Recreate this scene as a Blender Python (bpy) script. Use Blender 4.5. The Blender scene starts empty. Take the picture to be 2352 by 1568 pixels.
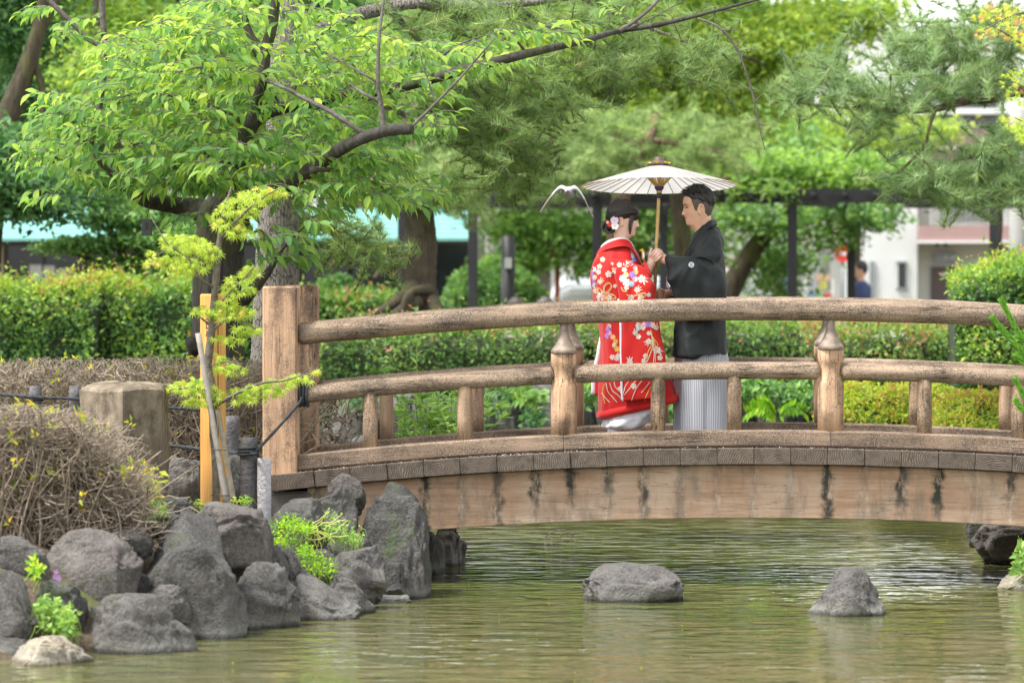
import bpy, bmesh, math, random
import numpy as np
from mathutils import Vector, Matrix
from mathutils.bvhtree import BVHTree

random.seed(7)
RNG = np.random.default_rng(7)
SC = bpy.context.scene
COL = SC.collection

# ---------------------------------------------------------------- camera
CAMP = Vector((0.0, -32.0, 2.2))
FPX, CX, CY = 10819.0, 1176.0, 784.0          # pixel frame 2352 x 1568
YAW = math.atan2(1686 - CX, FPX)
PITCH = math.atan2(CY - 598, FPX)
FWD = Vector((-math.sin(YAW) * math.cos(PITCH), math.cos(YAW) * math.cos(PITCH), -math.sin(PITCH)))
RIGHT = FWD.cross(Vector((0, 0, 1))).normalized()
UPV = RIGHT.cross(FWD).normalized()
cam_d = bpy.data.cameras.new('camera')
cam = bpy.data.objects.new('camera', cam_d)
COL.objects.link(cam)
cam.matrix_world = Matrix((
    (RIGHT.x, UPV.x, -FWD.x, CAMP.x), (RIGHT.y, UPV.y, -FWD.y, CAMP.y),
    (RIGHT.z, UPV.z, -FWD.z, CAMP.z), (0, 0, 0, 1)))
cam_d.sensor_width = 36.0
cam_d.lens = 36.0 * FPX / 2352.0
cam_d.clip_start = 0.5
cam_d.clip_end = 3000
cam_d.dof.use_dof = True
cam_d.dof.focus_distance = 32.4
cam_d.dof.aperture_fstop = 2.9
SC.camera = cam

# ---------------------------------------------------------------- world, sun, exposure
SUN_EL, SUN_AZ = math.radians(60), math.radians(242)     # azimuth clockwise from +Y
w = bpy.data.worlds.new('World'); SC.world = w; w.use_nodes = True
nt = w.node_tree
bg = nt.nodes['Background']
sky = nt.nodes.new('ShaderNodeTexSky'); sky.sky_type = 'NISHITA'; sky.sun_disc = False
sky.sun_elevation = SUN_EL; sky.sun_rotation = SUN_AZ
sky.dust_density = 1.2; sky.air_density = 1.0; sky.ozone_density = 1.0
hsv = nt.nodes.new('ShaderNodeHueSaturation')             # thin overcast: almost white sky
hsv.inputs['Saturation'].default_value = 0.12
nt.links.new(sky.outputs[0], hsv.inputs['Color'])
nt.links.new(hsv.outputs[0], bg.inputs['Color'])
bg.inputs['Strength'].default_value = 0.15
sun_d = bpy.data.lights.new('sun', 'SUN'); sun_d.energy = 2.3; sun_d.angle = math.radians(11)
sun_d.color = (1.0, 0.965, 0.91)
sun = bpy.data.objects.new('sun', sun_d); COL.objects.link(sun)
sd = Vector((math.sin(SUN_AZ) * math.cos(SUN_EL), math.cos(SUN_AZ) * math.cos(SUN_EL), math.sin(SUN_EL)))
sun.rotation_euler = sd.to_track_quat('Z', 'Y').to_euler()
sun.location = (0, -10, 30)
SC.view_settings.view_transform = 'Standard'
SC.view_settings.look = 'None'
SC.view_settings.gamma = 1.0
SC.view_settings.exposure = 1.56
SC.view_settings.use_curve_mapping = False
SC.render.engine = 'CYCLES'
SC.cycles.use_denoising = True
SC.cycles.max_bounces = 7
SC.cycles.diffuse_bounces = 4
SC.cycles.transmission_bounces = 4
SC.cycles.transparent_max_bounces = 6
SC.cycles.sample_clamp_indirect = 6.0

# ---------------------------------------------------------------- pixel helpers (2352-wide frame)
def ray(px, py):
    return (FWD * FPX + RIGHT * (px - CX) + UPV * (CY - py))
def P(px, py, Y):
    d = ray(px, py); t = (Y - CAMP.y) / d.y
    return CAMP + d * t
def PZ(px, py, z):
    d = ray(px, py); t = (z - CAMP.z) / d.z
    return CAMP + d * t
def PS(sx, sy, Y):                              # full-size (2400-wide) pixel
    return P(sx / 1.020408, sy / 1.020408, Y)
def M(px, Y):                                   # pixels -> metres at plane Y
    return px * (Y + 32.0) / FPX

# ---------------------------------------------------------------- object helpers
WORLD = {}
def link(o, origin, parent=None):
    COL.objects.link(o)
    origin = Vector(origin)
    WORLD[o.name] = origin.copy()
    if parent is not None:
        o.parent = parent
        o.location = origin - WORLD[parent.name]
    else:
        o.location = origin
    return o
def tag(o, label=None, cat=None, group=None, kind=None):
    if label: o['label'] = label
    if cat: o['category'] = cat
    if group: o['group'] = group
    if kind: o['kind'] = kind
    return o
def empty(name, loc, label=None, cat=None, group=None):
    o = bpy.data.objects.new(name, None); o.empty_display_size = 0.2
    link(o, loc)
    return tag(o, label, cat, group)
def mk(name, V, F, mat, parent=None, smooth=False, origin=None, attrs=None, mats=None, midx=None, tri=None):
    V = np.asarray(V, dtype=np.float64).reshape(-1, 3)
    if origin is None:
        mn, mx = V.min(0), V.max(0)
        origin = ((mn[0] + mx[0]) / 2, (mn[1] + mx[1]) / 2, mn[2])
    V = V - np.array(origin)
    me = bpy.data.meshes.new(name)
    if isinstance(F, np.ndarray):
        k = F.shape[1]
        me.vertices.add(len(V)); me.vertices.foreach_set('co', V.astype(np.float32).ravel())
        me.loops.add(F.size); me.loops.foreach_set('vertex_index', F.astype(np.int32).ravel())
        me.polygons.add(len(F)); me.polygons.foreach_set('loop_start', np.arange(0, F.size, k, dtype=np.int32))
        me.update(calc_edges=True)
    else:
        me.from_pydata([tuple(v) for v in V], [], [tuple(f) for f in F])
        me.update()
    if mats:
        for m in mats: me.materials.append(m)
        if midx is not None: me.polygons.foreach_set('material_index', np.asarray(midx, dtype=np.int32))
    elif mat is not None:
        me.materials.append(mat)
    if attrs:
        for k, a in attrs.items():
            at = me.attributes.new(k, 'FLOAT', 'POINT')
            at.data.foreach_set('value', np.asarray(a, dtype=np.float32))
    if smooth:
        me.polygons.foreach_set('use_smooth', np.ones(len(me.polygons), dtype=bool))
    o = bpy.data.objects.new(name, me)
    link(o, origin, parent)
    return o
def copy_at(src, loc, parent=None, rz=None, scale=None):
    o = src.copy(); o.parent = None
    link(o, loc, parent)
    if rz is not None: o.rotation_euler = (0, 0, rz)
    if scale is not None: o.scale = scale
    return o

class MB:
    """collects polygons"""
    def __init__(s): s.V = []; s.F = []; s.mi = []; s.cur = 0
    def add(s, V, F):
        b = len(s.V); s.V += [tuple(v) for v in V]
        for f in F: s.F.append(tuple(i + b for i in f)); s.mi.append(s.cur)
    def box(s, x0, x1, y0, y1, z0, z1):
        s.add([(x0,y0,z0),(x1,y0,z0),(x1,y1,z0),(x0,y1,z0),(x0,y0,z1),(x1,y0,z1),(x1,y1,z1),(x0,y1,z1)],
              [(0,3,2,1),(4,5,6,7),(0,1,5,4),(1,2,6,5),(2,3,7,6),(3,0,4,7)])
    def bbox(s, x0, x1, y0, y1, z0, z1, b):
        """chamfered box"""
        pts = []
        for z, i in ((z0, b), (z0 + b, 0), (z1 - b, 0), (z1, b)):
            for (sx, sy) in ((0,0),(1,0),(1,1),(0,1)):
                pass
            c = b
            ring = [(x0+c, y0+i*0), ]
            X0, X1, Y0, Y1 = x0 + i, x1 - i, y0 + i, y1 - i
            pts.append([(X0+c,Y0,z),(X1-c,Y0,z),(X1,Y0+c,z),(X1,Y1-c,z),(X1-c,Y1,z),(X0+c,Y1,z),(X0,Y1-c,z),(X0,Y0+c,z)])
        s.loft(pts)
    def loft(s, rings, closed=True, caps=True):
        n = len(rings[0]); b = len(s.V)
        for r in rings: s.V += [tuple(p) for p in r]
        m = n if closed else n - 1
        for i in range(len(rings) - 1):
            for j in range(m):
                k = (j + 1) % n
                s.F.append((b+i*n+j, b+i*n+k, b+(i+1)*n+k, b+(i+1)*n+j)); s.mi.append(s.cur)
        if caps and closed:
            s.F.append(tuple(b + j for j in reversed(range(n)))); s.mi.append(s.cur)
            s.F.append(tuple(b + (len(rings)-1)*n + j for j in range(n))); s.mi.append(s.cur)
    def tube(s, pts, rad, n=8, caps=True, wob=0.0, flat=1.0):
        pts = [Vector(p) for p in pts]
        if not hasattr(rad, '__len__'): rad = [rad] * len(pts)
        rings = []; ref = None
        for i, p in enumerate(pts):
            t = (pts[min(i+1, len(pts)-1)] - pts[max(i-1, 0)])
            if t.length < 1e-9: t = Vector((0,0,1))
            t.normalize()
            if ref is None:
                ref = Vector((0,0,1)) if abs(t.z) < .9 else Vector((1,0,0))
            u = (ref - t * ref.dot(t)).normalized(); ref = u
            v = t.cross(u)
            ring = []
            for j in range(n):
                a = 2 * math.pi * j / n
                r = rad[i] * (1 + wob * (random.random() - .5))
                ring.append(p + u * (math.cos(a) * r) + v * (math.sin(a) * r * flat))
            rings.append(ring)
        s.loft(rings, caps=caps)
    def lathe(s, prof, c, n=16):
        rings = [[(c[0] + r * math.cos(2*math.pi*j/n), c[1] + r * math.sin(2*math.pi*j/n), c[2] + z) for j in range(n)] for r, z in prof]
        s.loft(rings)
    def ell(s, c, r, n=10, m=7):
        rings = []
        for i in range(1, m):
            a = math.pi * i / m
            rings.append([(c[0] + r[0]*math.sin(a)*math.cos(2*math.pi*j/n), c[1] + r[1]*math.sin(a)*math.sin(2*math.pi*j/n), c[2] - r[2]*math.cos(a)) for j in range(n)])
        s.loft(rings)
    def build(s, name, mat, parent=None, smooth=False, origin=None, mats=None, attrs=None):
        return mk(name, s.V, s.F, mat, parent, smooth, origin, attrs, mats, s.mi if mats else None)

def spline(pts, n=6):
    """Catmull-Rom through points of any dimension"""
    pts = [np.array(p, dtype=float) for p in pts]
    out = []
    for i in range(len(pts) - 1):
        p0 = pts[max(i-1, 0)]; p1 = pts[i]; p2 = pts[i+1]; p3 = pts[min(i+2, len(pts)-1)]
        for k in range(n):
            t = k / n
            out.append(.5 * ((2*p1) + (-p0+p2)*t + (2*p0-5*p1+4*p2-p3)*t*t + (-p0+3*p1-3*p2+p3)*t**3))
    out.append(pts[-1])
    return out
def interp(x, xs, ys): return float(np.interp(x, xs, ys))

# ---------------------------------------------------------------- smooth value noise (numpy)
_perm = np.random.default_rng(3).random((32, 32, 32))
def vnoise(p):
    p = np.asarray(p, dtype=float)
    i = np.floor(p).astype(int); f = p - i; f = f * f * (3 - 2 * f)
    out = 0
    for dx in (0, 1):
        for dy in (0, 1):
            for dz in (0, 1):
                wgt = (f[..., 0] if dx else 1 - f[..., 0]) * (f[..., 1] if dy else 1 - f[..., 1]) * (f[..., 2] if dz else 1 - f[..., 2])
                out = out + wgt * _perm[(i[..., 0] + dx) % 32, (i[..., 1] + dy) % 32, (i[..., 2] + dz) % 32]
    return out * 2 - 1
def fbm(p, o=4):
    p = np.asarray(p, dtype=float); s = 0; a = 1.0
    for k in range(o):
        s = s + a * vnoise(p * 2 ** k + 17.3 * k); a *= .5
    return s

# ---------------------------------------------------------------- materials
MATS = {}
class NT:
    def __init__(s, name):
        s.m = bpy.data.materials.new(name); s.m.use_nodes = True
        s.t = s.m.node_tree; s.b = s.t.nodes['Principled BSDF']; s.out = s.t.nodes['Material Output']
        s.geo = None
    def n(s, typ, **kw):
        nd = s.t.nodes.new(typ)
        for k, v in kw.items(): setattr(nd, k, v)
        return nd
    def l(s, a, b): s.t.links.new(a, b)
    def pos(s):
        if s.geo is None: s.geo = s.n('ShaderNodeNewGeometry')
        return s.geo.outputs['Position']
    def mapv(s, vec, scale=(1,1,1), loc=(0,0,0)):
        mp = s.n('ShaderNodeMapping'); mp.inputs['Scale'].default_value = scale; mp.inputs['Location'].default_value = loc
        s.l(vec, mp.inputs['Vector']); return mp.outputs[0]
    def noise(s, vec, scale, detail=4, rough=.6, dist=0):
        nd = s.n('ShaderNodeTexNoise'); nd.inputs['Scale'].default_value = scale; nd.inputs['Detail'].default_value = detail
        nd.inputs['Roughness'].default_value = rough; nd.inputs['Distortion'].default_value = dist
        s.l(vec, nd.inputs['Vector']); return nd.outputs['Fac']
    def ramp(s, fac, stops):
        r = s.n('ShaderNodeValToRGB'); e = r.color_ramp.elements
        while len(e) < len(stops): e.new(.5)
        for i, (p, c) in enumerate(stops):
            e[i].position = p; e[i].color = (c if hasattr(c, '__len__') else (c, c, c)) + ((1,) if (not hasattr(c, '__len__') or len(c) == 3) else ())
        s.l(fac, r.inputs[0]); return r.outputs[0]
    def mix(s, fac, a, b, mode='MIX'):
        m = s.n('ShaderNodeMix', data_type='RGBA', blend_type=mode)
        for inp, v in ((m.inputs[0], fac), (m.inputs[6], a), (m.inputs[7], b)):
            if isinstance(v, (int, float)): inp.default_value = v
            elif isinstance(v, tuple): inp.default_value = v + ((1,) if len(v) == 3 else ())
            else: s.l(v, inp)
        return m.outputs[2]
    def math(s, op, a, b=None, c=None):
        m = s.n('ShaderNodeMath', operation=op)
        for inp, v in zip(m.inputs, (a, b, c)):
            if v is None: continue
            if isinstance(v, (int, float)): inp.default_value = v
            else: s.l(v, inp)
        return m.outputs[0]
    def bump(s, h, strength=.4, dist=.01):
        b = s.n('ShaderNodeBump'); b.inputs['Strength'].default_value = strength; b.inputs['Distance'].default_value = dist
        s.l(h, b.inputs['Height']); s.l(b.outputs[0], s.b.inputs['Normal']); return b
    def base(s, c):
        if isinstance(c, tuple): s.b.inputs['Base Color'].default_value = c + (1,)
        else: s.l(c, s.b.inputs['Base Color'])
    def set(s, rough=None, metal=None, spec=None):
        if rough is not None: s.b.inputs['Roughness'].default_value = rough
        if metal is not None: s.b.inputs['Metallic'].default_value = metal
        if spec is not None: s.b.inputs['Specular IOR Level'].default_value = spec
def simple(name, c, rough=.6, var=.15, scale=30, metal=0, bump=0.15, bscale=None, bdist=.004, spec=None):
    t = NT(name); t.set(rough, metal, spec)
    f = t.noise(t.pos(), scale, 5)
    d = tuple(max(0, x * (1 - var)) for x in c); u = tuple(min(1, x * (1 + var)) for x in c)
    t.base(t.ramp(f, [(.3, d), (.7, u)]))
    if bump: t.bump(t.noise(t.pos(), bscale or scale * 2, 4), bump, bdist)
    return t.m
def leafmat(name, stops, trans=.45, rough=.45, tcol=1.3, spec=.35):
    """leaf: one tint per leaf; thin, lets light through"""
    t = NT(name); t.set(rough, 0, spec)
    a = t.n('ShaderNodeAttribute', attribute_name='tint')
    c = t.ramp(a.outputs['Fac'], stops)
    t.base(c)
    tr = t.n('ShaderNodeBsdfTranslucent')
    br = t.mix(1.0, c, (tcol * 1.12, tcol * 1.12, tcol * .6), 'MULTIPLY')
    t.l(br, tr.inputs['Color'])
    ms = t.n('ShaderNodeMixShader'); ms.inputs[0].default_value = trans
    t.l(t.b.outputs[0], ms.inputs[1]); t.l(tr.outputs[0], ms.inputs[2]); t.l(ms.outputs[0], t.out.inputs[0])
    return t.m

# ---------------------------------------------------------------- foliage helper
def leaves(C, D, N, L, W, tmpl='rhomb', tint=None, curl=.15):
    """C centres (n,3) = leaf base, D axis directions, N normals, L lengths, W widths -> V, F, tint"""
    C = np.asarray(C, float); n = len(C)
    D = D / (np.linalg.norm(D, axis=1, keepdims=True) + 1e-9)
    N = N - D * np.sum(N * D, 1, keepdims=True); N = N / (np.linalg.norm(N, axis=1, keepdims=True) + 1e-9)
    S = np.cross(D, N)
    if tmpl == 'rhomb':
        T = np.array([(0,0,0),(.45,.5,.12),(1,0,-.05),(.45,-.5,.12)]); F = np.array([(0,1,2),(0,2,3)])
    elif tmpl == 'oval':      # drooping pointed oval folded on its midrib
        T = np.array([(0,0,0),(.22,.36,.06),(.22,0,.0),(.22,-.36,.06),(.52,.5,.02),(.52,0,-.06),(.52,-.5,.02),(.8,.27,-.12),(.8,0,-.16),(.8,-.27,-.12),(1,0,-.34)])
        F = np.array([(0,2,1),(0,3,2),(1,2,5),(1,5,4),(2,3,6),(2,6,5),(4,5,8),(4,8,7),(5,6,9),(5,9,8),(7,8,10),(8,9,10)])
    elif tmpl == 'star':      # seven-lobed palmate leaf
        pts = [(0,0,0)]
        angs = [-128,-104,-80,-56,-36,-18,0,18,36,56,80,104,128]
        rad = [.34,.15,.66,.2,.9,.24,1.05,.24,.9,.2,.66,.15,.34]
        for a, r in zip(angs, rad):
            a = math.radians(a); pts.append((r*math.cos(a), r*math.sin(a), -.30*r*r))
        T = np.array(pts); F = np.array([(0, i+1, i) for i in range(1, 13)])
    elif tmpl == 'needle':    # a tuft of needles
        rr = np.random.default_rng(5); pts = []; F = []
        for k in range(26):
            th = rr.uniform(0, 2*math.pi); ph = rr.uniform(.15, 1.25)
            d = np.array((math.cos(ph), math.sin(ph)*math.cos(th), math.sin(ph)*math.sin(th)))
            s = np.cross(d, rr.normal(size=3)); s /= np.linalg.norm(s)
            b0 = np.array((-.25*rr.random(), 0, 0)); ln = rr.uniform(.75, 1.05)
            i = len(pts); pts += [b0 + s*.022, b0 - s*.022, b0 + d*ln]; F.append((i, i+1, i+2))
        T = np.array(pts); F = np.array(F)
    V = C[:, None, :] + D[:, None, :] * (T[None, :, 0:1] * L[:, None, None]) + S[:, None, :] * (T[None, :, 1:2] * W[:, None, None]) \
        + N[:, None, :] * (T[None, :, 2:3] * (L if tmpl != 'needle' else W)[:, None, None] * (1 if tmpl in ('needle','star') else curl / .15))
    k = len(T)
    FF = (F[None] + (np.arange(n) * k)[:, None, None]).reshape(-1, 3)
    if tint is None: tint = RNG.random(n)
    return V.reshape(-1, 3), FF, np.repeat(tint, k)
def rdir(n, flat=1.0):
    d = RNG.normal(size=(n, 3)); d[:, 2] *= flat
    return d / np.linalg.norm(d, axis=1, keepdims=True)
def cat(parts):
    V = []; F = []; T = []; b = 0
    for v, f, t in parts:
        V.append(v); F.append(f + b); T.append(t); b += len(v)
    return np.concatenate(V), np.concatenate(F), np.concatenate(T)
def clump_points(blobs, per, nclump, spread, flat=.6):
    """blobs: (centre Vector, rx, ry, rz) ; clump centres fill the volume, more to the outside"""
    pts = []; cidx = []
    vol = np.array([b[1]*b[2]*b[3] for b in blobs]) ** .7; vol /= vol.sum()
    k = RNG.choice(len(blobs), nclump, p=vol)
    d = rdir(nclump); r = RNG.random(nclump) ** .45
    B = np.array([list(b[0]) for b in blobs]); R = np.array([b[1:4] for b in blobs])
    cc = B[k] + d * r[:, None] * R[k]
    pts = np.repeat(cc, per, 0) + RNG.normal(size=(nclump*per, 3)) * np.array((spread, spread, spread*flat))
    return pts, np.repeat(cc, per, 0)
# ================================================================ materials of the setting
def m_logwood(name, axis='x', c1=(.31,.23,.165), c2=(.068,.056,.047), pale=(.52,.45,.37), amount=.72, fw=.45):
    """weathered brown cast-wood: grain along the piece, grey-black stains, pale lichen specks"""
    t = NT(name); t.set(.95, 0, .08)
    sc = {'x': (1.2, 14, 14), 'z': (14, 14, 1.2)}[axis]
    g = t.noise(t.mapv(t.pos(), sc), 1.0, 6, .65)
    big = t.noise(t.pos(), 3.1, 5, .7)
    fine = t.noise(t.pos(), 95, 3, .7)
    base = t.ramp(g, [(.28, tuple(x*.45 for x in c1)), (.48, c1), (.72, tuple(min(1, x*1.5) for x in c1))])
    st = t.math('ADD', t.math('MULTIPLY', t.math('ADD', t.math('MULTIPLY', big, .6), t.math('MULTIPLY', t.noise(t.mapv(t.pos(), {'x': (2,12,12), 'z': (12,12,2)}[axis]), 1.3, 4, .6), .4)), 1-fw), t.math('MULTIPLY', fine, fw))
    stm = t.ramp(st, [(.53 - .13*amount, 0.0), (.60 - .04*amount, 1.0)])
    col = t.mix(t.math('MULTIPLY', stm, .85), base, c2)
    sp = t.ramp(t.noise(t.mapv(t.pos(), (1,1,1), (3,5,7)), 130, 2, .5), [(.60, 0.0), (.68, 1.0)])
    sp2 = t.math('MULTIPLY', sp, t.ramp(t.noise(t.pos(), 2.2, 3), [(.42, 0.0), (.6, .8)]))
    col = t.mix(sp2, col, pale)
    ck = t.ramp(t.noise(t.mapv(t.pos(), {'x': (.7,17,17), 'z': (17,17,.7)}[axis], (1,4,2)), 1.0, 3, .55, .2), [(.488, 0.0), (.5, .85), (.512, 0.0)])
    ck = t.math('MULTIPLY', ck, t.ramp(t.noise(t.pos(), 1.6, 2), [(.46, 0.0), (.56, 1.0)]))
    col = t.mix(ck, col, tuple(x*.35 for x in c2))
    t.base(col)
    h = t.math('SUBTRACT', t.math('ADD', t.math('MULTIPLY', g, .8), t.math('MULTIPLY', fine, .6)), ck)
    t.bump(h, .75, .006)
    return t.m
MATS['rail'] = m_logwood('weathered_rail', 'x')
MATS['post'] = m_logwood('weathered_post', 'z', c1=(.45,.29,.185), c2=(.11,.08,.065), amount=.35, fw=.22)
MATS['bal'] = m_logwood('weathered_baluster', 'z', c1=(.36,.25,.165), amount=.5, fw=.35)
MATS['sill'] = m_logwood('weathered_sill', 'x', c1=(.25,.18,.13), c2=(.07,.057,.048), amount=.65)

def m_girder():
    t = NT('stained_girder'); t.set(.8, 0, .25)
    p = t.pos()
    g = t.noise(t.mapv(p, (2.0, 9, 28)), 1.0, 6, .6)
    big = t.noise(p, 2.0, 4)
    base = t.ramp(g, [(.25, (.24,.14,.088)), (.55, (.36,.235,.155)), (.8, (.46,.33,.235))])
    base = t.mix(t.ramp(big, [(.42, 0.0), (.7, .75)]), base, (.50,.40,.31))
    sx = t.n('ShaderNodeSeparateXYZ'); t.l(p, sx.inputs[0])
    u = t.math('DIVIDE', t.math('SUBTRACT', sx.outputs[0], .632), .248)
    wob = t.math('MULTIPLY', t.math('SUBTRACT', t.noise(t.mapv(p, (3, 1, 7)), 2.2, 4), .5), .5)
    d = t.math('ABSOLUTE', t.math('SUBTRACT', t.math('FRACT', t.math('ADD', t.math('ADD', u, wob), .5)), .5))
    cell = t.n('ShaderNodeTexWhiteNoise', noise_dimensions='1D'); t.l(t.math('ROUND', u), cell.inputs['W'])
    streak = t.ramp(d, [(.06, 1.0), (.2, 0.0)])
    wet = t.ramp(t.noise(t.mapv(p, (6, 1, 2.6), (1.7, 0, .4)), 2.4, 6, .75), [(.36, 0.0), (.5, 1.0)])
    zl = t.math('SUBTRACT', .81, t.math('ADD', sx.outputs[2], t.math('MULTIPLY', t.math('POWER', t.math('SUBTRACT', sx.outputs[0], .2), 2.0), .0172)))
    cell2 = t.n('ShaderNodeTexWhiteNoise', noise_dimensions='1D'); t.l(t.math('ADD', t.math('ROUND', u), 31.7), cell2.inputs['W'])
    run = t.n('ShaderNodeMapRange'); run.inputs[3].default_value = 1.0; run.inputs[4].default_value = 0.0
    t.l(zl, run.inputs[0]); t.l(t.math('ADD', t.math('MULTIPLY', cell2.outputs[0], .45), .06), run.inputs[1]); t.l(t.math('ADD', t.math('MULTIPLY', cell2.outputs[0], .6), .28), run.inputs[2])
    dark = t.math('MULTIPLY', t.math('MULTIPLY', t.math('MULTIPLY', streak, wet), run.outputs[0]), t.ramp(cell.outputs[0], [(.12, .2), (.6, 1.0)]))
    wn = t.ramp(t.noise(t.mapv(p, (9, 1, 3), (4, 0, 8)), 3, 5, .7), [(.47, 0.0), (.68, .7)])
    col = t.mix(t.math('MULTIPLY', t.math('MULTIPLY', streak, wn), .8), base, (.62,.55,.46))
    col = t.mix(dark, col, (.035,.036,.03))
    grime = t.ramp(t.noise(t.mapv(p, (2.6, 1, .9), (6, 0, 2)), 1.6, 6, .75), [(.5, 0.0), (.64, .6)])
    col = t.mix(grime, col, (.155,.13,.105))
    crack = t.ramp(t.noise(t.mapv(p, (1.1, 1, 20)), 1.0, 3, .5), [(.494, 0.0), (.5, .75), (.506, 0.0)])
    col = t.mix(t.math('MULTIPLY', crack, t.ramp(big, [(.45, 0.0), (.6, 1.0)])), col, (.08,.05,.035))
    t.base(col)
    t.bump(t.math('SUBTRACT', t.math('ADD', g, t.math('MULTIPLY', t.noise(p, 60, 3), .5)), crack), .6, .006)
    return t.m
MATS['girder'] = m_girder()

def m_endgrain():
    t = NT('sawn_end_grain'); t.set(.85, 0, .2)
    tc = t.n('ShaderNodeTexCoord'); oi = t.n('ShaderNodeObjectInfo')
    sx = t.n('ShaderNodeSeparateXYZ'); t.l(tc.outputs['Object'], sx.inputs[0])
    ox = t.math('MULTIPLY', t.math('SUBTRACT', oi.outputs['Random'], .5), .42)
    dx = t.math('ADD', sx.outputs[0], ox)
    dz = t.math('ADD', sx.outputs[2], t.math('MULTIPLY', t.math('SUBTRACT', t.math('FRACT', t.math('MULTIPLY', oi.outputs['Random'], 7.3)), .6), .16))
    nz = t.noise(t.pos(), 9, 4)
    r = t.math('ADD', t.math('SQRT', t.math('ADD', t.math('MULTIPLY', dx, dx), t.math('MULTIPLY', t.math('MULTIPLY', dz, dz), 1.5))), t.math('MULTIPLY', nz, .07))
    ring = t.math('SINE', t.math('MULTIPLY', r, 420))
    rr = t.math('MULTIPLY', t.math('ADD', ring, 1), .5)
    base = t.ramp(rr, [(.2, (.095,.076,.062)), (.85, (.175,.14,.112))])
    tone = t.mix(t.ramp(oi.outputs['Random'], [(0, 0.0), (1, .45)]), base, (.10,.078,.06))
    st = t.ramp(t.noise(t.pos(), 14, 5, .7), [(.45, 0.0), (.66, .75)])
    t.base(t.mix(st, tone, (.05,.04,.034)))
    t.bump(t.math('ADD', rr, t.noise(t.pos(), 70, 3)), .5, .004)
    return t.m
MATS['plank'] = m_endgrain()
def m_conc(name, c, dark=.5, scale=4):
    t = NT(name); t.set(.88, 0, .2)
    a = t.noise(t.pos(), scale, 6, .68); b = t.noise(t.mapv(t.pos(), (6, 6, 1)), 1.5, 4)
    c1 = t.ramp(a, [(.3, tuple(x*dark for x in c)), (.7, tuple(min(1, x*1.2) for x in c))])
    t.base(t.mix(t.ramp(b, [(.5, 0.0), (.72, .6)]), c1, tuple(x*.3 for x in c)))
    t.bump(t.noise(t.pos(), 60, 5, .7), .6, .01)
    return t.m
MATS['abut'] = m_conc('damp_concrete', (.21,.20,.18))
MATS['bronze'] = simple('bronze_cap', (.235,.185,.145), .65, .4, 22, .25, .2)
MATS['gravel'] = simple('pale_gravel', (.52,.46,.37), .9, .4, 60, 0, .5)

def m_rock(name, tone=(.085,.081,.077), hue=(.108,.094,.083), moss=.35):
    t = NT(name); t.set(.85, 0, .3)
    p = t.pos()
    a = t.noise(p, 3.4, 7, .72, .5); b = t.noise(t.mapv(p, (1,1,1), (5,2,9)), 7, 6, .7); c = t.noise(p, 55, 4, .75)
    col = t.ramp(a, [(.30, tuple(x*.3 for x in tone)), (.46, tuple(x*.9 for x in tone)), (.56, tuple(x*1.5 for x in tone)), (.70, tuple(x*2.9 for x in tone))])
    col = t.mix(t.ramp(b, [(.42, 0.0), (.62, .6)]), col, hue)
    col = t.mix(t.math('MULTIPLY', t.ramp(c, [(.42, 0.0), (.62, .9)]), .6), col, tuple(min(1, x*2.6) for x in tone))
    lich = t.math('MULTIPLY', t.ramp(t.noise(t.mapv(p, (1,1,1), (9,9,1)), 16, 5, .8), [(.60, 0.0), (.68, .75)]), t.ramp(t.noise(p, 1.7, 3), [(.5, 0.0), (.62, 1.0)]))
    col = t.mix(lich, col, (.34,.36,.30))
    ms = t.math('MULTIPLY', t.ramp(t.noise(t.mapv(p, (1,1,.7), (2,7,4)), 3.2, 5, .75), [(.55, 0.0), (.66, moss)]), t.ramp(t.noise(p, 20, 4), [(.4, .2), (.62, 1.0)]))
    col = t.mix(ms, col, (.075,.115,.035))
    sz = t.n('ShaderNodeSeparateXYZ'); t.l(p, sz.inputs[0])
    wl = t.math('ADD', sz.outputs[2], t.math('MULTIPLY', t.math('SUBTRACT', b, .5), .08))
    crev = t.ramp(t.noise(t.mapv(p, (1,1,1.6), (3,1,6)), 3.4, 4, .6, .8), [(.48, 0.0), (.5, .6), (.52, 0.0)])
    wetb = t.ramp(wl, [(.0, .75), (.03, .0)])
    scum = t.ramp(wl, [(.015, 0.0), (.04, .45), (.06, .35), (.10, 0.0)])      # mineral line left by the pond
    col = t.mix(scum, col, (.30,.30,.27))
    col = t.mix(wetb, col, (.02,.022,.015))
    t.base(col)
    h = t.math('SUBTRACT', t.math('ADD', t.math('ADD', t.math('MULTIPLY', a, 1.3), b), t.math('MULTIPLY', c, .3)), t.math('MULTIPLY', crev, .0))
    t.bump(h, 1.0, .055)
    return t.m
MATS['rock'] = m_rock('grey_volcanic_rock')
MATS['rock2'] = m_rock('brown_grey_rock', (.09,.082,.076), (.125,.104,.09), .45)
MATS['rock3'] = m_rock('dark_mossy_rock', (.066,.064,.061), (.083,.074,.067), .95)
MATS['rockp'] = m_rock('pale_tan_rock', (.25,.22,.17), (.30,.24,.165), .12)
MATS['stone'] = m_conc('weathered_cut_stone', (.24,.195,.14), .24, 9)

def m_ground():
    t = NT('garden_earth'); t.set(.95, 0, .1)
    a = t.noise(t.pos(), 1.3, 5); b = t.noise(t.pos(), 30, 5, .7)
    c = t.ramp(b, [(.3, (.055,.042,.03)), (.55, (.13,.10,.072)), (.75, (.22,.18,.13))])
    t.base(t.mix(t.ramp(a, [(.52, 0.0), (.62, .8)]), c, (.10,.13,.04)))
    t.bump(b, .7, .03)
    return t.m
MATS['ground'] = m_ground()

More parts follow.
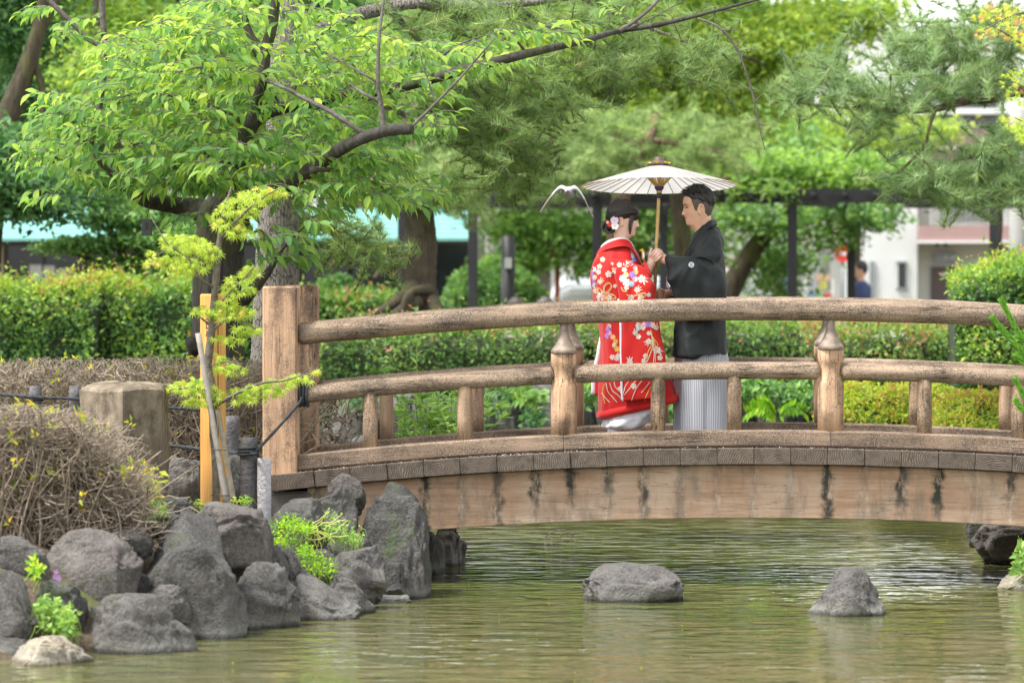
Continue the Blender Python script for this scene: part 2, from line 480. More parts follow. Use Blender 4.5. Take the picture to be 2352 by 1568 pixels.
def m_water():
    t = NT('murky_pond_water'); p = t.pos()
    n1 = t.noise(t.mapv(p, (1.5, 2.2, 1)), 1.6, 2, .5, .4)
    n2 = t.noise(t.mapv(p, (1.0, 1.7, 1), (4, 2, 0)), 4.2, 2, .5, .2); n3 = t.ramp(t.noise(t.mapv(p, (1, 1.2, 1), (8, 3, 0)), 3.1, 1, .4), [(.66, 0.0), (.80, 1.0)])
    patch = t.ramp(t.noise(t.mapv(p, (.25, .16, 1), (2.2, .65, 0)), 1.0, 2), [(.38, .45), (.66, 1.0)])
    sy = t.n('ShaderNodeSeparateXYZ'); t.l(p, sy.inputs[0])
    mr = t.n('ShaderNodeMapRange'); mr.inputs[1].default_value = -4.0; mr.inputs[2].default_value = 1.5; mr.inputs[3].default_value = .75; mr.inputs[4].default_value = 1.9
    t.l(sy.outputs[1], mr.inputs[0]); patch = t.math('MULTIPLY', patch, mr.outputs[0])
    h = t.math('MULTIPLY', t.math('ADD', t.math('ADD', t.math('MULTIPLY', n1, .8), t.math('MULTIPLY', n2, .16)), t.math('MULTIPLY', n3, .16)), patch)
    b = t.bump(h, 1.0, .05)
    murk = t.ramp(t.noise(p, .5, 3), [(.35, (.085,.098,.03)), (.65, (.125,.118,.045))])
    t.base(murk); t.set(.035, 0, .5); t.b.inputs['IOR'].default_value = 1.34
    return t.m
MATS['water'] = m_water()

# ================================================================ ground and pond
POND = [(-14,-16),(-9,-8.2),(-4.3,-6.75),(-3.6,-6.3),(-2.95,-5.75),(-2.62,-3.8),(-2.25,-2.4),(-2.0,-.9),(-1.98,3.0),(-2.5,4.1),(-4.4,6.5),(-9,10.6),(.2,10.6),(1.0,9.6),(2.4,9.0),(2.4,6),(1.9,3.6),(1.72,2.0),(1.86,-.6),(2.5,-2.6),(4.2,-6),(9,-13),(9,-24),(-14,-24)]
def pond_dist(X, Y):
    """signed distance, negative inside"""
    pts = np.array(POND); n = len(pts)
    best = np.full(X.shape, 1e9); inside = np.zeros(X.shape, bool)
    for i in range(n):
        a = pts[i]; b = pts[(i+1) % n]; e = b - a
        t = np.clip(((X - a[0])*e[0] + (Y - a[1])*e[1]) / (e @ e), 0, 1)
        best = np.minimum(best, np.hypot(X - a[0] - t*e[0], Y - a[1] - t*e[1]))
        cond = ((a[1] > Y) != (b[1] > Y)) & (X < (b[0]-a[0]) * (Y - a[1]) / (b[1]-a[1] + 1e-12) + a[0])
        inside ^= cond
    return np.where(inside, -best, best)
def ground_z(X, Y):
    X = np.asarray(X, float); Y = np.asarray(Y, float)
    d = pond_dist(X, Y)
    s = np.clip(d / 1.5, 0, 1); s = s*s*(3-2*s)
    z = np.where(d < 0, -.12 + np.maximum(d, -1.2)*.6, -.12 + .70 * s)
    z = z + np.where(d > .3, .03 * fbm(np.stack([X*.8, Y*.8, X*0], -1), 3), 0)
    return z
gx = np.unique(np.concatenate([np.linspace(-400, -14, 12), np.arange(-14, 9, .22), np.linspace(9, 400, 12)]))
gy = np.unique(np.concatenate([np.linspace(-120, -26, 8), np.arange(-26, -8, .6), np.arange(-8, 14, .22), np.linspace(14, 60, 14), np.linspace(70, 900, 12)]))
GX, GY = np.meshgrid(gx, gy)
GZ = ground_z(GX, GY)
nx, ny = len(gx), len(gy)
ii = np.arange(nx*ny).reshape(ny, nx)
GF = np.stack([ii[:-1,:-1], ii[:-1,1:], ii[1:,1:], ii[1:,:-1]], -1).reshape(-1, 4)
g = mk('ground', np.stack([GX, GY, GZ], -1).reshape(-1, 3), GF, MATS['ground'], smooth=True, origin=(0,0,0)); tag(g, kind='structure')
wv = [(-30,-27,0),(30,-27,0),(30,14,0),(-30,14,0)]
wo = mk('pond_water', wv, [(0,1,2,3)], MATS['water'], origin=(0,0,0)); tag(wo, kind='structure')

# ================================================================ arched bridge
BX0 = .2
def arc(x): return -.0172 * (x - BX0) ** 2
def bez(x): return arc(x)
W_B = 1.5
bridge = empty('arched_bridge', (0.2, .75, .3), 'arched garden bridge of weathered brown logs with rounded double rails over the pond', 'bridge')
XL, XR = -3.083, 3.48
POSTX = [-1.155, .655, 2.465]
BALX = [-2.475, -1.83, -.515, .0, 1.29, 1.925]
def beam(x0, x1, yc, hw, z0, z1, n=10, cham=.012):
    rings = []
    for i in range(n+1):
        x = x0 + (x1-x0)*i/n; a = arc(x)
        rings.append([(x, yc-hw+cham, z0+a), (x, yc-hw, z0+a+cham), (x, yc-hw, z1+a-cham), (x, yc-hw+cham, z1+a),
                      (x, yc+hw-cham, z1+a), (x, yc+hw, z1+a-cham), (x, yc+hw, z0+a+cham), (x, yc+hw-cham, z0+a)])
    return rings
def log(x0, x1, yc, zc, r, n=40, ns=18, seed=0):
    """rounded-end log following the arch, slightly uneven"""
    rings = []
    for i in range(n+1):
        s = i / n; x = x0 + (x1-x0)*s
        e = min(s, 1-s) * (x1-x0)
        k = math.sqrt(max(0.02, 1 - max(0, 1 - e/.035)**2)) if e < .035 else 1
        ring = []
        for j in range(ns):
            a = 2*math.pi*j/ns
            rr = r * k * (1 + .018*math.sin(x*2.3+j*1.7+seed) + .012*math.sin(x*7+j*2.1))
            ring.append((x, yc + rr*math.cos(a), zc + arc(x) + rr*math.sin(a)))
        rings.append(ring)
    # denser ends
    return rings
for yc in (0.0, W_B):
    mb = MB(); xs = [XL+.095, XL+.10, XL+.108, XL+.12] ; 
    mb.loft(log(XL+.095, XR-.1, yc-.0, 1.87, .0755, 160, 20, yc)); mb.build('top_rail', MATS['rail'], bridge, True)
    ends = [XL+.10] + [p for q in POSTX for p in (q-.062, q+.062)] + [XR-.1]
    for k in range(0, len(ends), 2):
        mb = MB(); mb.loft(log(ends[k], ends[k+1], yc, 1.455, .06, 60, 18, k)); mb.build('lower_rail', MATS['rail'], bridge, True)
    se = [XL+.12] + POSTX + [XR-.12]
    for k in range(len(se)-1):
        mb = MB(); mb.loft(beam(se[k]+.002, se[k+1]-.002, yc, .075, .94, 1.052)); mb.build('sill_beam', MATS['sill'], bridge)
    # end posts: square, chamfered
    for x in (XL, XR):
        mb = MB(); h = .118; mb.bbox(x-h, x+h, yc-h, yc+h, .70, 2.025, .012); mb.build('end_post', MATS['post'], bridge)
    # turned intermediate posts with bronze flare
    for x in POSTX:
        a = arc(x); zt = 1.6 + a
        prof = [(.089, 1.045+a), (.0895, 1.2+a), (.089, 1.34+a), (.086, 1.375+a), (.074, 1.41+a), (.064, 1.455+a), (.072, 1.495+a), (.086, 1.525+a), (.089, 1.545+a), (.089, zt-.004), (.086, zt)]
        mb = MB(); mb.lathe(prof, (x, yc, 0), 28); mb.V = [(q[0], yc+(q[1]-yc)*.8, q[2]) for q in mb.V]; po = mb.build('turned_post', MATS['post'], bridge, True)
        zr = 1.87 + a - .06
        cp = [(.087, zt+.001), (.0885, zt+.006), (.0885, zt+.022), (.085, zt+.028)]
        for q in range(9):
            s = q/8; cp.append((.026 + (.082-.026)*(1-s)**2.3, zt+.03 + (zr-zt-.03)*s))
        mb = MB(); mb.lathe(cp, (x, yc, 0), 24); mb.build('bronze_cap', MATS['bronze'], po, True)
bal0 = None
for yc in (0.0, W_B):
    for x in BALX:
        a = arc(x)
        if bal0 is None:
            mb = MB(); mb.lathe([(.050, 0), (.0505, .15), (.049, .30), (.046, .38), (.03, .405)], (0,0,0), 16)
            bal0 = mb.build('baluster', MATS['bal'], bridge, True, origin=(0,0,0))
            bal0.location = Vector((x, yc, 1.045+a)) - WORLD[bridge.name]
        else: copy_at(bal0, (x, yc, 1.045+a), bridge, rz=random.uniform(0,6))
# deck planks
pl0 = None
for k in range(-15, 13):
    xc = .632 + (k + .5) * .248
    a = arc(xc); sl = -2*.0172*(xc-BX0)
    loc = (xc, .75 + random.uniform(-.006,.006), .823 + a + random.uniform(-.002,.002))
    if pl0 is None:
        mb = MB(); h = .1232; b = .005; y0, y1 = -.90, .90
        mb.loft([[(x, y, z) for x, z in ((-h+i+b*(i==0), 0+i), (h-i-b*(i==0), 0+i), (h-i, b+i*.5), (h-i, .11-b-i*.5), (h-i-b*(i==0), .11-i), (-h+i+b*(i==0), .11-i), (-h+i, .11-b-i*.5), (-h+i, b+i*.5))] for y, i in ((y0, .004), (y0+.004, 0), (y1-.004, 0), (y1, .004))])
        pl0 = mb.build('deck_plank', MATS['plank'], bridge, origin=(0,0,0)); o = pl0
        o.location = Vector(loc) - WORLD[bridge.name]
    else: o = copy_at(pl0, loc, bridge)
    o.rotation_euler = (0, -math.atan(sl), 0)
mb = MB(); mb.box(XL-.06, .632-15*.248-.002, -.15, 1.65, .635, .745); mb.build('end_plank', MATS['plank'], bridge)
for yc in (0.06, W_B-.06):
    mb = MB(); mb.loft(beam(-2.9, 3.3, yc, .11, .455, .818, 40, .006)); mb.build('girder', MATS['girder'], bridge)
for xa, xb in ((-3.7, -2.86), (3.28, 4.1)):
    mb = MB(); mb.bbox(xa, xb, -.06, 1.56, -.5, .63, .02); mb.build('abutment', MATS['abut'], bridge)
# grit caught along the sill
gp = []
for k in range(420):
    x = random.uniform(XL, XR) if k % 3 else random.uniform(XL, -1)
    gp.append((x, -.085-abs(random.gauss(0,.012)), .934+arc(x)))
C = np.array(gp); Vv, Ff, Tt = leaves(C, rdir(len(C)), rdir(len(C)), RNG.uniform(.006,.014,len(C)), RNG.uniform(.006,.012,len(C)))
o = mk('grit', Vv, Ff, MATS['gravel'], bridge, attrs={'tint': Tt}); tag(o, kind='stuff')

# ================================================================ rocks
_ico = {}
def ico(sub):
    if sub not in _ico:
        bm = bmesh.new(); bmesh.ops.create_icosphere(bm, subdivisions=sub, radius=1)
        _ico[sub] = (np.array([v.co[:] for v in bm.verts]), np.array([[v.index for v in f.verts] for f in bm.faces])); bm.free()
    return _ico[sub]
def rock_shape(seed, sub=5, box=.5, cuts=13, amp=.08):
    V, F = ico(sub); r = np.random.default_rng(seed)
    p = np.sign(V) * np.abs(V) ** box
    for k in range(cuts):
        nrm = r.normal(size=3); nrm /= np.linalg.norm(nrm); off = r.uniform(.72, 1.05)
        d = p @ nrm - off; p = p - nrm * (np.maximum(d, 0) * .97)[:, None]
    o = r.uniform(0, 30, 3)
    n1 = fbm(V * 1.5 + o, 4); n2 = fbm(V * 4.2 + o, 5); r2 = 1 - np.abs(fbm(V * 5.5 + o + 4, 3))
    ridge = 1 - np.abs(fbm(V * 2.2 + o + 9, 3))
    p = p * (1 + amp * n1 + .05 * n2 + .12 * (ridge - .6) + .045 * (r2 - .6))[:, None]
    return p, F
ROCK_G = 'boulders edging the pond'
def rock(x0, x1, y0, y1, Y, seed, label, mat='rock', dep=None, prof=None, under=.25, sub=5, name='boulder', group=None, box=.5, kz=1.0):
    """outline box in pixels at plane Y (the rock's middle); part of it goes on below"""
    p, F = rock_shape(seed, sub, box)
    a = P(x0, y1, Y); b = P(x1, y0, Y)
    wx = b.x - a.x; hz = (b.z - a.z); base = a.z - under * hz; hz = b.z - base
    if prof is not None:
        u = (p[:, 0] - p[:, 0].min()) / np.ptp(p[:, 0])
        m = np.interp(u, np.linspace(0, 1, len(prof)), prof)
        zz = (p[:, 2] - p[:, 2].min()) / np.ptp(p[:, 2])
        t0 = under / (1 + under); zz = np.where(zz > t0, t0 + (zz - t0) * m, zz)
        p = np.stack([p[:, 0], p[:, 1] * (.7 + .3*m), zz], -1)
    for ax, (lo, size) in enumerate(((a.x, wx), (None, dep or (wx*.55 + hz*.3)), (base, hz))):
        mn, mx = p[:, ax].min(), p[:, ax].max()
        if ax == 1: p[:, ax] = Y + (p[:, ax] - (mn+mx)/2) / (mx-mn) * size
        else: p[:, ax] = lo + (p[:, ax] - mn) / (mx-mn) * size
    o = mk(name, p, F, MATS[mat], smooth=True)
    return tag(o, label, 'rock', group or ROCK_G)
G2 = 'small stones wedged between the boulders'
R = [
 (105,327,1213,1372,-4.9,1,'wide dark boulder with rusty streaks under the bare brown bush','rock2',None,[.75,1,1,.95,.8],.3),
 (-30,116,1228,1335,-5.2,2,'rounded grey boulder beside the wide rust-streaked boulder','rock',None,None,.3),
 (-40,90,1305,1480,-5.9,3,'grey boulder with a green lichen streak behind the leafy weed clump','rock',None,[.8,1,.95,.75,.4],.3),
 (84,200,1329,1460,-5.5,4,'squarish grey stone directly behind the leafy weed clump','rock3',None,None,.2),
 (12,219,1459,1528,-6.35,5,'low pale tan slab lying at the waterline','rockp',.5,[.7,.95,1,.95,.75],.85),
 (189,472,1359,1515,-5.55,6,'large smooth grey boulder at the waterline with a pale water stain','rock',None,[.85,.97,1,.99,.92,.78],.85),
 (98,251,1187,1240,-4.3,7,'low rounded stone under the bare brown bush','rock',None,None,.4),
 (327,582,1172,1475,-4.35,8,'tall craggy boulder with green lichen rising from the water','rock3',.95,[.6,.92,1,.97,.8,.66,.55],.85),
 (428,624,1154,1296,-3.3,9,'broad angular boulder in front of the wooden name post','rock2',.9,[.75,.97,1,.96,.82],.35),
 (514,698,1286,1450,-3.75,10,'rounded purplish boulder with green patches at the waterline','rock3',None,[.82,1,.98,.9,.72],.85),
 (608,664,1249,1318,-3.0,11,'small egg-shaped stone beside the yellow-green weeds','rock',None,None,.4),
 (650,692,1252,1322,-2.9,12,'small pale upright stone beside the yellow-green weeds','rock',None,None,.4),
 (655,830,1305,1436,-3.0,13,'ridged grey stone sloping down into the water','rock',.7,[1,.85,.66,.45,.3],.85),
 (747,861,1310,1408,-2.65,14,'wedge-shaped grey stone sloping into the water below the weeds','rock',None,[.95,1,.8,.5],.85),
 (762,890,1252,1375,-2.3,15,'lumpy grey boulder spotted with white lichen','rock',None,None,.25),
 (815,995,1109,1380,-1.1,16,'biggest dark boulder in front of the girder with a mossy foot','rock3',1.0,[.72,.93,1,.98,.9,.7],.85),
 (700,823,1115,1262,-1.35,17,'tilted boulder with a white crusted top next to the biggest boulder','rock',None,[.6,.85,1,.9],.3),
 (752,840,1085,1140,-.75,18,'pointed brown rock crowning the pile below the deck planks','rock2',None,[.7,1,.8,.6],.8),
 (620,752,1142,1285,-1.9,19,'dark rock half hidden by yellow-green weeds','rock3',None,None,.3),
 (857,950,1364,1394,-1.75,20,'small low stone breaking the water at the biggest boulder\'s foot','rock',None,None,.85),
 (984,1077,1190,1292,2.3,21,'brown rock under the far edge of the bridge','rock2',1.2,None,.85),
 (940,1020,1215,1312,1.3,22,'ribbed rock under the middle of the bridge','rock',1.0,[1,.95,.8,.5],.2),
 (320,450,1142,1210,-3.75,23,'low dark stone with a tuft of fine weed on it','rock3',None,None,.4),
 (326,440,1341,1410,-4.8,24,'flat little stone on top of the smooth waterline boulder','rock',None,None,.5),
 (493,546,1247,1300,-3.6,25,'small round stone between the broad boulder and the purplish one','rock',None,None,.4),
 (262,352,1210,1262,-4.45,26,'grey stone beside the tall craggy boulder','rock',None,None,.4),
 (350,460,1178,1240,-4.1,27,'pale ridged shoulder stone behind the tall craggy boulder','rock',None,None,.4),
 (372,463,1045,1162,-.6,28,'smooth upright boulder between the cut stone block and the name post','rock2',None,None,.2),
 (522,566,1042,1170,-.2,29,'rough boulder behind the bamboo stakes','rock3',None,None,.2),
 (1336,1573,1292,1385,-1.45,30,'broad dark rock standing alone in the pond with a yellow lichen spot','rock',.6,[.72,.95,1,.98,.94,.7],.85),
 (1852,2033,1302,1420,-2.6,31,'hump-shaped grey rock standing alone in the pond','rock',.55,[.4,.75,1,1,.84,.42],.85),
 (2226,2420,1180,1296,2.6,32,'big square brown rock under the bridge at the far bank','rock2',1.1,[.9,1,1,.95],.2),
 (2216,2300,1175,1235,3.6,33,'mossy rock under the bridge behind the square brown rock','rock3',None,None,.4),
 (2284,2440,1295,1362,-.15,34,'low pale rock with grass at the water\'s edge under the bridge','rockp',.8,[.3,.7,1,1],.85),
 (2325,2440,1225,1330,1.2,35,'shaded round rock wedged beneath the bridge','rock3',None,None,.2),
 (200,262,1236,1290,-4.5,41,'small fist-like stone on the shoulder of the rust-streaked boulder','rock3',None,None,.4),
 (468,530,1150,1196,-2.9,42,'small flat-topped stone at the foot of the wooden name post','rock2',None,None,.5),
 (575,640,1395,1440,-3.7,43,'low stone at the waterline between purplish boulder and ridged stone','rock',None,None,.7),
 (440,520,1425,1475,-4.5,44,'low mossy stone at the waterline beside the tall craggy boulder','rock3',None,None,.8),
 (705,775,1355,1412,-2.75,45,'rounded stone at the waterline below the weeds','rock2',None,None,.8),
 (880,930,1290,1345,-1.55,46,'small dark stone leaning on the biggest boulder','rock3',None,None,.4),
 (560,625,1185,1235,-2.6,47,'little grey stone beside the short pale post','rock2',None,None,.4),
]
for r in R:
    x0,x1,y0,y1,Y,seed,lab,mt,dep,prof,und = r
    rock(x0,x1,y0,y1,Y,seed*13+5,lab,mt,dep,prof,und, 5 if (x1-x0) > 90 else 4)
# filler stones low in the bank, so no bare earth shows
k = 0
for (px, py, Y, s) in [(60,1290,-4.6,90),(240,1290,-4.3,90),(420,1330,-3.7,100),(590,1330,-2.9,90),(720,1300,-2.1,90),(560,1240,-2.7,90),(300,1340,-4.6,90),(690,1235,-1.5,90),(130,1470,-5.6,70),(560,1440,-4.0,70),(800,1270,-1.6,90),(500,1310,-3.3,70),(-10,1270,-4.8,100),(640,1430,-3.35,60),(70,1400,-5.3,110),(20,1500,-6.0,90),(230,1440,-5.0,90),(150,1390,-5.1,80),(250,1370,-4.9,70)]:
    rock(px-s*.6, px+s*.6, py-s*.45, py+s*.45, Y, 900+k, 'small shadowed stone filling a gap between the pond boulders', 'rock3', None, None, .4, 4, 'stone', G2); k += 1
# stones of the far bank (behind the bridge rails)
k = 0
for (x0,x1,y0,y1,Y) in [(715,800,985,1060,5.0),(795,900,1000,1060,7.5),(770,860,905,1010,10.6),(855,960,890,1020,10.9),(950,1040,900,1020,10.8),(1030,1130,885,1030,11.1),(1115,1210,895,1010,11.0),(1200,1300,878,1010,10.9),(1290,1370,890,1010,11.2),(1360,1470,880,1020,11.3),(1460,1560,880,1010,11.2),(1540,1640,880,1010,11.4),(1660,1760,885,1010,11.2),(1740,1850,880,1020,11.0),(1830,1930,890,1020,11.3),(1120,1230,990,1090,10.3),(1250,1370,990,1090,10.3),(1700,1830,990,1090,10.3),(1840,2000,1000,1090,9.5),(2000,2180,1000,1100,8.2),(2170,2360,1000,1100,6.4)]:
    rock(x0-12, x1+12, y0, y1, Y, 500+k, 'dark stone of the rough wall along the far bank', 'rock3' if k % 3 else 'rock', 1.0, None, .5, 4, 'bank_stone', 'stones of the far bank wall'); k += 1
# cut stone block
mb = MB()
c0 = P(175, 1150, -1.9); c1 = P(370, 880, -1.9)
A = np.array((c0.x, c0.y)); wd = c1.x - c0.x
foot = [(c0.x, -1.75), (c0.x + wd*.60, -2.12), (c1.x, -1.85), (c1.x - .02, -1.35), (c0.x + .05, -1.3)]
rings = []
NS = 14; H0, H1 = .3, c1.z
per = []
for i in range(len(foot)):
    a = foot[i]; b = foot[(i+1) % len(foot)]
    for s in range(8): per.append((a[0] + (b[0]-a[0])*s/8, a[1] + (b[1]-a[1])*s/8))
cx_, cy_ = np.mean([q[0] for q in per]), np.mean([q[1] for q in per])
for i in range(NS + 5):
    if i <= NS: z = H0 + (H1 - .05 - H0) * i / NS; k = 1.0 + .02*math.sin(i*.9)
    else:
        e = (i - NS) / 4; z = H1 - .05 + .05*math.sin(e*1.57); k = math.cos(e*1.4)
    ring = []
    for (x, y) in per:
        nn = float(fbm(np.array((x*4, y*4, z*4)), 4)); n3 = float(fbm(np.array((x*15, y*15, z*15)), 2))
        q = k * (1 + .030*nn + .014*n3)
        ring.append((cx_ + (x-cx_)*q, cy_ + (y-cy_)*q, z + (.02*nn if i >= NS-1 else 0)))
    rings.append(ring)
mb.loft(rings); o = mb.build('stone_block', MATS['stone'], None, False)
tag(o, 'tall roughly cut stone block, mottled tan and black, behind the bare bush', 'stone')
# ================================================================ plant materials
def m_bark(name, c, dark=.35, moss=0.0, vs=(9,9,1.6), plate=False):
    t = NT(name); t.set(.9, 0, .2); p = t.pos()
    a = t.noise(t.mapv(p, vs), 2.2, 6, .7, .6); b = t.noise(p, 3, 4)
    if plate:
        vo = t.n('ShaderNodeTexVoronoi', feature='DISTANCE_TO_EDGE'); vo.inputs['Scale'].default_value = 1.0
        t.l(t.mapv(p, (48, 48, 13)), vo.inputs['Vector'])
        a = t.math('ADD', t.math('MULTIPLY', t.ramp(vo.outputs[0], [(.0, .3), (.07, 1.0)]), .6), t.math('MULTIPLY', a, .45))
    col = t.ramp(a, [(.32, tuple(x*dark for x in c)), (.6, c), (.85, tuple(min(1, x*1.6) for x in c))])
    if moss: col = t.mix(t.ramp(b, [(.5, 0.0), (.62, moss)]), col, (.085,.095,.025))
    t.base(col); t.bump(a, 1.0, .03)
    return t.m
MATS['bark_cherry'] = m_bark('cherry_bark', (.085,.078,.068), .3, .45)
MATS['bark_twig'] = m_bark('twig_bark', (.15,.135,.12), .5, 0, (6,6,6))
MATS['bark_pine'] = m_bark('grey_plated_bark', (.15,.135,.12), .45, 0, (9,9,2), True)
MATS['bark_red'] = m_bark('brown_pine_bark', (.20,.135,.095), .35, .2)
MATS['bark_dark'] = m_bark('dark_mossy_bark', (.09,.075,.05), .4, .7)
MATS['bark_maple'] = m_bark('maple_bark', (.21,.18,.15), .5, .2, (8,8,8))
MATS['deadtwig'] = m_bark('dry_twig', (.33,.27,.205), .45, 0, (5,5,5))
MATS['lf_cherry'] = leafmat('cherry_leaf', [(0, (.085,.19,.07)), (.35, (.15,.295,.08)), (.7, (.29,.44,.095)), (1, (.46,.57,.12))], .5, .65, 1.3, .15)
MATS['lf_maple'] = leafmat('young_maple_leaf', [(0, (.25,.40,.045)), (.55, (.40,.51,.055)), (.9, (.53,.51,.075)), (.97, (.56,.33,.10)), (1, (.55,.22,.11))], .4, .5)
MATS['lf_pine'] = leafmat('pine_needles', [(0, (.13,.21,.09)), (.5, (.22,.33,.12)), (.9, (.34,.46,.16)), (1, (.42,.43,.2))], .3, .6, 1.3, .2)
MATS['lf_pinepale'] = leafmat('pale_pine_needles', [(0, (.16,.25,.10)), (.5, (.28,.40,.15)), (1, (.42,.54,.20))], .3, .5)
MATS['lf_pineg'] = leafmat('green_pine_needles', [(0, (.16,.26,.125)), (.6, (.26,.38,.17)), (1, (.40,.51,.22))], .3, .6, 1.3, .2)
MATS['lf_pinecandle'] = leafmat('fresh_pine_needles', [(0, (.14,.36,.06)), (1, (.32,.60,.10))], .4, .6, 1.3, .15)
MATS['lf_yellow'] = leafmat('yellow_green_leaf', [(0, (.17,.29,.075)), (.5, (.31,.44,.09)), (1, (.52,.59,.12))], .5, .5)
MATS['lf_green'] = leafmat('mid_green_leaf', [(0, (.075,.17,.065)), (.5, (.15,.30,.09)), (1, (.29,.45,.125))], .42, .45)
MATS['lf_dark'] = leafmat('deep_green_leaf', [(0, (.045,.11,.045)), (.6, (.085,.20,.075)), (1, (.16,.32,.10))], .4, .5)
MATS['lf_bright'] = leafmat('fresh_green_leaf', [(0, (.14,.28,.08)), (.5, (.25,.42,.11)), (1, (.40,.56,.14))], .45, .45)
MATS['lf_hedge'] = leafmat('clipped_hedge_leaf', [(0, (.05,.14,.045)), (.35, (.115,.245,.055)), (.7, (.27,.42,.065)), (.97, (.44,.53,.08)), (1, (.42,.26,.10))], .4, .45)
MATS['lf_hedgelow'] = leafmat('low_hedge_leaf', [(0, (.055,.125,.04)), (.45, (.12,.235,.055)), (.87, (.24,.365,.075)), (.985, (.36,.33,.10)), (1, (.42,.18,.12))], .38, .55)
MATS['lf_azalea'] = leafmat('azalea_leaf', [(0, (.10,.19,.03)), (.45, (.27,.39,.045)), (.8, (.46,.50,.06)), (.95, (.42,.28,.08)), (1, (.38,.15,.07))], .4, .55)
MATS['lf_weed'] = leafmat('weed_leaf', [(0, (0.112,0.325,0.025)), (.6, (0.300,0.562,0.037)), (1, (0.575,0.650,0.062))], .45, .5)
MATS['lf_yellowleaf'] = leafmat('yellowing_leaf', [(0, (0.187,0.330,0.039)), (.5, (0.462,0.495,0.044)), (1, (0.715,0.484,0.044))], .4, .5)

def reg(o, **k): return o
def bough(mb, pts, n=9, sub=6):
    """pts: (px, py, Y, r_px)"""
    sp = spline(pts, sub)
    Q = [P(a[0], a[1], a[2]) for a in sp]
    mb.tube(Q, [max(.002, M(a[3], a[2])) for a in sp], n, True, .12)
    return Q
def foliage(name, C, D, N, L, W, mat, parent, tmpl, tint=None, kind='stuff', curl=.15):
    V, F, T = leaves(C, D, N, L, W, tmpl, tint, curl)
    o = mk(name, V, F, MATS[mat], parent, attrs={'tint': T})
    if kind: o['kind'] = kind
    return o

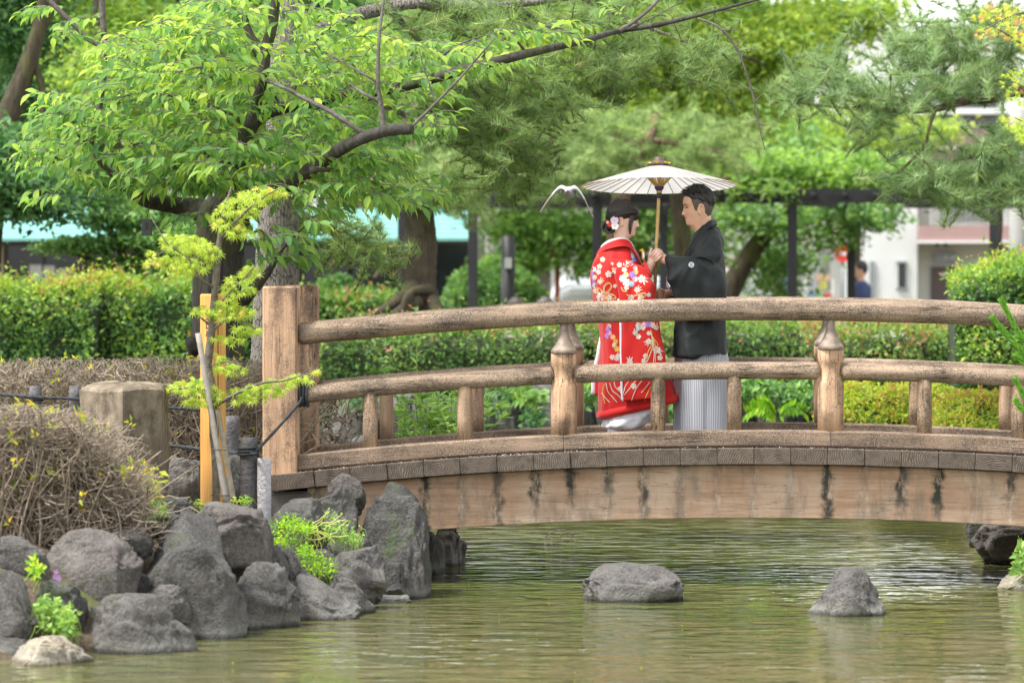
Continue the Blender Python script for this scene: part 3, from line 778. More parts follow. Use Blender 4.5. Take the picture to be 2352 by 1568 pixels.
# ================================================================ cherry tree
YC = 2.0
tree = empty('cherry_tree', P(505, 1010, YC), 'dark-barked cherry tree with drooping pointed green leaves leaning over the bridge', 'tree')
mb = MB()
tr = spline([(505,1040,YC,72),(502,900,YC,64),(500,800,YC,60),(497,700,YC,57),(500,600,YC,56),(508,540,YC,60),(515,490,YC,58),(520,455,YC,40)], 6)
Q = [P(*a[:3]) for a in tr]
mb.tube(Q, [M(a[3], YC) for a in tr], 22, True, .10)
mb.tube([P(455,800,YC-.1), P(444,790,YC-.22), P(436,782,YC-.28)], [M(24,YC), M(18,YC), M(12,YC)], 9, True, .2)
mb.build('trunk', MATS['bark_cherry'], tree, True)
BR = [
 [(520,500,YC,46),(560,470,YC-.5,34),(640,436,YC-.9,19),(715,388,YC-1.6,17),(800,332,YC-2.2,15),(880,302,YC-2.35,14),(948,296,YC-2.4,13)],
 [(510,500,YC,40),(440,478,YC+.2,24),(380,468,YC+.1,20),(330,456,YC-.1,18),(300,432,YC-.2,16),(266,404,YC-.3,15)],
 [(520,480,YC,40),(545,400,YC+.1,30),(575,290,YC+.2,18),(640,250,YC+.1,16),(760,225,YC-.4,15),(930,198,YC-1.0,12),(1060,162,YC-1.6,11.5),(1210,124,YC-1.6,10),(1340,94,YC-1.2,7.5),(1420,72,YC-.2,6.5),(1520,56,YC-.3,5.5),(1640,26,YC-.3,4),(1760,-6,YC-.3,3)],
 [(1420,74,YC-.2,6),(1470,40,YC-.2,4.5),(1512,0,YC-.1,4),(1530,-40,YC,3)],
 [(1600,42,YC-.3,3),(1650,62,YC-.4,3),(1690,108,YC-.4,2.8),(1715,170,YC-.4,2.6),(1732,230,YC-.4,2.2),(1744,290,YC-.4,1.9),(1757,345,YC-.4,1.1)],
 [(1735,232,YC-.4,1.4),(1745,222,YC-.4,1.2),(1756,214,YC-.4,.7)],[(1742,285,YC-.4,1.3),(1755,288,YC-.4,1.1),(1766,287,YC-.4,.7)],[(1741,276,YC-.4,1.2),(1728,280,YC-.4,1),(1716,286,YC-.4,.6)],[(1690,108,YC-.4,1.3),(1705,92,YC-.4,1),(1722,72,YC-.4,.7)],[(1650,62,YC-.4,1.3),(1668,70,YC-.4,1),(1690,66,YC-.4,.8),(1706,82,YC-.4,.5)],
 [(1640,26,YC-.3,1.8),(1690,22,YC-.3,1.4),(1735,8,YC-.3,.9)],[(1560,48,YC-.3,1.6),(1600,30,YC-.3,1.3),(1630,8,YC-.3,1)],[(1440,68,YC-.3,1.8),(1500,40,YC-.3,1.5),(1560,8,YC-.3,1.2),(1600,-10,YC-.3,1)],[(1380,84,YC-.3,1.6),(1400,50,YC-.3,1.3),(1390,10,YC-.3,1)],
 [(575,290,YC-1.2,16),(598,200,YC-1.3,15),(610,120,YC-1.3,14),(625,60,YC-1.3,13),(632,0,YC-1.3,13),(636,-40,YC-1.3,12)],[(606,118,YC-1.3,11),(583,95,YC-1.3,10),(566,60,YC-1.3,9),(562,36,YC-1.3,8)],
 [(330,462,YC-.4,8),(215,350,YC-.9,7),(232,230,YC-1,7),(240,130,YC-1,7),(234,0,YC-1,8),(230,-60,YC-1,8)],
 [(240,110,YC-1,6),(205,92,YC-1,6),(160,48,YC-1,6),(110,0,YC-1,6),(80,-30,YC-1,6)],
 [(880,300,YC-2.35,8),(876,250,YC-2.35,6),(868,190,YC-2.35,5),(870,100,YC-2.3,4),(880,10,YC-2.2,3),(886,-30,YC-2.2,2)],
 [(945,292,YC-2.4,4),(1000,238,YC-2.4,3.4),(1060,176,YC-2.4,3),(1100,130,YC-2.4,2.4),(1141,84,YC-2.4,1.2)],
 [(1000,238,YC-2.4,2.4),(985,190,YC-2.4,2),(972,150,YC-2.4,1.5),(962,110,YC-2.4,1)],
 [(832,306,YC-2.3,6),(760,258,YC-2.3,5.5),(690,222,YC-2.2,5),(640,196,YC-2.1,4),(574,176,YC-1.2,3.6),(472,153,YC-1.3,3),(371,179,YC-1.3,2)],
 [(870,235,YC-2.3,4),(820,205,YC-2.2,3.5),(760,160,YC-1.2,3),(690,110,YC-1.2,2)],
 [(868,190,YC-2.3,3),(800,150,YC-2.2,2.5),(745,120,YC-1.2,2)],
 [(715,388,YC-2.0,8),(800,396,YC-1.6,4),(860,420,YC-1.0,3),(905,448,YC-1,2.6),(945,464,YC-1,1.6)],
 [(556,694,YC,17),(585,660,YC-.2,14),(613,629,YC-.3,10),(632,600,YC-.4,6),(660,560,YC-.4,3),(700,520,YC-.5,2)],
 [(300,436,YC-.45,5),(250,430,YC-.9,4),(190,395,YC-1,3.4),(140,370,YC-1.1,3),(90,330,YC-1.1,1.6)],
 [(215,350,YC-.9,4),(170,300,YC-1.1,3),(130,255,YC-1.2,2)],
 [(575,290,YC+.2,8),(500,250,YC-.4,5),(420,225,YC-.9,4),(330,215,YC-1.1,3),(240,230,YC-1.2,2)],
 [(545,400,YC+.1,8),(470,350,YC-.6,5),(390,330,YC-1,4),(300,330,YC-1.2,2.5)],
 [(640,250,YC+.3,8),(600,150,YC-.3,5),(560,80,YC-.5,4),(520,20,YC-.6,3)],
 [(930,198,YC,5),(1000,140,YC-.5,3.5),(1060,100,YC-.6,2.5),(1120,80,YC-.6,1.6)],
 [(1210,124,YC-.1,4),(1180,90,YC-.4,3),(1130,70,YC-.5,2)],
 [(1340,94,YC-.2,3),(1300,70,YC-.4,2.4),(1250,60,YC-.5,1.6)],
]
for k, b in enumerate(BR):
    mb = MB(); bough(mb, b, 14 if k < 3 else 7); mb.build('bough', MATS['bark_cherry' if k < 3 or b[0][3] > 10 else 'bark_twig'], tree, True)
# twigs with drooping leaves -------------------------------------------------
POLY = [(60,330),(120,210),(190,225),(250,90),(330,60),(400,20),(470,-30),(760,-40),(800,60),(900,80),(1000,85),(1090,95),(1185,105),(1200,135),(1060,180),(1040,215),(960,235),(1040,280),(960,300),(905,330),(920,385),(860,400),(790,360),(720,400),(640,430),(560,430),(470,432),(400,430),(330,430),(260,420),(170,410),(90,405),(80,385),(140,370)]
def inpoly(x, y, poly):
    c = False
    for i in range(len(poly)):
        (x0,y0),(x1,y1) = poly[i-1], poly[i]
        if (y0 > y) != (y1 > y) and x < (x1-x0)*(y-y0)/(y1-y0)+x0: c = not c
    return c
tw = []
while len(tw) < 880:
    x = random.uniform(50, 1200); y = random.uniform(-40, 480)
    if not inpoly(x, y, POLY): continue
    if x > 880 and random.random() < .35: continue
    # thinner where the boughs show through
    if 545 < x < 690 and y < 310 and random.random() < .6: continue
    tw.append((x, y))
extra = [(65,330),(75,345),(110,215),(120,225),(95,385),(85,440),(110,445),(60,360),(150,60),(60,5),(95,15),(150,75),(180,40),(1030,215),(1020,275),(985,285),(940,290),(930,460),(955,455),(900,430),(880,450),(960,430),(660,540),(690,560),(640,575),(620,560),(680,520),(720,510),(700,590),(650,600),(600,580),(740,500),(590,545),(1150,100),(1240,60),(1270,85),(1300,70),(1200,75),(1350,55),(1290,45),(1160,70),(1420,20),(760,420),(810,420),(840,440),(700,470),(740,470),(560,500),(480,500),(430,490),(520,510)]
extra += [(random.uniform(700,930), random.uniform(330,400)) for _ in range(26)] + [(random.uniform(640,1000), random.uniform(405,465)) for _ in range(16)]
for e in extra: tw += [(e[0]+random.gauss(0,9), e[1]+random.gauss(0,7)) for _ in range(2)]
LC=[];LD=[];LN=[];LL=[];LW=[];LT=[]
mbt = MB()
for (x, y) in tw:
    Y = YC + random.uniform(-2.2, .8)
    if y > 380 and x < 560: Y = YC + random.uniform(-1.2, -.3)
    c = P(x, y, Y)
    ang = random.uniform(-.5, 3.64) if random.random() < .5 else (random.gauss(math.pi, .5) if x < 500 else random.gauss(0, .5))
    up = random.uniform(-.15, .45) if y < 330 else random.uniform(-.3, .2)
    d = Vector((math.cos(ang), random.uniform(-.7, .4), up)).normalized()
    ln = random.uniform(.13, .32); n = random.randint(5, 9)
    a = c - d*ln*.5; b = c + d*ln*.5 - Vector((0,0,.04))
    m_ = (a+b)/2 + Vector((0,0,.025))
    mbt.tube([a, m_, b], [.0045, .0035, .002], 3, False)
    side = d.cross(Vector((0,0,1))).normalized()
    bright = random.gauss(0, .12)
    for k in range(n):
        s = k/(n-1); p_ = a*(1-s)**2 + m_*(2*s*(1-s)) + b*s*s if True else a
        sg = 1 if k % 2 else -1
        dd = d*(.35+.5*s) + side*(sg*(.75-.55*s)) + Vector((0,0,random.uniform(-.75,.02)))
        dd += Vector((random.gauss(0,.18),random.gauss(0,.18),random.gauss(0,.18)))
        L = random.uniform(.078,.122)
        LC.append(p_[:]); LD.append(dd[:]); LN.append((random.gauss(0,.35), random.gauss(-.25,.35), 1)); LL.append(L); LW.append(L*random.uniform(.36,.46))
        LT.append(min(1,max(0, random.gauss(.42,.2)+bright + (.12 if y < 220 else -.03))))  # upper leaves tinted lighter, standing in for light from above
mbt.build('twigs', MATS['bark_twig'], tree)['kind'] = 'stuff'
LC=np.array(LC);LD=np.array(LD);LN=np.array(LN);LL=np.array(LL);LW=np.array(LW);LT=np.array(LT)
order = np.argsort(LC[:,1] - LL*3)
near = order[:300]; rest = order[300:]
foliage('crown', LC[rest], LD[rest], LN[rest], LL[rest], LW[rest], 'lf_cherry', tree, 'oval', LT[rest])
# the leaves that show largest, one by one
protos = []
for q in range(8):
    V,F,T = leaves(np.zeros((1,3)), np.array([[1.,0,0]]), np.array([[0,0,1.]]), np.array([1.0]), np.array([.47]), 'oval', np.array([(q+.5)/8]), random.uniform(.1,.2))
    me = bpy.data.meshes.new('leaf'); me.from_pydata([tuple(v) for v in V], [], [tuple(f) for f in F]); me.materials.append(MATS['lf_cherry'])
    at = me.attributes.new('tint','FLOAT','POINT'); at.data.foreach_set('value', T.astype(np.float32)); protos.append(me)
for i in near:
    d = Vector(LD[i]).normalized(); nrm = Vector(LN[i]); nrm = (nrm - d*nrm.dot(d)).normalized(); s = nrm.cross(d)
    o = bpy.data.objects.new('leaf', protos[min(7,int(LT[i]*8))]); link(o, LC[i], tree)
    o.rotation_euler = Matrix((d, s, nrm)).transposed().to_euler(); o.scale = (LL[i],)*3

# ================================================================ grey-barked pine behind it, needles hanging over the pond
YP = 3.4
pine = empty('pine_tree', P(630,1000,YP), 'pine with thick grey plated trunk and needle sprays hanging over the pond', 'tree')
mb = MB(); tr = spline([(632,1000,YP,66),(632,900,YP,60),(634,800,YP,57),(636,650,YP,52),(640,480,YP,46),(648,300,YP,38),(655,150,YP,34),(662,20,YP,30),(675,-160,YP,24),(690,-330,YP,14)], 6)
mb.tube([P(*a[:3]) for a in tr], [M(a[3],YP) for a in tr], 26, True, .07); mb.build('trunk', MATS['bark_pine'], pine, True)
for b in [[(655,120,YP,20),(720,80,YP+.2,18),(800,42,YP+.3,17),(890,18,YP+.4,16),(960,6,YP+.4,15),(1060,14,YP+.5,12),(1180,10,YP+.7,9),(1330,-6,YP+.9,6),(1500,-20,YP+1,4)],
          [(650,200,YP,14),(760,190,YP+.6,11),(880,240,YP+1,9),(1000,300,YP+1.2,7),(1100,360,YP+1.2,5),(1200,430,YP+1.2,3)],
          [(890,18,YP+.4,9),(980,110,YP+.9,7),(1080,200,YP+1.1,6),(1150,300,YP+1.2,4),(1190,420,YP+1.2,3)],
          [(1180,10,YP+.7,6),(1300,90,YP+1,5),(1400,120,YP+1.1,4.5),(1415,180,YP+1.1,3.5),(1385,240,YP+1.1,2.5)],
          [(1330,-6,YP+.9,5),(1480,60,YP+1.1,4),(1600,110,YP+1.2,3),(1660,180,YP+1.2,2)],
          [(640,420,YP,14),(700,500,YP+.4,8),(770,540,YP+.5,6),(830,580,YP+.5,4),(880,610,YP+.5,2)]]:
    mb = MB(); bough(mb, b, 8); mb.build('bough', MATS['bark_pine'], pine, True)
def pine_sprays(blobs, n, mat, parent, name, L=(.085,.125), droop=-.25, twigmat='bark_red', per=5, spread=.12, up=.35):
    """blobs: (px,py,rx,ry,Y,dY)"""
    C=[];D=[];N=[];mbw=MB()
    wts = np.array([b[2]*b[3] for b in blobs], float); wts /= wts.sum()
    for i in range(n):
        b = blobs[RNG.choice(len(blobs), p=wts)]
        r = math.sqrt(random.random()); a = random.uniform(0, 2*math.pi)
        c = P(b[0]+b[2]*r*math.cos(a), b[1]+b[3]*r*math.sin(a), b[4]+random.gauss(0,b[5]*.5))
        d0 = Vector((random.gauss(0,1), random.gauss(0,.8), random.gauss(up if random.random()<.6 else droop,.4))).normalized()
        q = c - d0*spread*2.2 + Vector((0,0,.03))
        mbw.tube([q, (q+c)/2 - Vector((0,0,.02)), c], [.006,.005,.003], 3, False)
        for k in range(per):
            s = k/max(1,per-1)
            C.append((q*(1-s)+c*s)[:]); dd = d0 + Vector((random.gauss(0,.45),random.gauss(0,.45),random.gauss(.1,.4)))*(1.1-s*.6); D.append(dd[:])
        N.extend([(random.gauss(0,1),random.gauss(0,1),random.gauss(0,1)) for _ in range(per)])
    C=np.array(C);D=np.array(D);N=np.array(N);nn=len(C)
    Lr=RNG.uniform(L[0],L[1],nn)
    tint=np.clip(RNG.normal(.45,.22,nn),0,1)
    foliage(name, C, D, N, Lr, Lr, mat, parent, 'needle', tint)
    tw_ = mbw.build('twigs', MATS[twigmat], parent); tw_['kind']='stuff'
pine_sprays([(1010,180,90,60,YP+1,.8),(1120,260,120,110,YP+1.1,.9),(1180,360,80,70,YP+1.2,.8),(1230,210,80,90,YP+1.2,.8),(1040,260,60,60,YP+1,.6),(1215,420,55,35,YP+1.1,.5),(1380,190,60,70,YP+1.2,.6),(1420,150,80,50,YP+1.2,.6),(1640,160,70,60,YP+1.2,.6),(1560,110,90,30,YP+1.2,.6),(1100,30,160,40,YP+.8,.8),(1300,30,180,40,YP+1,.8),(1000,40,120,40,YP+.8,.8),(1450,40,140,40,YP+1,.8),(1060,420,60,25,YP+1.3,.6)], 560, 'lf_pine', pine, 'crown', (.10,.15))
pine_sprays([(790,540,90,50,YP+.5,.5),(850,590,60,35,YP+.5,.4),(720,500,60,40,YP+.5,.4)], 90, 'lf_pine', pine, 'crown')

# ================================================================ maple sapling with bamboo stakes
YM = -1.45
sap = empty('maple_sapling', P(497,1160,YM), 'young maple sapling with yellow-green star leaves tied to bamboo stakes', 'tree')
mb = MB(); bough(mb, [(497,1165,YM,9),(496,1080,YM,9),(490,1000,YM,9),(488,900,YM,10),(478,840,YM,10),(486,760,YM,9),(492,690,YM,8.5),(498,620,YM,8),(503,560,YM,6.5),(510,510,YM,5),(525,455,YM,4),(532,430,YM,2.5)], 10); mb.build('trunk', MATS['bark_maple'], sap, True)
SB = [[(505,548,YM,4),(560,490,YM-.1,3),(610,450,YM-.1,2),(650,430,YM-.1,1.2)],[(492,660,YM,4),(462,640,YM-.1,3),(430,590,YM-.1,2.6),(385,560,YM-.15,2),(345,495,YM-.1,1)],[(385,572,YM-.1,2),(355,590,YM-.1,1.4)],[(498,600,YM,3),(470,570,YM,2),(430,540,YM,1.4)],
      [(490,720,YM,4),(520,680,YM-.1,2.5),(560,640,YM-.1,2),(590,605,YM-.1,1)],[(486,760,YM,4),(530,730,YM-.1,3),(570,745,YM-.1,2),(598,765,YM-.1,1)],[(486,750,YM,3),(455,725,YM,2),(430,715,YM,1)],[(490,935,YM,5),(540,905,YM-.15,4),(600,880,YM-.2,3),(660,872,YM-.25,2),(735,845,YM-.3,1)],[(485,900,YM,4),(440,890,YM-.1,2.5),(390,895,YM-.1,1.5)],[(482,840,YM,3),(520,830,YM-.1,2),(560,835,YM-.1,1)]]
for b in SB:
    mb = MB(); bough(mb, b, 6); mb.build('twig', MATS['bark_maple'], sap, True)
CL = [(560,470,50,34,70),(520,500,34,40,50),(590,445,40,20,45),(630,438,26,14,22),(548,532,36,16,26),(430,560,55,26,85),(470,575,36,24,45),(400,545,30,16,26),(420,615,40,22,40),(450,610,40,20,30),(360,600,26,16,24),(345,578,12,7,5),(545,655,40,30,55),(575,620,22,18,22),(520,690,24,16,20),(465,712,26,14,24),(530,715,52,22,60),(565,755,32,14,30),(540,780,24,14,16),(505,770,18,12,10),(525,845,36,20,30),(500,820,20,12,10),(440,888,58,20,75),(465,920,46,14,36),(490,905,30,12,20),(590,895,60,20,70),(640,880,40,16,36),(690,868,32,12,24),(725,850,12,6,7),(575,918,40,10,20),(420,600,30,18,20),(400,590,24,14,14),(455,868,14,12,8)]
C=[];D=[];N=[];T=[]
for (x,y,rx,ry,n) in CL:
    for k in range(int(n*1.2)):
        a=random.uniform(0,2*math.pi); r=math.sqrt(random.random())
        dx,dy=rx*r*math.cos(a),ry*r*math.sin(a)
        Y=YM-.05+random.gauss(0,M(rx,YM)*.55)
        c=P(x+dx,y+dy*.8+abs(dx)/rx*4,Y); C.append(c[:])
        D.append((dx/rx+random.gauss(0,.5), random.gauss(-.45,.5), random.uniform(-.95,-.15))); N.append((random.gauss(0,.35), random.gauss(-1.0,.35), .8))
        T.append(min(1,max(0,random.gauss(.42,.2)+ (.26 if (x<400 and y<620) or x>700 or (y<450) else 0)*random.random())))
n=len(C); L=RNG.uniform(.036,.058,n)
Cn=np.array(C);Dn=np.array(D);Nn=np.array(N);Tn=np.array(T)
od=np.argsort(Cn[:,1]-L*3); nr=od[:300]; rs=od[300:]
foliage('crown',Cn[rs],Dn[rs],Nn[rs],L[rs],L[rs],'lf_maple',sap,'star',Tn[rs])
protos=[]
for q in range(8):
    V,F,T_=leaves(np.zeros((1,3)),np.array([[1.,0,0]]),np.array([[0,0,1.]]),np.array([1.]),np.array([1.]),'star',np.array([(q+.5)/8]))
    me=bpy.data.meshes.new('leaf'); me.from_pydata([tuple(v) for v in V],[],[tuple(f) for f in F]); me.materials.append(MATS['lf_maple'])
    at=me.attributes.new('tint','FLOAT','POINT'); at.data.foreach_set('value',T_.astype(np.float32)); protos.append(me)
for i in nr:
    d=Vector(Dn[i]).normalized(); nn_=Vector(Nn[i]); nn_=(nn_-d*nn_.dot(d)).normalized(); s=nn_.cross(d)
    o=bpy.data.objects.new('leaf',protos[min(7,int(Tn[i]*8))]); link(o,Cn[i],sap); o.rotation_euler=Matrix((d,s,nn_)).transposed().to_euler(); o.scale=(L[i],)*3
MATS['bamboo']=simple('weathered_bamboo',(.26,.215,.15),.6,.3,18)
MATS['bamboog']=simple('grey_bamboo',(.27,.245,.21),.6,.25,18)
def stake(pts, r, label, mat):
    Q=[P(a,b,c) for a,b,c in pts]; mb=MB(); n=14
    q=[Q[0].lerp(Q[1],i/n) for i in range(n+1)]
    rr=[M(r,YM)*(1.10 if i%4==0 else 1) for i in range(n+1)]
    mb.tube(q,rr,12); o=mb.build('bamboo_stake',MATS[mat],None,True); tag(o,label,'stake','bamboo stakes of the sapling'); return o
stake([(455,765,YM-.12),(521,1165,YM-.2)],6.5,'grey bamboo stake leaning left with its cut top showing, tied to the sapling','bamboog')
stake([(500,940,YM-.08),(538,1158,YM-.1)],6,'brown bamboo stake leaning against the name post at the sapling\'s foot','bamboo')
mb=MB(); 
for y in (1033,1137):
    q=P(505,y,YM-.2); mb=MB(); mb.tube([q+Vector((-.055,0,0)),q+Vector((-.02,-.045,.004)),q+Vector((.03,-.045,0)),q+Vector((.06,0,.002))],.004,5); o=mb.build('twine_tie',simple('hemp_twine',(.07,.06,.05),.9),sap)
# wooden name post
YS=-1.15
MATS['newwood']=None
t=NT('fresh_orange_wood'); t.set(.5,0,.35)
gq=t.noise(t.mapv(t.pos(),(26,26,1.4)),1.6,4,.55,.8)
t.base(t.ramp(gq,[(.3,(.50,.235,.05)),(.55,(.62,.315,.075)),(.75,(.70,.40,.12))])); t.bump(gq,.12,.002); MATS['newwood']=t.m
a=P(459,1172,YS); b=P(518,675,YS)
fx0,fx1=a.x,b.x; cxx=fx0+(fx1-fx0)*.56
root=empty('name_post',((fx0+fx1)/2,YS,a.z),'square orange wooden name post with brushed black writing behind the sapling','post')
foot=[(fx0,YS+.03),(cxx,YS-.075),(fx1,YS+.02),(fx1-.075,YS+.12)]
foot=[Vector((f[0],f[1],0)) for f in foot]
def psq(z,k=1.0):
    c=sum(foot,Vector())/4; return [(c.x+(f.x-c.x)*k,c.y+(f.y-c.y)*k,z) for f in foot]
mb=MB(); zt=b.z; mb.loft([psq(a.z-.2),psq(zt-.012),psq(zt,.93)]); mb.build('shaft',MATS['newwood'],root)
dk=simple('shrinkage_crack',(.05,.03,.015),.9)
mb=MB(); e0=foot[1].lerp(foot[2],.36); e1=foot[1].lerp(foot[2],.42); nn=Vector((foot[2].y-foot[1].y,-(foot[2].x-foot[1].x),0)).normalized()*.0015
mb.add([(e0.x+nn.x,e0.y+nn.y,a.z+.0),(e1.x+nn.x,e1.y+nn.y,a.z),(e1.x+nn.x,e1.y+nn.y,zt-.2),(e0.x+nn.x,e0.y+nn.y,zt-.2)],[(0,1,2,3)]); mb.build('crack',dk,root)
MATS['ink']=simple('black_ink',(.02,.018,.016),.6,.1)
def glyph_text(txt, size, loc, xdir, parent, mat, name='lettering', extr=.001):
    cu=bpy.data.curves.new(name,'FONT'); cu.body=txt; cu.size=size; cu.align_x='CENTER'; cu.align_y='CENTER'; cu.extrude=extr; cu.resolution_u=2
    ob=bpy.data.objects.new('tmp',cu); COL.objects.link(ob)
    dg=bpy.context.evaluated_depsgraph_get(); me=bpy.data.meshes.new_from_object(ob.evaluated_get(dg)); bpy.data.objects.remove(ob)
    xd=Vector(xdir).normalized(); zd=Vector((0,0,1)); yd=zd.cross(xd)
    me.transform(Matrix((xd,zd,-yd)).transposed().to_4x4()); me.materials.clear(); me.materials.append(mat)
    me.name=name; o=bpy.data.objects.new(name,me); link(o,loc,parent); return o
lx=(foot[1]-foot[0]).normalized(); ln=Vector((lx.y,-lx.x,0))
for ch,py in (('イ',748),('ロ',764),('ハ',782),('ノ',802),('モ',824),('ミ',842),('ジ',860)):
    c=foot[0].lerp(foot[1],.62); z=P(480,py*.98,YS).z
    glyph_text(ch,.058,(c.x+ln.x*.003,c.y+ln.y*.003,z),lx,root,MATS['ink'])

# small dark plate hanging from the low bough
pl=empty('tree_plate',P(338,541,YC-.75),'small dark plate with a black emblem hanging from the cherry bough','plate')
a=P(326,541,YC-.75); b=P(350,503,YC-.75); mb=MB(); mb.bbox(a.x,b.x,YC-.77,YC-.75,a.z,b.z,.003); mb.build('board',simple('dark_grey_plate',(.035,.038,.04),.5),pl)
c=(a+b)/2
mb=MB()
for (x0,z0,x1,z1) in ((-.016,.022,.016,.022),(0,.034,0,.022),(.012,.018,-.016,-.024),(-.012,.018,.016,-.024)):
    d=Vector((x1-x0,0,z1-z0)); s_=Vector((-d.z,0,d.x)).normalized()*.0035; p0=Vector((c.x+x0,YC-.7715,c.z+z0)); p1=Vector((c.x+x1,YC-.7715,c.z+z1)); mb.add([p0-s_,p1-s_,p1+s_,p0+s_],[(0,1,2,3)])
mb.build('emblem',MATS['ink'],pl)
mb=MB(); mb.tube([Vector((c.x,YC-.76,b.z)),Vector((c.x,YC-.6,b.z+.10))],.003,5); mb.build('wire',MATS['ink'],pl)
# ================================================================ rope fence
MATS['fpost']=simple('grey_cast_post',(.10,.095,.10),.85,.35,25,0,.9,40,.02)
MATS['fpostp']=simple('pale_cast_post',(.50,.48,.50),.85,.2,30,0,1.0,45,.02)
MATS['rope']=simple('dark_rope',(.035,.04,.045),.8,.4,60,0,.8,120,.01)
def fpost(x0,x1,y0,Y,zb,label,mat='fpost',lean=0):
    a=P(x0,y0,Y); b=P(x1,y0,Y); r=(b.x-a.x)/2; c=Vector(((a.x+b.x)/2,Y,zb)); mb=MB(); h=a.z-zb
    n=16; rings=[]
    for i in range(15):
        s=i/14; z=zb+h*min(1,s*1.0); k=1 if s<.97 else .9
        rings.append([(c.x+lean*s+r*k*(1+.05*float(vnoise(np.array((j*1.7,z*22,Y*9)))))*math.cos(2*math.pi*j/n),c.y+r*k*math.sin(2*math.pi*j/n),z) for j in range(n)])
    mb.loft(rings); o=mb.build('fence_post',MATS[mat],None,True); return tag(o,label,'post','rope fence posts'),c,r
fpost(67,96,886,.4,.4,'dark grey rope-fence post with rope wound round it in front of the bare hedge')
fpost(158,187,886,.4,.4,'dark grey rope-fence post half hidden by the cut stone block')
fpost(517,550,955,-.15,.4,'slanting dark fence post behind the wooden name post',lean=.0)
fpost(551,591,1004,-1.1,.35,'grey fence post tied by rope to the bridge end post')
fpost(591,623,1052,-1.15,.3,'short pale grey post with a pitted surface beside the bridge','fpostp')
def rope(pts,r,label,sag=0):
    sp=spline([tuple(p) for p in pts],10); mb=MB()
    for s0 in (0,2.1,4.2):
        q=[]
        for i,p in enumerate(sp):
            a=i*.9+s0; q.append(Vector(p)+Vector((0,math.cos(a)*r*.5,math.sin(a)*r*.5)))
        mb.tube(q,r*.62,5)
    o=mb.build('rope',MATS['rope'],None,True); return tag(o,label,'rope','fence ropes')
rope([P(-60,900,.35),P(-10,905,.35),P(67,911,.33),P(158,915,.33),P(190,917,.33)],.011,'dark rope between the two posts in front of the bare hedge')
mb=MB(); c=P(81.5,920,.4); r0=M(14.5,.4)+.006
for k in range(2):
    mb.tube([c+Vector((math.cos(a)*r0,math.sin(a)*r0,k*.016+.012*a/6.3)) for a in np.linspace(0,2*math.pi,15)],.008,5)
o=mb.build('rope_coil',MATS['rope'],None,True); tag(o,'rope wound twice around a dark fence post in front of the bare hedge','rope')
rope([P(368,935,-.3),P(420,938,-.3),P(480,942,-.25),P(535,940,-.25)],.012,'upper dark rope running from the cut stone block behind the name post')
rope([P(368,1022,-.4),P(430,1027,-.4),P(500,1036,-.6),P(551,1040,-1.0),P(592,1042,-1.28)],.012,'lower dark rope running from the cut stone block to the grey fence post')
c=P(571,1040,-1.1); r0=M(20,-1.1)+.008
mb=MB()
for k in range(3): mb.tube([c+Vector((math.cos(a)*r0,math.sin(a)*r0,k*.02-.02+.018*a/6.3)) for a in np.linspace(0,2*math.pi,17)],.0095,6)
o=mb.build('rope_coil',MATS['rope'],None,True); tag(o,'rope wound around the grey post tied to the bridge','rope')
rope([P(590,1035,-1.2),P(598,1026,-1.2),P(640,980,-.7),P(688,925,-.2),P(692,915,-.17)],.0125,'taut dark rope slanting up to the bridge end post')
c=P(700,905,0); mb=MB()
for k in range(3):
    q=[(XL+.13+k*.024+.0, math.cos(a)*.075, 1.455+arc(XL+.13)+math.sin(a)*.075) for a in np.linspace(0,2*math.pi,17)]
    mb.tube(q,.0115,6)
o=mb.build('rope_coil',MATS['rope'],None,True); tag(o,'rope wound round the lower rail beside the bridge end post','rope')

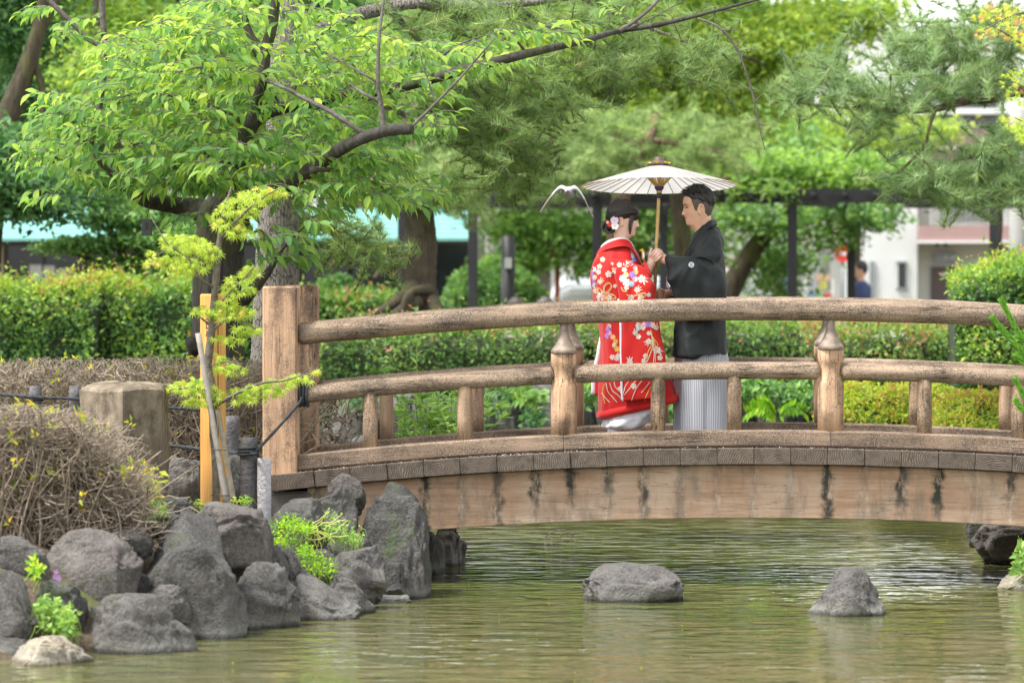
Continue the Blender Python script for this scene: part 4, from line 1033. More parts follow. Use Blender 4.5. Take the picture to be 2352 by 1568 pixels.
# ================================================================ bare brown hedge and bush
def twig_mass(name,label,region,n,Ys,zbase,parent=None,rad=.0038,seed=1,leafn=0,cat_='hedge',dens=.5):
    """region(px)->top py; stems rise from the ground and fork into a clipped surface"""
    root=empty(name,P(np.mean([region[0][0],region[-1][0]]),1000,Ys[0]),label,cat_)
    WORLD[root.name].z=zbase; root.location.z=zbase
    xs=[r[0] for r in region]; ys=[r[1] for r in region]
    mb=MB(); tips=[]
    for i in range(n):
        x=random.uniform(xs[0],xs[-1]); Y=random.uniform(*Ys)
        top=P(x,np.interp(x,xs,ys),Ys[0]).z
        base=P(x,1000,Y); 
        p=Vector((base.x+random.gauss(0,.08),Y,zbase+(top-zbase)*random.random()**.8*.93))
        d=Vector((random.gauss(0,.8),random.gauss(-.25,.7),random.uniform(-.15,1.2))).normalized()
        ln=random.uniform(.09,.26); q=[p]; 
        for k in range(3):
            d=(d+Vector((random.gauss(0,.35),random.gauss(0,.35),random.gauss(.1,.3)))).normalized()
            nx=q[-1]+d*ln/3
            if nx.z>top+.015: nx.z=top+random.uniform(-.03,.015)
            q.append(nx)
        r=rad*random.uniform(.6,1.7)
        mb.tube(q,[r,r*.85,r*.7,r*.55],3,False); tips.append(q[-1])
    for i in range(n//28):
        x=random.uniform(xs[0],xs[-1]); Y=random.uniform(*Ys); top=P(x,np.interp(x,xs,ys),Ys[0]).z; b=P(x,1000,Y)
        q=[Vector((b.x,Y,zbase-.1))]; d=Vector((random.gauss(0,.3),random.gauss(0,.2),1))
        if x>xs[-1]-.3*(xs[-1]-xs[0]): d.x=-abs(d.x)
        for k in range(5): q.append(q[-1]+d*(top-zbase)*.17); d+=Vector((random.gauss(0,.2),random.gauss(0,.2),0))
        mb.tube(q,[.012,.010,.008,.006,.005,.003],5,False)
    o=mb.build('bare_twigs',MATS['deadtwig'],root); o['kind']='stuff'
    if leafn:
        tp=[tips[k] for k in RNG.choice(len(tips),leafn)]
        C=np.repeat(np.array([t_[:] for t_ in tp]),5,0)+RNG.normal(size=(leafn*5,3))*.012
        n_=len(C); L=RNG.uniform(.03,.06,n_)
        foliage('sprouting_leaves',C,rdir(n_)+np.array((0,-.2,.5)),rdir(n_)+np.array((0,-.4,.4)),L,L*.42,'lf_yellowleaf',root,'rhomb')
    return root
twig_mass('bare_hedge','clipped bare brown hedge running behind the rope fence',[(-40,838),(100,826),(250,832),(400,822),(500,830),(610,835),(680,850)],11000,(.75,1.9),.45,leafn=170,rad=.0032)
twig_mass('bare_hedge','scraggy bare brown twigs behind the bridge end post',[(690,900),(740,890),(780,905),(800,960)],330,(2.6,3.3),.5,rad=.006,leafn=8)
twig_mass('bare_bush','bare brown clipped bush spreading over the pond boulders',[(-60,942),(60,944),(140,956),(190,978),(230,1015),(262,1070),(285,1120),(305,1180)],14000,(-4.5,-3.4),.46,leafn=260,rad=.0030,cat_='bush')
# ================================================================ weeds
def weed(name,label,pts,n,Y,mat='lf_weed',L=(.015,.03),spr=10,zs=1,stem=True,group='weeds among the boulders',dy=.12):
    root=empty(name,P(np.mean([p[0] for p in pts]),max(p[1]+p[3] for p in pts),Y),label,'weed',group)
    C=[];D=[];mb=MB()
    for (x,y,rx,ry) in pts:
        for k in range(n):
            a=random.uniform(0,6.28); r=math.sqrt(random.random())*random.choice((.8,1,1.25,1.5)); c=P(x+rx*r*math.cos(a),y+ry*r*math.sin(a)*(.8 if a<3.14 else 1.1),Y+random.gauss(0,dy))
            if stem and k%6==0:
                b=c+Vector((random.gauss(0,.03),random.gauss(0,.03),-random.uniform(.05,.12))); mb.tube([b,(b+c)/2+Vector((.01,0,.01)),c],.0018,3,False)
            C.append(c[:]); D.append((random.gauss(0,1),random.gauss(-.4,.7),random.gauss(.35,.6)))
    C=np.array(C);n_=len(C);Ln=RNG.uniform(L[0],L[1],n_)
    foliage('leaves',C,np.array(D),rdir(n_)+np.array((0,-.6,.7)),Ln,Ln*.55,mat,root,'rhomb')
    if stem: o=mb.build('stems',MATS['lf_weed_stem'],root); o['kind']='stuff'
    return root
MATS['lf_weed_stem']=simple('green_stem',(.20,.32,.04),.6)
weed('creeping_weed','bright green creeping weed with curling yellow tendrils on the dark rock',[(648,1225,26,32),(668,1205,26,16),(700,1215,22,12),(645,1250,14,10)],190,-2.35)
weed('creeping_weed','mid green trailing weed below the white-crusted boulder',[(760,1215,22,30),(790,1225,28,26),(815,1235,14,14)],150,-1.95,'lf_bright')
weed('creeping_weed','grassy green weed clump in the crevice beside the small egg-shaped stone',[(715,1290,28,24),(745,1305,26,20),(700,1265,14,14)],170,-2.55)
weed('leafy_weed','leafy green weed clump with reddish dead stems above the tan slab',[(120,1430,34,26),(105,1395,24,18),(150,1420,20,26),(150,1445,20,12)],170,-5.85,'lf_bright',(.025,.05))
weed('leafy_weed','small yellow-green sprout on the grey boulder with the lichen streak',[(82,1308,14,18)],60,-5.6,'lf_weed',(.03,.05))
weed('fine_weed','tuft of fine weed on the low dark stone',[(352,1180,22,26),(370,1175,16,14)],170,-4.0,'lf_weed',(.012,.028))
weed('yellow_shrub','yellow-green broad-leaved sprouts at the foot of the bare bush',[(290,1150,40,40),(340,1110,24,24),(275,1175,26,20),(215,1190,16,8),(330,1140,30,30)],75,-3.55,'lf_yellowleaf',(.04,.075))
weed('grass_tuft','grass blades among rocks at the foot of the bridge\'s far end',[(2345,1275,10,20),(2350,1310,10,14)],60,-.3,'lf_bright',(.04,.10))
weed('creeping_weed','thin weed at the sapling\'s foot',[(440,1160,30,10),(555,1150,20,8),(350,1205,20,6)],70,-1.9,'lf_weed',(.012,.03))
MATS['tendril']=simple('yellow_tendril',(.42,.46,.06),.5)
mb=MB()
for k in range(16):
    x=random.uniform(690,760); y=random.uniform(1195,1235); q=[(x,y)]; a=random.uniform(-.6,1.0)
    for s in range(8): a+=random.uniform(-.5,.5); q.append((q[-1][0]+7*math.cos(a),q[-1][1]+7*math.sin(a)))
    mb.tube([P(u,v,-2.45) for u,v in q],.0022,3,False)
o=mb.build('curling_tendrils',MATS['tendril'],bpy.data.objects['creeping_weed']); o['kind']='stuff'
# tiny violet flower
mb=MB()
for (x,y) in ((129,1313),(133,1325),(126,1324),(136,1328)):
    for k in range(5):
        a=k*1.257; c=P(x,y,-5.75); mb.add([c,c+Vector((math.cos(a-.4)*.012,-.004,math.sin(a-.4)*.012)),c+Vector((math.cos(a)*.016,0,math.sin(a)*.016)),c+Vector((math.cos(a+.4)*.012,-.004,math.sin(a+.4)*.012))],[(0,1,2,3)])
mb.tube([P(131,1345,-5.7),P(131,1320,-5.74)],.002,3,False)
o=mb.build('violet_flower',simple('violet_petal',(.42,.22,.5),.5)); tag(o,'tiny violet flower between two grey boulders','flower')
# leafy upright shrub behind the bridge
def shoots(name,label,stems,Y,mat,L,n,thick=.004,dy=.25):
    root=empty(name,P(np.mean([s[0][0] for s in stems]),1060,Y),label,'shrub'); C=[];D=[];mb=MB()
    for s in stems:
        yy=Y+random.gauss(0,dy); sp=spline([(a,b) for a,b in s],6); q=[P(a,b,yy) for a,b in sp]; mb.tube(q,thick,4,False)
        for k in range(n):
            u=random.random()**.8; i=min(len(q)-2,int(u*(len(q)-1))); c=q[i].lerp(q[i+1],random.random()); a=random.uniform(0,6.28)
            C.append(c[:]); D.append((math.cos(a),math.sin(a)*.8,random.uniform(.1,.9)))
    C=np.array(C);n_=len(C);Ln=RNG.uniform(L[0],L[1],n_)
    foliage('leaves',C,np.array(D),rdir(n_)*.5+np.array((0,-.3,.9)),Ln,Ln*.36,mat,root,'oval',curl=.1)
    o=mb.build('stems',MATS['lf_weed_stem'],root); o['kind']='stuff'; return root
st=[]
for k in range(34):
    bx=random.uniform(910,1080); tx=bx+random.gauss(10,45); ty=random.uniform(880,960); st.append([(bx,1060),(bx*.5+tx*.5,(1060+ty)/2-10),(tx,ty)])
st+=[[(985,1050),(960,900),(957,782)],[(1000,1050),(905,900),(878,845)],[(1080,1050),(1130,900),(1165,905)],[(1080,1050),(1120,890),(1150,870)],[(1070,1050),(1130,940),(1160,945)]]
shoots('leafy_shrub','leafy bright green shrub with upright shoots just behind the bridge',st,4.1,'lf_bright',(.06,.11),22)
# fern on the far bank, and leaves between its stones
def fern(cx_,cy_,Y,label,n=7,ln=70,mat='lf_weed'):
    root=empty('fern',P(cx_,cy_+20,Y),label,'fern','ferns on the far bank'); C=[];D=[]
    for k in range(n):
        a=random.uniform(-1.4,1.4)+math.pi/2*0; dx=math.sin(a)
        for s in np.linspace(.1,1,14):
            x=cx_+dx*ln*s; y=cy_-ln*.55*math.sin(s*2.2)+ln*.3*s*abs(dx)
            c=P(x,y,Y-.25*s*math.cos(a*2))
            for sg in (-1,1): C.append(c[:]); D.append((dx*.4,-.2,sg*.8+.1 if abs(dx)>.5 else .2) if abs(dx)>.4 else (sg,-.2,.1))
    n_=len(C); L=np.full(n_,.11)*RNG.uniform(.5,1,n_); foliage('fronds',np.array(C),np.array(D),rdir(n_)*.3+np.array((0,-.8,.6)),L,L*.35,mat,root,'rhomb'); return root
fern(1785,960,10.0,'yellow-green fern on the dark far bank wall seen under the rail beside the man')
fern(1240,930,9.8,'green fern on the far bank wall left of the bride',7,60,'lf_bright')
def bank_leaves(label,blobs,n,mat,L):
    root=empty('bank_plant',P(blobs[0][0],blobs[0][1]+30,blobs[0][4]),label,'plant','plants on the far bank')
    B=[(P(b[0],b[1],b[4]),M(b[2],b[4]),.3,M(b[3],b[4])) for b in blobs]
    pts,cc=clump_points(B,7,n,.05); n_=len(pts); Ln=RNG.uniform(L[0],L[1],n_)
    foliage('leaves',pts,rdir(n_)+np.array((0,-.3,-.1)),rdir(n_)*.6+np.array((0,-.5,.7)),Ln,Ln*.5,mat,root,'rhomb'); return root
bank_leaves('rounded green leaves trailing down the far bank wall',[(1760,890,60,25,10.4),(1830,910,40,40,10.3),(1700,900,40,30,10.5)],110,'lf_green',(.06,.11))
bank_leaves('dark green leaves on the far bank wall beside the leafy shrub',[(1180,900,40,30,10.4),(1110,930,30,30,10.3),(830,920,30,30,10.2),(1225,960,20,30,10.0)],90,'lf_dark',(.06,.11))
bank_leaves('green leaves on the far bank between the couple',[(1500,920,60,50,10.4),(1560,940,30,40,10.4),(1340,900,40,40,10.4)],110,'lf_green',(.06,.11))
# young pine shoots leaning in beside the rail
def candle(name,label,stems,Y):
    root=empty(name,P(2352,1000,Y),label,'shrub'); C=[];D=[];mb=MB()
    for s in stems:
        sp=spline([(a,b) for a,b in s],14); q=[P(a,b,Y) for a,b in sp]; mb.tube(q,[.008]*(len(q)-1)+[.004],6)
        for i in range(len(q)-1):
            t_=(q[i+1]-q[i]).normalized()
            for k in range(16):
                a=random.uniform(0,6.28); u=t_.orthogonal().normalized(); v=t_.cross(u); C.append(q[i].lerp(q[i+1],random.random())[:]); D.append((t_*1.1+u*math.cos(a)*.5+v*math.sin(a)*.5)[:])
    n_=len(C); L=RNG.uniform(.035,.06,n_)
    foliage('needles',np.array(C),np.array(D),rdir(n_),L,L*.16,'lf_pinecandle',root,'rhomb'); mb.build('stems',MATS['bark_twig'],root,True); return root
candle('young_pine','young pine shoots with fresh green needles rising beside the bridge rail',[[(2420,880),(2350,780),(2318,725),(2303,696)],[(2420,900),(2350,810),(2310,765),(2283,735)],[(2420,830),(2375,790),(2345,775)],[(2420,880),(2365,840),(2340,820)],[(2420,1000),(2365,930),(2335,878)],[(2420,960),(2360,945),(2338,925)]],-1.6)
# maple twigs at the right edge
root=empty('maple_tree',P(2600,1000,1.0),'maple branch tips with fine yellow and red-tinged leaves hanging in over the pond','tree'); C=[];D=[];T=[]
mb=MB(); mb.tube([P(2620,1010,1),P(2600,600,1),P(2560,200,1),P(2540,-100,1)],[.11,.10,.08,.04],12,True,.1); mb.build('trunk',MATS['bark_maple'],root,True)
for b in [[(2570,260,1,10),(2480,200,.9,6),(2400,140,.8,3),(2330,90,.7,2),(2240,38,.6,1)],[(2575,300,1,8),(2470,270,.8,4),(2380,230,.7,2),(2310,160,.6,1)],[(2580,380,1,8),(2480,350,.8,4),(2390,300,.7,2),(2330,270,.6,1)],[(2560,150,1,6),(2450,60,.8,3),(2350,30,.7,2),(2260,70,.6,1)]]:
    mb=MB(); bough(mb,b,6); mb.build('bough',MATS['bark_maple'],root,True)
for (x,y,rx,ry,n) in [(2300,30,50,22,60),(2340,65,50,28,80),(2360,95,30,20,40),(2270,75,34,14,26),(2250,40,24,10,18),(2340,170,20,20,16),(2322,195,26,34,30),(2345,225,18,20,20),(2335,285,28,18,30),(2350,310,20,20,26),(2305,272,14,10,10),(2400,60,60,60,60),(2420,200,60,80,60)]:
    for k in range(int(n*1.3)):
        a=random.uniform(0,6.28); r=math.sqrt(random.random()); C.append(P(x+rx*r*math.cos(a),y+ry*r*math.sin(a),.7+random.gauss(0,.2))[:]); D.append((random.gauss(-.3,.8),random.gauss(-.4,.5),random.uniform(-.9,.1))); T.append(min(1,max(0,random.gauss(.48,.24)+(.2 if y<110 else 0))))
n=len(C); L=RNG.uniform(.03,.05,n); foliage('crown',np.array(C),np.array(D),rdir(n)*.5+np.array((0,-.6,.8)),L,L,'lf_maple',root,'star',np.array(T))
# floating dead branch
mb=MB(); q=[P(1243,1232,0),P(1258,1222,0),P(1285,1217,0),P(1310,1222,0),P(1328,1232,0)]
zc=[-.02,.035,.06,.04,-.02]
base=[PZ(1243+ (85)*i/4,1234,0.0) for i in range(5)]
q=[b+Vector((0,0,z)) for b,z in zip(base,zc)]
mb.tube([Vector(v) for v in spline([tuple(p) for p in q],6)],.006,5)
for i in range(1,4): mb.tube([q[i],q[i]+Vector((.03,-.02,-.09))],.004,4)
o=mb.build('floating_branch',MATS['bark_twig'],None,True); tag(o,'thin dead branch arching out of the water behind the bridge','branch')

# specks of leaf litter adrift on the pond
n=110; X=[];
while len(X)<n:
    p_=PZ(random.uniform(480,2352),random.uniform(1205,1568),0)
    if pond_dist(np.array([p_.x]),np.array([p_.y]))[0]<-.05: X.append((p_.x,p_.y,.004))
X=np.array(X); L=RNG.uniform(.006,.02,n)
V,F,T=leaves(X,rdir(n,.05),np.tile(np.array((0,0,1.0)),(n,1))+rdir(n)*.1,L,L*.5,'rhomb')
o=mk('floating_leaf_litter',V,F,MATS['lf_yellowleaf'],attrs={'tint':T}); tag(o,'tiny yellow leaf specks adrift on the pond','leaf litter',kind='stuff')
# ================================================================ background trees
def bgtree(name,label,trunks,blobs,nc,per,mat,L=(.09,.14),tm='bark_dark',spread=.16,group='trees around the pond',cat_='tree',tmpl='rhomb',flat=.45,ratio=.5,tint=(.45,.24)):
    x,y,Y=(trunks[0][0][:3] if trunks else blobs[0][:2]+(blobs[0][4],))
    b0=P(x,y,Y); root=empty(name,(b0.x,Y,.55),label,cat_,group)
    for i,t_ in enumerate(trunks):
        mb=MB(); bough(mb,t_,10 if i==0 else 7); mb.build('trunk' if i==0 else 'bough',MATS[tm],root,True)
    B=[(P(b[0],b[1],b[4]),M(b[2],b[4]),b[5],M(b[3],b[4])) for b in blobs]
    pts,cc=clump_points(B,per,nc,spread,flat); n=len(pts); Ln=RNG.uniform(L[0],L[1],n)
    ct=np.repeat(RNG.normal(0,.14,nc),per)
    tn=np.clip(RNG.normal(tint[0],tint[1],n)+ct,0,1)
    foliage('crown',pts,rdir(n,.5)+np.array((0,0,-.25)),rdir(n)*.55+np.array((0,-.2,.8)),Ln,Ln*ratio,mat,root,tmpl,tn)
    return root
bgtree('broadleaf_tree','broad yellow-green tree filling the view above the parasol',
  [[(1580,860,24,26),(1572,600,24,22),(1550,400,24,20),(1510,250,24,18),(1500,80,24,14),(1510,-150,24,9)],[(1480,300,24,12),(1600,180,24,9),(1750,60,24,6)],[(1475,320,24,12),(1380,200,24,9),(1260,80,24,6)],[(1490,200,24,9),(1640,120,23,6),(1760,150,23,4)]],
  [(1350,140,180,110,24,1.6),(1560,90,170,110,24,1.6),(1780,110,150,110,24,1.5),(1650,250,140,80,24,1.2),(1450,270,150,80,24,1.2),(1250,60,150,100,25,1.5),(1880,40,80,90,25,1),(1970,50,75,60,25,.8),(2020,15,50,30,25,.6),(1500,-90,420,90,24,2)],1450,18,'lf_yellow')
bgtree('broadleaf_tree','mid green tree standing behind the yellow-green one',
  [[(1240,860,34,24),(1230,500,34,20),(1210,200,34,14),(1200,-100,34,8)]],
  [(1000,120,180,140,33,2),(1180,330,160,110,33,1.5),(900,330,130,110,33,1.5),(1350,380,160,70,34,1.5),(1600,380,180,60,34,1.5),(1050,-140,320,160,34,2),(1750,330,160,90,34,1.5)],1300,16,'lf_green',(.12,.18),tint=(.6,.25))
bgtree('broadleaf_tree','olive-green tree behind the cherry boughs',
  [[(330,870,19,30),(300,600,19,26),(260,350,19,20),(230,120,19,14),(220,-120,19,8)],[(250,300,19,12),(180,160,19,8),(140,20,19,5)]],
  [(230,180,120,120,19,1.2),(330,70,150,90,20,1.2),(150,60,110,80,20,1.2),(560,120,180,110,21,1.2),(780,160,150,120,22,1.2),(480,280,150,110,21,1),(240,-80,320,70,20,1.2),(140,260,70,80,19,.8),(680,330,150,90,22,1)],1500,15,'lf_yellow',(.08,.13),tint=(.28,.22))
bgtree('evergreen_tree','dark evergreen with leaning mossy trunks behind the turquoise awning\'s view',
  [[(-40,860,15,44),(-30,520,15,38),(10,300,15,30),(60,160,15,22),(95,40,15,16),(110,-120,15,9)],[(85,330,15,9),(100,230,15,8),(80,130,15,8),(105,60,15,7),(150,-40,15,5)],[(0,360,14.5,12),(60,362,14.4,10),(140,372,14.4,6)]],
  [(40,420,100,55,14,.9),(-30,350,90,80,14,1),(110,470,60,30,14,.6),(20,470,70,25,14,.6),(40,60,90,100,16,1),(20,240,80,70,16,.8),(180,420,70,40,15,.7),(20,-60,160,60,16,1.2)],900,16,'lf_dark',(.07,.12))
bgtree('maple_tree','green maple with flat layered sprays above the bright hedge',
  [[(300,860,15.5,14),(300,700,15.5,12),(285,600,15.5,9),(250,520,15.5,6)],[(297,660,15.5,7),(380,580,15.5,5),(430,520,15.5,3)],[(290,620,15.5,6),(190,590,15.5,4),(110,555,15.5,2)]],
  [(280,500,100,26,15.5,.7),(350,545,90,24,15.5,.7),(200,560,70,16,15.5,.6),(140,568,50,10,15.5,.5),(275,612,60,22,15.5,.6),(330,620,80,24,15.5,.6),(390,600,70,40,15.5,.6),(300,655,90,18,15.5,.6),(420,540,50,40,15.5,.6),(260,460,70,18,15.8,.6),(390,480,60,30,15.8,.6)],1250,14,'lf_green',(.05,.09),flat=.25,spread=.11)
bgtree('maple_tree','fresh green tree hanging over the pergola opening beside the bride',
  [[(1225,860,33,14),(1220,660,33,11),(1210,520,33,8),(1200,400,33,5)]],
  [(1180,510,80,45,33,1),(1290,520,90,50,33,1),(1340,590,50,50,33,.8),(1200,590,60,40,33,.8),(1150,620,40,35,32.5,.6),(1380,520,60,60,33,.8),(1450,560,60,80,34,.8),(1600,560,80,90,34,1),(1500,480,90,40,34,.8)],700,14,'lf_bright',(.09,.14),tint=(.3,.22))
bgtree('broadleaf_tree','slanting tree with ragged leaves between the pergola posts',
  [[(1650,740,30,26),(1690,640,30,24),(1740,560,30,21),(1790,500,30,15),(1830,430,30,9)]],
  [(1700,500,60,40,30,.8),(1800,510,60,45,30,.8),(1760,600,40,50,31,.8),(1900,480,70,30,30,.8),(1920,540,40,30,30,.6),(2010,500,50,35,30,.6),(1830,600,40,40,31,.6),(1780,660,40,25,31,.6)],420,13,'lf_green',(.08,.13),tint=(.5,.25))
bgtree('broadleaf_tree','small tree with sparse leaves beside the pale building',
  [[(1960,860,36,12),(1965,700,36,9),(1970,560,36,7),(1980,400,36,4)]],
  [(1950,330,120,50,36,1),(2060,310,120,40,36,1),(2000,250,70,40,36,.8),(1880,300,90,50,36,.8),(2150,300,60,25,36,.6),(1750,300,120,60,36,1)],430,13,'lf_yellow',(.09,.14),tint=(.45,.25))
# pines ---------------------------------------------------------------
pr=empty('pine_tree',(P(955,720,17).x,17,.55),'old pine with gnarled roots spreading over the low hedge','tree')
mb=MB(); tr=spline([(968,760,17,50),(965,700,17,44),(962,640,17,40),(966,580,17,38),(966,520,17,35),(955,460,17,32),(940,400,17,30),(930,320,17.3,22),(960,240,17.5,16)],6)
mb.tube([P(*a[:3]) for a in tr],[M(a[3],17) for a in tr],18,True,.14); mb.build('trunk',MATS['bark_dark'],pr,True)
for b in [[(950,660,16.8,22),(915,690,16.6,16),(880,712,16.5,12),(850,724,16.5,8),(800,740,16.5,6)],[(985,665,16.8,14),(950,668,16.5,9),(932,690,16.4,9),(922,740,16.4,9)],[(960,690,16.6,18),(910,720,16.4,12),(870,750,16.4,10)],[(990,690,16.7,18),(1005,720,16.6,18),(1010,760,16.6,18)],[(920,600,17,10),(890,606,16.8,9),(860,640,16.7,6)]]:
    mb=MB(); bough(mb,b,8); mb.build('root',MATS['bark_dark'],pr,True)
for b in [[(945,420,17,16),(880,400,17,12),(800,390,17,8),(700,380,17,5)],[(950,440,17,14),(1040,410,17,10),(1120,370,17.2,7),(1180,330,17.4,5)]]:
    mb=MB(); bough(mb,b,8); mb.build('bough',MATS['bark_dark'],pr,True)
pine_sprays([(900,440,90,30,17,.8),(1000,430,80,35,17,.8),(1060,400,60,30,17,.7),(800,430,60,30,17,.7),(940,380,110,30,17.4,.8),(1060,470,50,20,17,.5)],330,'lf_pinepale',pr,'crown',(.11,.16))
pr=empty('pine_tree',(P(1430,720,20).x,20,.55),'pine with smooth pinkish trunk rising behind the parasol','tree')
mb=MB(); tr=spline([(1400,860,20,26),(1410,640,20,24),(1420,500,20,22),(1432,440,20,20),(1470,380,20,16),(1490,320,20,13),(1510,260,20.4,8)],6)
mb.tube([P(*a[:3]) for a in tr],[M(a[3],20) for a in tr],14,True,.08); mb.build('trunk',MATS['bark_red'],pr,True)
for b in [[(1490,330,20,9),(1450,330,20,9),(1420,318,20,8),(1398,318,20,7)],[(1430,440,20,9),(1330,400,20,8),(1280,350,20,7),(1268,305,20,6)],[(1490,320,20,7),(1600,340,20,6),(1700,360,20,4)],[(1440,430,20,7),(1560,420,20,6),(1680,410,20,4)]]:
    mb=MB(); bough(mb,b,8); mb.build('bough',MATS['bark_red'],pr,True)
pine_sprays([(1300,400,90,50,20,.8),(1400,370,120,50,20.4,.8),(1540,340,120,60,20.4,.8),(1650,330,100,60,20.4,.8),(1480,290,120,40,20.6,.8),(1330,310,100,60,20.5,.8),(1240,380,60,50,20.4,.7),(1240,440,40,20,20,.6)],480,'lf_pinepale',pr,'crown',(.12,.17))
YR=8.5
pr=empty('pine_tree',(P(2480,900,YR).x,YR,.55),'pine with bluish-green needles spreading from the pond\'s far corner in front of the pale building','tree')
mb=MB(); tr=spline([(2500,1000,YR,40),(2490,700,YR,36),(2460,400,YR,32),(2430,250,YR,28),(2440,50,YR,20),(2460,-150,YR,12)],6)
mb.tube([P(*a[:3]) for a in tr],[M(a[3],YR) for a in tr],14,True,.1); mb.build('trunk',MATS['bark_red'],pr,True)
for b in [[(2440,240,YR,14),(2340,212,YR,12),(2290,225,YR,11),(2220,232,YR,10),(2150,250,YR,8),(2060,255,YR-.2,6),(1960,240,YR-.3,4)],[(2290,225,YR,8),(2240,180,YR,7),(2200,130,YR,5),(2180,70,YR,4),(2178,40,YR,3)],[(2150,250,YR,6),(2010,210,YR-.3,5),(1940,170,YR-.4,4),(1860,150,YR-.5,2)],[(2060,255,YR-.2,4),(1900,245,YR-.4,3),(1800,230,YR-.5,2)],[(2450,380,YR,10),(2380,330,YR-.2,8),(2320,300,YR-.2,6),(2300,360,YR-.3,5),(2250,420,YR-.3,3)],[(2150,250,YR,5),(2135,290,YR-.2,4),(2120,340,YR-.2,4),(2060,400,YR-.3,3)]]:
    mb=MB(); bough(mb,b,8); mb.build('bough',MATS['bark_red'],pr,True)
pine_sprays([(1860,190,90,50,YR-.4,.5),(1960,220,100,50,YR-.4,.6),(2080,200,90,60,YR-.3,.7),(2200,170,90,70,YR-.1,.7),(2290,130,80,80,YR,.7),(2180,90,60,50,YR,.5),(2050,280,110,35,YR-.3,.6),(1920,130,60,40,YR-.3,.5),(2330,60,60,60,YR,.6),(2120,130,50,40,YR,.5),(2260,40,60,40,YR,.5),(2080,110,60,50,YR,.4)],280,'lf_pineg',pr,'crown',(.12,.165),up=.7)
pine_sprays([(2280,380,80,60,YR-.3,.6),(2180,420,90,40,YR-.3,.6),(2090,420,80,30,YR-.3,.6),(2320,320,50,40,YR-.2,.5),(2120,350,40,30,YR-.2,.4),(2240,460,60,25,YR-.4,.4),(2330,440,50,40,YR-.3,.5)],170,'lf_pineg',pr,'crown',(.12,.165),up=.3)
# distant wood behind everything
B=[(P(x,y,66),M(rx,66),2.0,M(ry,66)) for x,y,rx,ry in [(-100,300,260,260),(150,250,260,280),(450,250,260,280),(750,200,260,320),(1050,200,260,320),(1350,200,260,300),(1620,180,220,280),(1800,330,140,130),(300,-100,500,200),(900,-150,500,220),(1500,-150,320,200)]]
pts,cc=clump_points(B,16,1900,.5); n=len(pts); Ln=RNG.uniform(.3,.5,n)
V,F,T=leaves(pts,rdir(n,.5),rdir(n)*.6+np.array((0,-.3,.7)),Ln,Ln*.6,'rhomb',np.clip(RNG.normal(.5,.2,n)+np.repeat(RNG.normal(0,.15,1900),16),0,1))
o=mk('distant_wood',V,F,MATS['lf_green'],attrs={'tint':T}); tag(o,'green wall of trees beyond the street','trees',kind='stuff')

# ================================================================ hedges
def hedge(name,label,x0,x1,topf,Y0,Y1,zb,n,mat,L=(.03,.055),round_=.12,core=True,group=None,cat_='hedge',bump=.10,tint=(.42,.22)):
    """clipped hedge: leaves over the front, top and ends of a lumpy box"""
    a=P(x0,700,Y0); b=P(x1,700,Y0); xa,xb=a.x,b.x
    root=empty(name,((xa+xb)/2,(Y0+Y1)/2,zb),label,cat_,group)
    def top(x):
        px=x0+(x-xa)/(xb-xa)*(x1-x0); return P(px,topf(px),Y0).z
    zmax=top((xa+xb)/2); hh=zmax-zb; dep=Y1-Y0
    nf=int(n*hh/(hh+dep)); 
    X=RNG.uniform(xa,xb,n); T=np.array([top(x) for x in X]); 
    u=RNG.random(n); front=np.arange(n)<nf
    Z=np.where(front, zb+(T-zb)*u, T); Yv=np.where(front, Y0, Y0+dep*u)
    # rounded shoulder
    sh=np.clip(1-(T-Z)/round_,0,1); Yv=np.where(front,Yv+round_*(1-np.sqrt(1-np.minimum(sh,1)**2+1e-6)),Yv)
    sh2=np.clip(1-(Yv-Y0)/round_,0,1); Z=np.where(~front,Z-round_*(1-np.sqrt(1-sh2**2+1e-6)),Z)
    pts=np.stack([X,Yv,Z],-1)
    nz=fbm(pts*2.2,3); nrm=np.where(front[:,None],np.array((0,-1,.35)),np.array((0,-.2,1.0)))
    pts=pts+nrm*(bump*nz+np.where(RNG.random(n)<.22,RNG.exponential(.045,n),0))[:,None]+RNG.normal(size=(n,3))*np.array((.03,.03,.028))
    Ln=RNG.uniform(L[0]*.7,L[1]*1.35,n)
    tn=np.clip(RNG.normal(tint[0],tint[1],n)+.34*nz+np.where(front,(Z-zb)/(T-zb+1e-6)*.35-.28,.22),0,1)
    foliage('leaves',pts,rdir(n)+nrm*.5,rdir(n)*.6+nrm,Ln,Ln*.5,mat,root,'rhomb',tn)
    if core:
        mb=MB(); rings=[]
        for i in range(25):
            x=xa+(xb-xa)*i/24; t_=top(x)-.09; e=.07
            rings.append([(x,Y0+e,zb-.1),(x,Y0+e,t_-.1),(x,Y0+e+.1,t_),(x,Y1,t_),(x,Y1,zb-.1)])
        mb.loft(rings); mb.build('dark_core',MATS['hedgecore'],root)  # solid dark body filling the hedge behind its leaves
    return root
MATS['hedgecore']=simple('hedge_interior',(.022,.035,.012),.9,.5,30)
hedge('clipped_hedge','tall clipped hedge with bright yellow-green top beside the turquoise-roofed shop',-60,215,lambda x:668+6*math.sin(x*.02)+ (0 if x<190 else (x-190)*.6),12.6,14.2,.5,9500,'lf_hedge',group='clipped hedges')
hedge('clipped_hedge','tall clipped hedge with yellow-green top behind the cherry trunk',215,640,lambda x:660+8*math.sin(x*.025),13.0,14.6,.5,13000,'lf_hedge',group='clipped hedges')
hedge('low_hedge','long low clipped hedge with reddish tips seen under the top rail left of the bride',700,1345,lambda x:768-(x-700)*.02,12.4,14.0,.5,11000,'lf_hedgelow',group='low clipped hedges')
